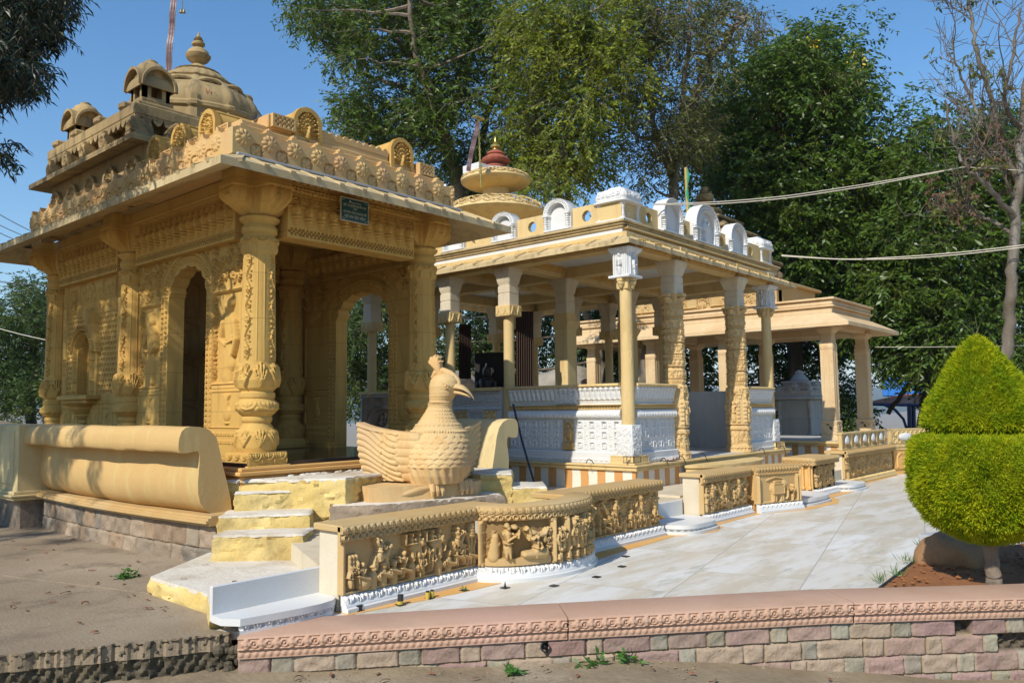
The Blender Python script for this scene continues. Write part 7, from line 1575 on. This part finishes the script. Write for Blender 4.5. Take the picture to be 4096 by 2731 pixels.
# ------------------------------------------------------------------ two-tier clipped topiary
tb = np.array([7.08, 1.30]); tcx = np.array([7.08, 1.30]) + CR[:2] * -.03
tp = thing('topiary_shrub', (*tb, .03), 'bright yellow-green clipped topiary, a cone stacked on a globe, on a short trunk', 'topiary')
gprof = [(.08, .37), (.20, .395), (.33, .45), (.44, .53), (.52, .64), (.565, .77), (.58, .90), (.572, 1.02), (.545, 1.10), (.50, 1.155), (.40, 1.18), (.2, 1.185)]
cprof = [(.20, 1.235), (.36, 1.225), (.425, 1.245), (.438, 1.285), (.42, 1.36), (.375, 1.46), (.32, 1.57), (.26, 1.67), (.195, 1.77), (.13, 1.855), (.07, 1.905), (.02, 1.935)]
r = np.random.default_rng(51)
for nm, pr, N_ in (('lower_globe', gprof, 88000), ('upper_cone', cprof, 56000)):
    P = np.array(pr) * [.94, 1]; seg_ = np.hypot(np.diff(P[:, 0]), np.diff(P[:, 1])); ar = seg_ * (P[:-1, 0] + P[1:, 0]); k = r.choice(len(ar), N_, p=ar / ar.sum()); t_ = r.random(N_)
    R_ = P[k, 0] + (P[k + 1, 0] - P[k, 0]) * t_; Z = P[k, 1] + (P[k + 1, 1] - P[k, 1]) * t_; th = r.random(N_) * 6.283
    lump = 1 + .035 * np.sin(th * 5 + Z * 9) + .022 * np.sin(th * 41 + Z * 67) * np.sin(Z * 53 - th * 19) + .03 * np.sin(th * 11 - Z * 17 + 1) + .02 * np.sin(th * 23 + Z * 31)
    nz = -(P[k + 1, 0] - P[k, 0]) / seg_[k]; nr = (P[k + 1, 1] - P[k, 1]) / seg_[k]; inn = r.uniform(-.045, .004, N_)
    rr_ = R_ * lump + inn * nr - .02
    B = np.stack([tcx[0] + rr_ * np.cos(th), tcx[1] + rr_ * np.sin(th), Z + inn * nz - .015], 1); D = unit(np.stack([nr * np.cos(th), nr * np.sin(th), nz], 1) + r.normal(0, .50, (N_, 3)) + np.array([0, 0, .15]))
    V, F = leaf_quads(B, D, .036, .0078, r); o = MB().add(V, F).build(nm, 'needle', tp, smooth=0)
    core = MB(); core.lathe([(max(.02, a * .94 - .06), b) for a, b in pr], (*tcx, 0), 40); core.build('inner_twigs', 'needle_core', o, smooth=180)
V, F = leaf_quads(np.array([[*tcx, 1.93]]) + r.normal(0, .015, (9, 3)), unit(r.normal(0, .25, (9, 3)) + np.array([0, 0, 1])), .2, .008, r); MB().add(V, F).build('stray_shoots', 'grass_blade', tp, smooth=0)
mb = MB(); limb(mb, [(*tb, -.05), (*(tb + .01), .15), (*(tb * .4 + tcx * .6), .42)], .062, .045, 12, 3, .004); mb.build('trunk', 'bark', tp)
# ------------------------------------------------------------------ grass field beyond the left side
r = np.random.default_rng(61); n = 16000; X = []
bb_ = np.radians(r.uniform(79, 88, n)); dd = r.uniform(13, 27, n); X = np.stack([dd * np.cos(bb_), dd * np.sin(bb_)], 1); Z = terrain_z(X[:, 0], X[:, 1]); B = np.column_stack([X, Z]); V, F = leaf_quads(B, unit(r.normal(0, .35, (n, 3)) + np.array([0, 0, 1])), .42, .022, r); g = MB().add(V, F).build('tall_grass', 'grass_blade', None, smooth=0); g['kind'] = 'stuff'; g['label'] = 'tall pale green grass growing beyond the shrine'
# ------------------------------------------------------------------ small things
def weed(p, sz, label, seed, n=16, ln=.09, wd=.03):
    r = np.random.default_rng(seed); t = thing('weed', p, label, 'weed'); C = np.tile(np.array(p), (n, 1)) + r.normal(0, sz * .25, (n, 3)) * np.array([1, 1, 0]); top = C + unit(r.normal(0, .7, (n, 3)) + np.array([0, 0, .7])) * sz * r.uniform(.4, 1, n)[:, None]; top[:, 2] = np.maximum(top[:, 2], p[2] + .01)
    V, F = twig_prisms(C, top, .003); mb = MB().add(V, F); B = np.repeat(top, 4, 0); D = unit(r.normal(0, 1, (len(B), 3)) * np.array([1, 1, .4])); V, F = leaf_quads(B, D, ln, wd, r); mb.add(V, F); mb.build('leaves', 'weed', t, smooth=0); return t
def ground_pt(x, y, z):
    d = at(x, y, 1.0) - np.array([0, 0, EYE]); return np.array([0, 0, EYE]) + d * ((z - EYE) / d[2])
weed(ground_pt(290, 1328, .005), .09, 'small green weed in the crack of the concrete apron', 1, 20, .05, .025)
for i, (x, y, s_, lb) in enumerate(((482, 1530, .06, 'grass-like weed below the broken apron edge'), (1178, 1548, .05, 'lone green weed on the bare ground before the stone wall, left of two others'), (1362, 1530, .08, 'broad-leaved weed at the foot of the stone wall, left of the weep hole'), (1432, 1522, .08, 'broad-leaved weed closest to the round weep hole'))):
    p = np.array(ground_pt(x, y, -.3)); 
    for _ in range(6): p = ground_pt(x, y, float(terrain_z(p[0], p[1])))
    weed(p, s_, lb, 10 + i, 9, .07, .022)
for i, (x, y, lb) in enumerate(((2022, 1338, 'thin grass tuft at the near corner of the soil bed'), (2062, 1322, 'grass tuft halfway along the soil bed edge'), (2085, 1290, 'grass tuft beside the brown boulder'), (2120, 1255, 'grass tuft in front of the granite kerb'))):
    p = ground_pt(x, y, .02); r = np.random.default_rng(i); t = thing('grass_tuft', p, lb, 'grass'); n = 26; V, F = leaf_quads(np.tile(p, (n, 1)) + r.normal(0, .03, (n, 3)) * np.array([1, 1, 0]), unit(r.normal(0, .55, (n, 3)) + np.array([0, 0, 1])), .10, .007, r); MB().add(V, F).build('blades', 'weed', t, smooth=0)
# dry leaves
r = np.random.default_rng(71)
def dry_leaf(p, k, lab):
    a = r.uniform(0, 6.28); ln = r.uniform(.05, .095); cv = r.uniform(-1.2, 1.2); n = 9; u = np.linspace(-1, 1, n); ang = a + u * cv; P = np.cumsum(np.stack([np.cos(ang), np.sin(ang)], 1) * ln / n, 0); w = .008 * np.sqrt(1 - u ** 2 * .97); N_ = np.stack([-np.sin(ang), np.cos(ang)], 1)
    z = .006 + .010 * (1 - u ** 2) * r.uniform(0, 1.2); lo = np.column_stack([P - N_ * w[:, None], z]); hi = np.column_stack([P + N_ * w[:, None], z + r.uniform(0, .01)])
    rows = np.stack([lo, hi, hi - [0, 0, .0015], lo - [0, 0, .0015]], 1) + np.array(p); mb = MB().loft(rows); o = mb.build('dry_leaf', 'dry_leaf', None, smooth=60); tag(o, lab, 'leaf', 'dry leaves scattered on the concrete and ground')
px = [(30, 1245), (60, 1228), (95, 1270), (130, 1252), (175, 1240), (215, 1242), (235, 1235), (90, 1310), (140, 1300), (200, 1312), (165, 1360), (100, 1365), (60, 1400), (30, 1398), (110, 1385), (185, 1390), (300, 1372), (310, 1365), (350, 1360), (330, 1378), (385, 1395), (375, 1405), (180, 1435), (205, 1455), (230, 1340), (310, 1290), (290, 1300), (255, 1240), (20, 1385), (45, 1262), (60, 1285), (330, 1400), (400, 1375), (145, 1350), (120, 1265), (280, 1345), (340, 1400)]
for i, (x, y) in enumerate(px): dry_leaf(ground_pt(x, y, .007), i, 'curled brown dry leaf lying on the concrete apron')
for x, y in ((480, 1298), (545, 1340), (700, 1268), (430, 1330)): dry_leaf(ground_pt(x, y, .129), 0, 'dry leaf lying on the white-topped concrete pad')
for x, y in ((590, 1540), (760, 1545), (860, 1550), (980, 1548), (1100, 1556), (1260, 1540), (1320, 1550), (1500, 1542), (1580, 1550), (1640, 1562), (700, 1560), (900, 1563), (1900, 1560)):
    p = np.array([3., 4., -.35])
    for _ in range(6): p = ground_pt(x, y, float(terrain_z(p[0], p[1])) + .004)
    dry_leaf(p, 0, 'dry leaf lying on the bare ground before the stone wall')
dry_leaf(ground_pt(632, 1380, .106), 0, 'dry leaf lying on the white marble step'); dry_leaf(ground_pt(790, 1366, .005), 0, 'dry leaf lying on the tan border band')
# sunken light fittings in the paving
for i, (x, y, kind, lb) in enumerate(((3.667, 4.608, 1, 'dark round stub light fitting by the left end of the carved wall'), (3.965, 4.507, 2, 'taped black light stub on the tan band, tallest of the fittings'), (4.241, 4.488, 3, 'pair of yellow taped light stubs on the tan band'), (4.577, 4.457, 4, 'sunken light box with green bits left of the curved bay'), (4.85, 4.274, 5, 'sunken light box with a black spike before the curved bay'), (5.141, 4.011, 0, 'flat sunken light box in front of the middle of the curved bay'), (5.62, 3.936, 0, 'flat sunken light box nearest the pink coping'), (6.12, 4.012, 0, 'small sunken light box at the edge of the bay shadow'), (6.552, 4.25, 0, 'sunken light box inside the bay shadow'))):
    t = thing('light_fitting', (x, y, .004), lb, 'light fitting', 'sunken light fittings along the carved wall'); MB().box(x - .03, x + .03, y - .03, y + .03, -.01, .0075, .001).build('frame', 'dark_stone', t)
    if kind == 1: MB().tube([(x, y, .0), (x, y, .045)], .028, 12).build('stub', 'black_plastic', t)
    if kind == 2: MB().tube([(x, y, .0), (x + .005, y, .075)], .022, 10).build('stub', 'black_plastic', t); MB().tube([(x, y, .008), (x, y, .03)], .0235, 10).build('tape', 'fixture_yellow', t)
    if kind == 3:
        for k in (-.022, .022): MB().tube([(x + k, y, .0), (x + k, y, .05)], .017, 10).build('stub', 'fixture_yellow', t); MB().tube([(x + k, y, .045), (x + k, y, .06)], .014, 10).build('cap', 'black_plastic', t)
    if kind == 5: MB().tube([(x, y, .0), (x, y, .05)], [.012, .002], 6).build('spike', 'black_plastic', t)
    if kind == 4: V, F = leaf_quads(np.tile([x, y, .01], (8, 1)), unit(r.normal(0, .8, (8, 3)) + np.array([0, 0, .8])), .04, .01, r); MB().add(V, F).build('green_bits', 'weed', t, smooth=0)
# leaning rod, cables, rag
o = MB().tube([(8.62, 7.41, 1.47), (8.62, 7.24, .92), (8.66, 7.03, .27)], .016, 8).build('iron_rod', 'navy_iron'); tag(o, 'thin dark blue iron rod leaning beside the right seat-back', 'rod')
def cable(name, pts, r_, mat, label, group=None):
    P = np.array(pts, float); t_ = np.linspace(0, len(P) - 1, (len(P) - 1) * 10 + 1); Q = np.stack([np.interp(t_, np.arange(len(P)), P[:, k]) for k in range(3)], 1)
    for _ in range(12): Q[1:-1] = (Q[:-2] + Q[1:-1] * 2 + Q[2:]) / 4
    o = MB().tube(Q, r_, 6).build(name, mat); tag(o, label, 'cable', group); return o
for k, lb in ((0, 'upper strand of the cream cable strung from the parapet to the bare tree'), (-5, 'lower strand of the cream cable strung from the parapet to the bare tree')):
    cable('cable', [at(1500, 470 + k * .2, 12.0), at(1640, 470 + k, 12.2), at(1800, 457 + k, 12.4), at(2010, 425 + k, 12.7), at(2213, 384, 12.9)], .008, 'cable_cream', lb)
    cable('cable', [at(1795, 588 + k * .4, 14.0), at(1940, 597 + k * .8 + (4 if k else 0), 13.6), at(2090, 594 + k, 13.2), at(2225, 583 + k, 13), at(2400, 562 + k, 12.6)], .008, 'cable_cream', lb.replace('strung from the parapet to the bare tree', 'below it, running level to the right edge'))
cable('cable', [at(2213, 384, 12.9), at(2290, 388, 12.9), at(2400, 396, 12.9)], .007, 'cable_cream', 'single cream cable running right from the bare tree fork')
cable('cable', [at(2010, 797, 16), at(2140, 797, 16), at(2400, 793, 16)], .006, 'cable_cream', 'thin pale wire crossing behind the top of the topiary')
for (x0, y0, x1, y1, mt, lb) in ((-40, 470, 100, 545, 'cable_dark', 'dark overhead wire at the left edge, topmost of three'), (-40, 498, 100, 560, 'cable_dark', 'dark overhead wire at the left edge, middle one of three'), (-40, 515, 70, 565, 'cable_dark', 'dark overhead wire at the left edge, lowest of three'), (-40, 644, 150, 656, 'cable_dark', 'level dark wire before the left trees'), (-40, 744, 150, 790, 'cable_cream', 'pale sagging wire before the left trees')):
    cable('cable', [at(x0, y0, 22), at((x0 + x1) / 2, (y0 + y1) / 2 + 3, 22), at(x1, y1, 22)], .012, mt, lb)
for i, (x, y, lb) in enumerate(((9.20, 6.55, 'black cable loop lying on the plinth edge left of the corner column'), (9.95, 5.82, 'black cable loop right of the corner column foot'), (10.45, 5.82, 'black cable hanging over the striped plinth by the rag'), (11.15, 5.84, 'black cable coil at the foot of the left carved pillar'), (13.25, 5.83, 'black cable end at the foot of the right carved pillar'), (14.1, 5.82, 'black cable hanging near the far end of the striped plinth'), (9.30, 5.95, 'black cable hanging down the plinth corner'))):
    dz = .635; P = [(x - .05, y, dz + .01), (x - .02, y - .02, dz + .07), (x + .04, y - .03, dz + .05), (x + .07, y - .04, dz + .01), (x + .09, y - .05, dz - .05)]
    if i in (2, 5, 6): P += [(x + .12, y - .045, dz - .16), (x + .15, y - .05, dz - .24)]
    cable('power_cable', P, .006, 'black_plastic', lb)
o = MB().box(10.98, 11.04, 5.80, 5.835, .42, .54, .006).build('socket_box', 'black_plastic'); tag(o, 'small black socket box on the striped plinth front', 'socket')
mb = MB(); n = 18; U, V_ = np.meshgrid(np.linspace(-1, 1, n), np.linspace(-1, 1, n), indexing='ij'); Z = .655 + .03 * np.abs(np.sin(U * 5 + V_ * 3)) * (1 - U ** 2) + .015 * np.sin(V_ * 9) * (1 - V_ ** 2); top = np.dstack([10.32 + U * .15 + .02 * np.sin(V_ * 6), 5.88 + V_ * .06, Z]); mb.grid(top); mb.grid(np.dstack([top[..., 0], top[..., 1], np.full_like(Z, .634)])); o = mb.build('rag', 'rag_cloth'); tag(o, 'crumpled pale rag on the plinth edge between corner column and carved pillar', 'rag')
# dark seated figure, backboard and curtains inside the pavilion
t = thing('idol', at(1118, 880, 14.6), 'dark seated statue before a tall black backboard inside the pavilion', 'statue'); c = np.array(at(1118, 880, 14.6)); z0 = .64
MB().box(c[0] - .25, c[0] + .25, c[1] - .2, c[1] + .2, z0, 1.55, .02, rad(-20)).build('pedestal', 'dark_stone', t)
mb = MB(); q = np.array([.35, .65, 0]); mb.box(c[0] + .2, c[0] + .26, c[1] - .30, c[1] + .42, 1.1, 2.45, .02, rad(20)); mb.build('backboard', 'dark_stone', t)
mb = MB(); mb.lathe([(.24, 1.55), (.26, 1.60), (.20, 1.66), (.13, 1.70), (.12, 1.78), (.15, 1.88), (.13, 1.95), (.05, 1.98), (.07, 2.02), (.085, 2.08), (.07, 2.15), (.03, 2.19), (.03, 2.23), (.005, 2.25)], (c[0], c[1], 0), 24)
for k in (-1, 1): mb.tube([(c[0] + .05 * k, c[1] - .14 * k, 1.9), (c[0] - .05 + .03 * k, c[1] - .2 * k, 1.75), (c[0] - .14, c[1] - .03 * k, 1.67)], [.045, .04, .03], 8)
mb.build('figure', 'dark_stone', t, smooth=60)
def curtain(x, y0, y1, w, dep, lb):
    b = at(x, y1, dep); top = at(x, y0, dep); o = MB(); n = 40; rows = []
    for u in np.linspace(0, 1, 12):
        p = b + (top - b) * u; rows.append([p + CR * w * (i / n - .5) + CF * .035 * math.sin(i * 1.25) * (1 - .3 * u) for i in range(n + 1)])
    rows = np.array(rows); o.loft(rows, closed=False); o.loft(rows + CF * .01, closed=False); tag(o.build('curtain', 'curtain', smooth=180), lb, 'curtain')
curtain(1205, 715, 890, .30, 13.6, 'dark brown hanging curtain right of the seated statue'); curtain(1068, 745, 870, .22, 14.4, 'dark brown hanging curtain left of the seated statue')
# dark figure inside the shrine doorway
c = sA((6.6, 11.6, 0)); z0 = .90; t = thing('standing_figure', (c[0], c[1], z0), 'dark standing figure with a raised load in the shadow of the shrine doorway', 'statue')
mb = MB(); mb.lathe([(.15, 0), (.16, .03), (.10, .3), (.12, .5), (.10, .62), (.13, .8), (.12, .86), (.04, .9), (.06, .95), (.07, 1.0), (.05, 1.06), (.14, 1.09), (.24, 1.14), (.28, 1.24), (.22, 1.36), (.1, 1.44)], (c[0], c[1], z0), 20)
for k in (-1, 1): mb.tube([(c[0], c[1] + .13 * k, z0 + .84), (c[0], c[1] + .22 * k, z0 + .95), (c[0], c[1] + .17 * k, z0 + 1.12)], [.04, .035, .03], 8)
mb.build('figure', 'dark_stone', t, smooth=60)
# carved oval relief on the back of the arch view
t = thing('oval_relief', at(868, 900, 13.2), 'weathered oval stone relief standing behind the shrine arch', 'relief'); a = at(868, 900, 13.0)
h = HF(-.26, .26, .28, 1.62, .012); h.rect(-.25, -.17, .5, 1.6, .05); h.ring(.08, 1.2, .24, .03, .06); h.person(.06, .98, .34, 1, 1, .06); h.person(.12, 1.1, .28, -1, 2, .05); h.foliage(-.2, .2, .5, .95, .07, .03, 3); h.horse(.02, .32, .3, 1, .05); mb = MB(); h.mesh(mb, lambda x, b, hh: (a[0] + CR[0] * x - CF[0] * hh, a[1] + CR[1] * x - CF[1] * hh, b), .08); mb.build('slab', 'masonry_base', t, smooth=60)
# rocks
def rock(c, rx, ry, rz, seed, mat, label, name='boulder'):
    r = np.random.default_rng(seed); n, m_ = 44, 26; th = np.linspace(0, 2 * np.pi, n, endpoint=False); ph = np.linspace(-np.pi / 2 + .08, np.pi / 2 - .08, m_); k = r.normal(0, 1, (7, 3)) * 2.2; p = r.uniform(0, 6, 7); rings = []
    for f in ph:
        d = np.stack([np.cos(f) * np.cos(th), np.cos(f) * np.sin(th), np.full(n, np.sin(f))], 1); w = 1 + sum(.05 / (1 + .2 * i) * np.sin(d @ k[i] * (1 + i * .5) + p[i]) for i in range(7)); d = np.sign(d) * np.abs(d) ** .85; rings.append(np.array(c) + d * w[:, None] * np.array([rx, ry, rz]))
    o = MB().loft(rings).build(name, mat, smooth=50); tag(o, label, 'rock'); return o
rock((8.12, 1.74, .06), .42, .30, .20, 2, 'boulder_rock', 'brown rounded boulder half shaded under the topiary'); rock((8.4, 1.0, .05), .5, .3, .16, 4, 'boulder_rock', 'dark boulder behind the topiary trunk')
rock(at(1300, 905, 24), 1.1, 1.1, .75, 6, 'grey_rock', 'big grey boulder seen through the pavilion, left of the slanting trunk'); rock(at(1395, 905, 23.5), .9, .9, .35, 7, 'grey_rock', 'low grey boulder seen through the pavilion, right of the slanting trunk'); rock(at(1010, 910, 24), 1.4, 1.2, .8, 8, 'grey_rock', 'grey boulder behind the stone peacock head')
mb = MB(); a, b = np.array([8.60, 2.02]), np.array([10.2, 1.45]); d = (b - a) / np.linalg.norm(b - a); n_ = np.array([-d[1], d[0]]); mb.prism([tuple(a), tuple(a + d * .85), tuple(a + d * .85 + n_ * .22), tuple(a + n_ * .22)], -.02, .135); tag(mb.build('granite_kerb', 'grey_granite', smooth=0), 'grey granite kerb block lying beyond the brown boulder', 'kerb block')
mb = MB(); a = a + d * 1.0 - n_ * .5; mb.prism([tuple(a), tuple(a + d * .9), tuple(a + d * .9 + n_ * .2), tuple(a + n_ * .2)], -.02, .12); tag(mb.build('granite_kerb', 'grey_granite', smooth=0), 'pinkish kerb block behind the topiary at the right edge', 'kerb block')
# small carved marble block by the far plinth
p = ground_pt(1862, 1022, .5); mb = MB(); mb.box(p[0] - .2, p[0] + .2, p[1] - .2, p[1] + .2, .275, .50, .01); h = HF(-p[1] - .2, -p[1] + .2, .52, .64, .012); h.row(lambda c, w, i: h.flower(c, .58, .04, 6, .02), -p[1] - .19, -p[1] + .19, .09); mb.box(p[0] - .25, p[0] + .25, p[1] - .25, p[1] + .25, .50, .53, .006); mb.box(p[0] - .23, p[0] + .23, p[1] - .23, p[1] + .23, .53, .63, .008); mb.box(p[0] - .26, p[0] + .26, p[1] - .26, p[1] + .26, .63, .655, .006); tag(mb.build('marble_block', 'marble_grey'), 'small white carved marble block between the two striped plinths', 'block')
# curved platform edge stones behind the chariot panel
mb = MB(); th = np.linspace(np.pi, 2 * np.pi, 30); mb.loft([[(11.7 + (1.15 + o_) * math.cos(a), 5.78 + (.42 + o_) * math.sin(a), z) for a in th] for o_, z in ((0, .3), (0, .52), (.03, .525), (.03, .56), (.0, .565), (-.4, .567))], closed=False); tag(mb.build('entrance_step', 'sandstone_pale'), 'rounded tan entrance step before the carved pillars', 'step')
# shed beyond the right side
t = thing('shed', at(2075, 1000, 36), 'open shed with a red tin roof on navy posts seen beside the topiary', 'shed'); f = lambda x, y, d: at(x, y, d)
mb = MB()
a, b, c, d = f(1985, 924, 36), f(2130, 927, 35), f(2118, 903, 39), f(2060, 908, 39); rows = []
for u in np.linspace(0, 1, 60):
    p0 = a + (b - a) * u; p1 = d + (c - d) * u; wv = np.array([0, 0, .03 * math.sin(u * 190)]); rows.append([p0 + wv, p1 + wv, p1 + wv - [0, 0, .04], p0 + wv - [0, 0, .04]])
mb.loft(rows); mb.build('roof', 'terracotta_roof', t, smooth=0); mb = MB(); mb.tube([a - [0, 0, .08], b - [0, 0, .08]], .07, 6)
mb.build('fascia', 'navy_paint', t); mb = MB()
for x in (2088, 2098): mb.tube([f(x, 926, 35.3), f(x + 2, 1030, 35.3)], .09, 8)
mb.tube([f(2032, 930, 35.6), f(2055, 940, 35.5), f(2075, 962, 35.4), f(2086, 995, 35.3), f(2088, 1030, 35.3)], .06, 8); mb.build('posts', 'navy_paint', t)
o = MB(); p = f(2075, 885, 41); o.box(p[0] - .5, p[0] + .5, p[1] - .9, p[1] + .9, p[2] - .55, p[2] + .5, .05); tag(o.build('metal_hut', 'blue_tarp'), 'bright blue sheet-metal hut behind the red roof', 'hut')
# loose gravel on the bare ground and clods in the soil bed
r = np.random.default_rng(81); mb = MB()
def clod(p, s_):
    V = np.array([[1, 0, 0], [-1, 0, 0], [0, 1, 0], [0, -1, 0], [0, 0, .7], [0, 0, -.7]], float) * s_ * r.uniform(.6, 1.3, (6, 3)) + p; mb.add(V, np.array([[0, 2, 4], [2, 1, 4], [1, 3, 4], [3, 0, 4], [2, 0, 5], [1, 2, 5], [3, 1, 5], [0, 3, 5]]))
for _ in range(900):
    s_ = r.uniform(-.2, 6.5); o_ = abs(r.normal(0, .35)) + .06; p = wall_xy(np.array(s_), np.array(o_)); z = float(terrain_z(p[0], p[1])); clod(np.array([p[0], p[1], z + .003]), r.choice([.004, .006, .010, .016], p=[.5, .3, .15, .05]))
for _ in range(500):
    x, y = r.uniform(-1.5, 2.8), r.uniform(4.2, 7.2); clod(np.array([x, y, .003 if y > 5.44 - (x - 1.7) * .58 + .1 else float(terrain_z(x, y))]), r.choice([.003, .005, .008]))
o = mb.build('gravel', 'earth', None, smooth=0); o['kind'] = 'stuff'; o['label'] = 'loose gravel and crumbs on the ground'
mb = MB()
for _ in range(500): u, v = r.random(2); p = (np.array([6.6, 1.93]) * (1 - u) + np.array([8.6, 2.05]) * u) * (1 - v) + np.array([9.0, .2]) * v; clod(np.array([*p, .03]), r.choice([.008, .014, .022]))
o = mb.build('soil_clods', 'red_soil', None, smooth=0); o['kind'] = 'stuff'; o['label'] = 'clods of red soil in the bed under the topiary'
# ------------------------------------------------------------------ haze between here and the far hills
hz = MB().box(-9600, 9600, -9600, 9600, -60, 260, .0001)
m = bpy.data.materials.new('haze'); m.use_nodes = True; t = m.node_tree; t.nodes.clear(); o = t.nodes.new('ShaderNodeOutputMaterial'); v = t.nodes.new('ShaderNodeVolumePrincipled')
v.inputs['Color'].default_value = (.70, .83, 1, 1); v.inputs['Density'].default_value = .0002; t.links.new(v.outputs[0], o.inputs['Volume']); MATS['haze'] = m
o = hz.build('haze', 'haze', None, smooth=0); o['kind'] = 'stuff'; o['label'] = 'pale blue haze over the distant plain'
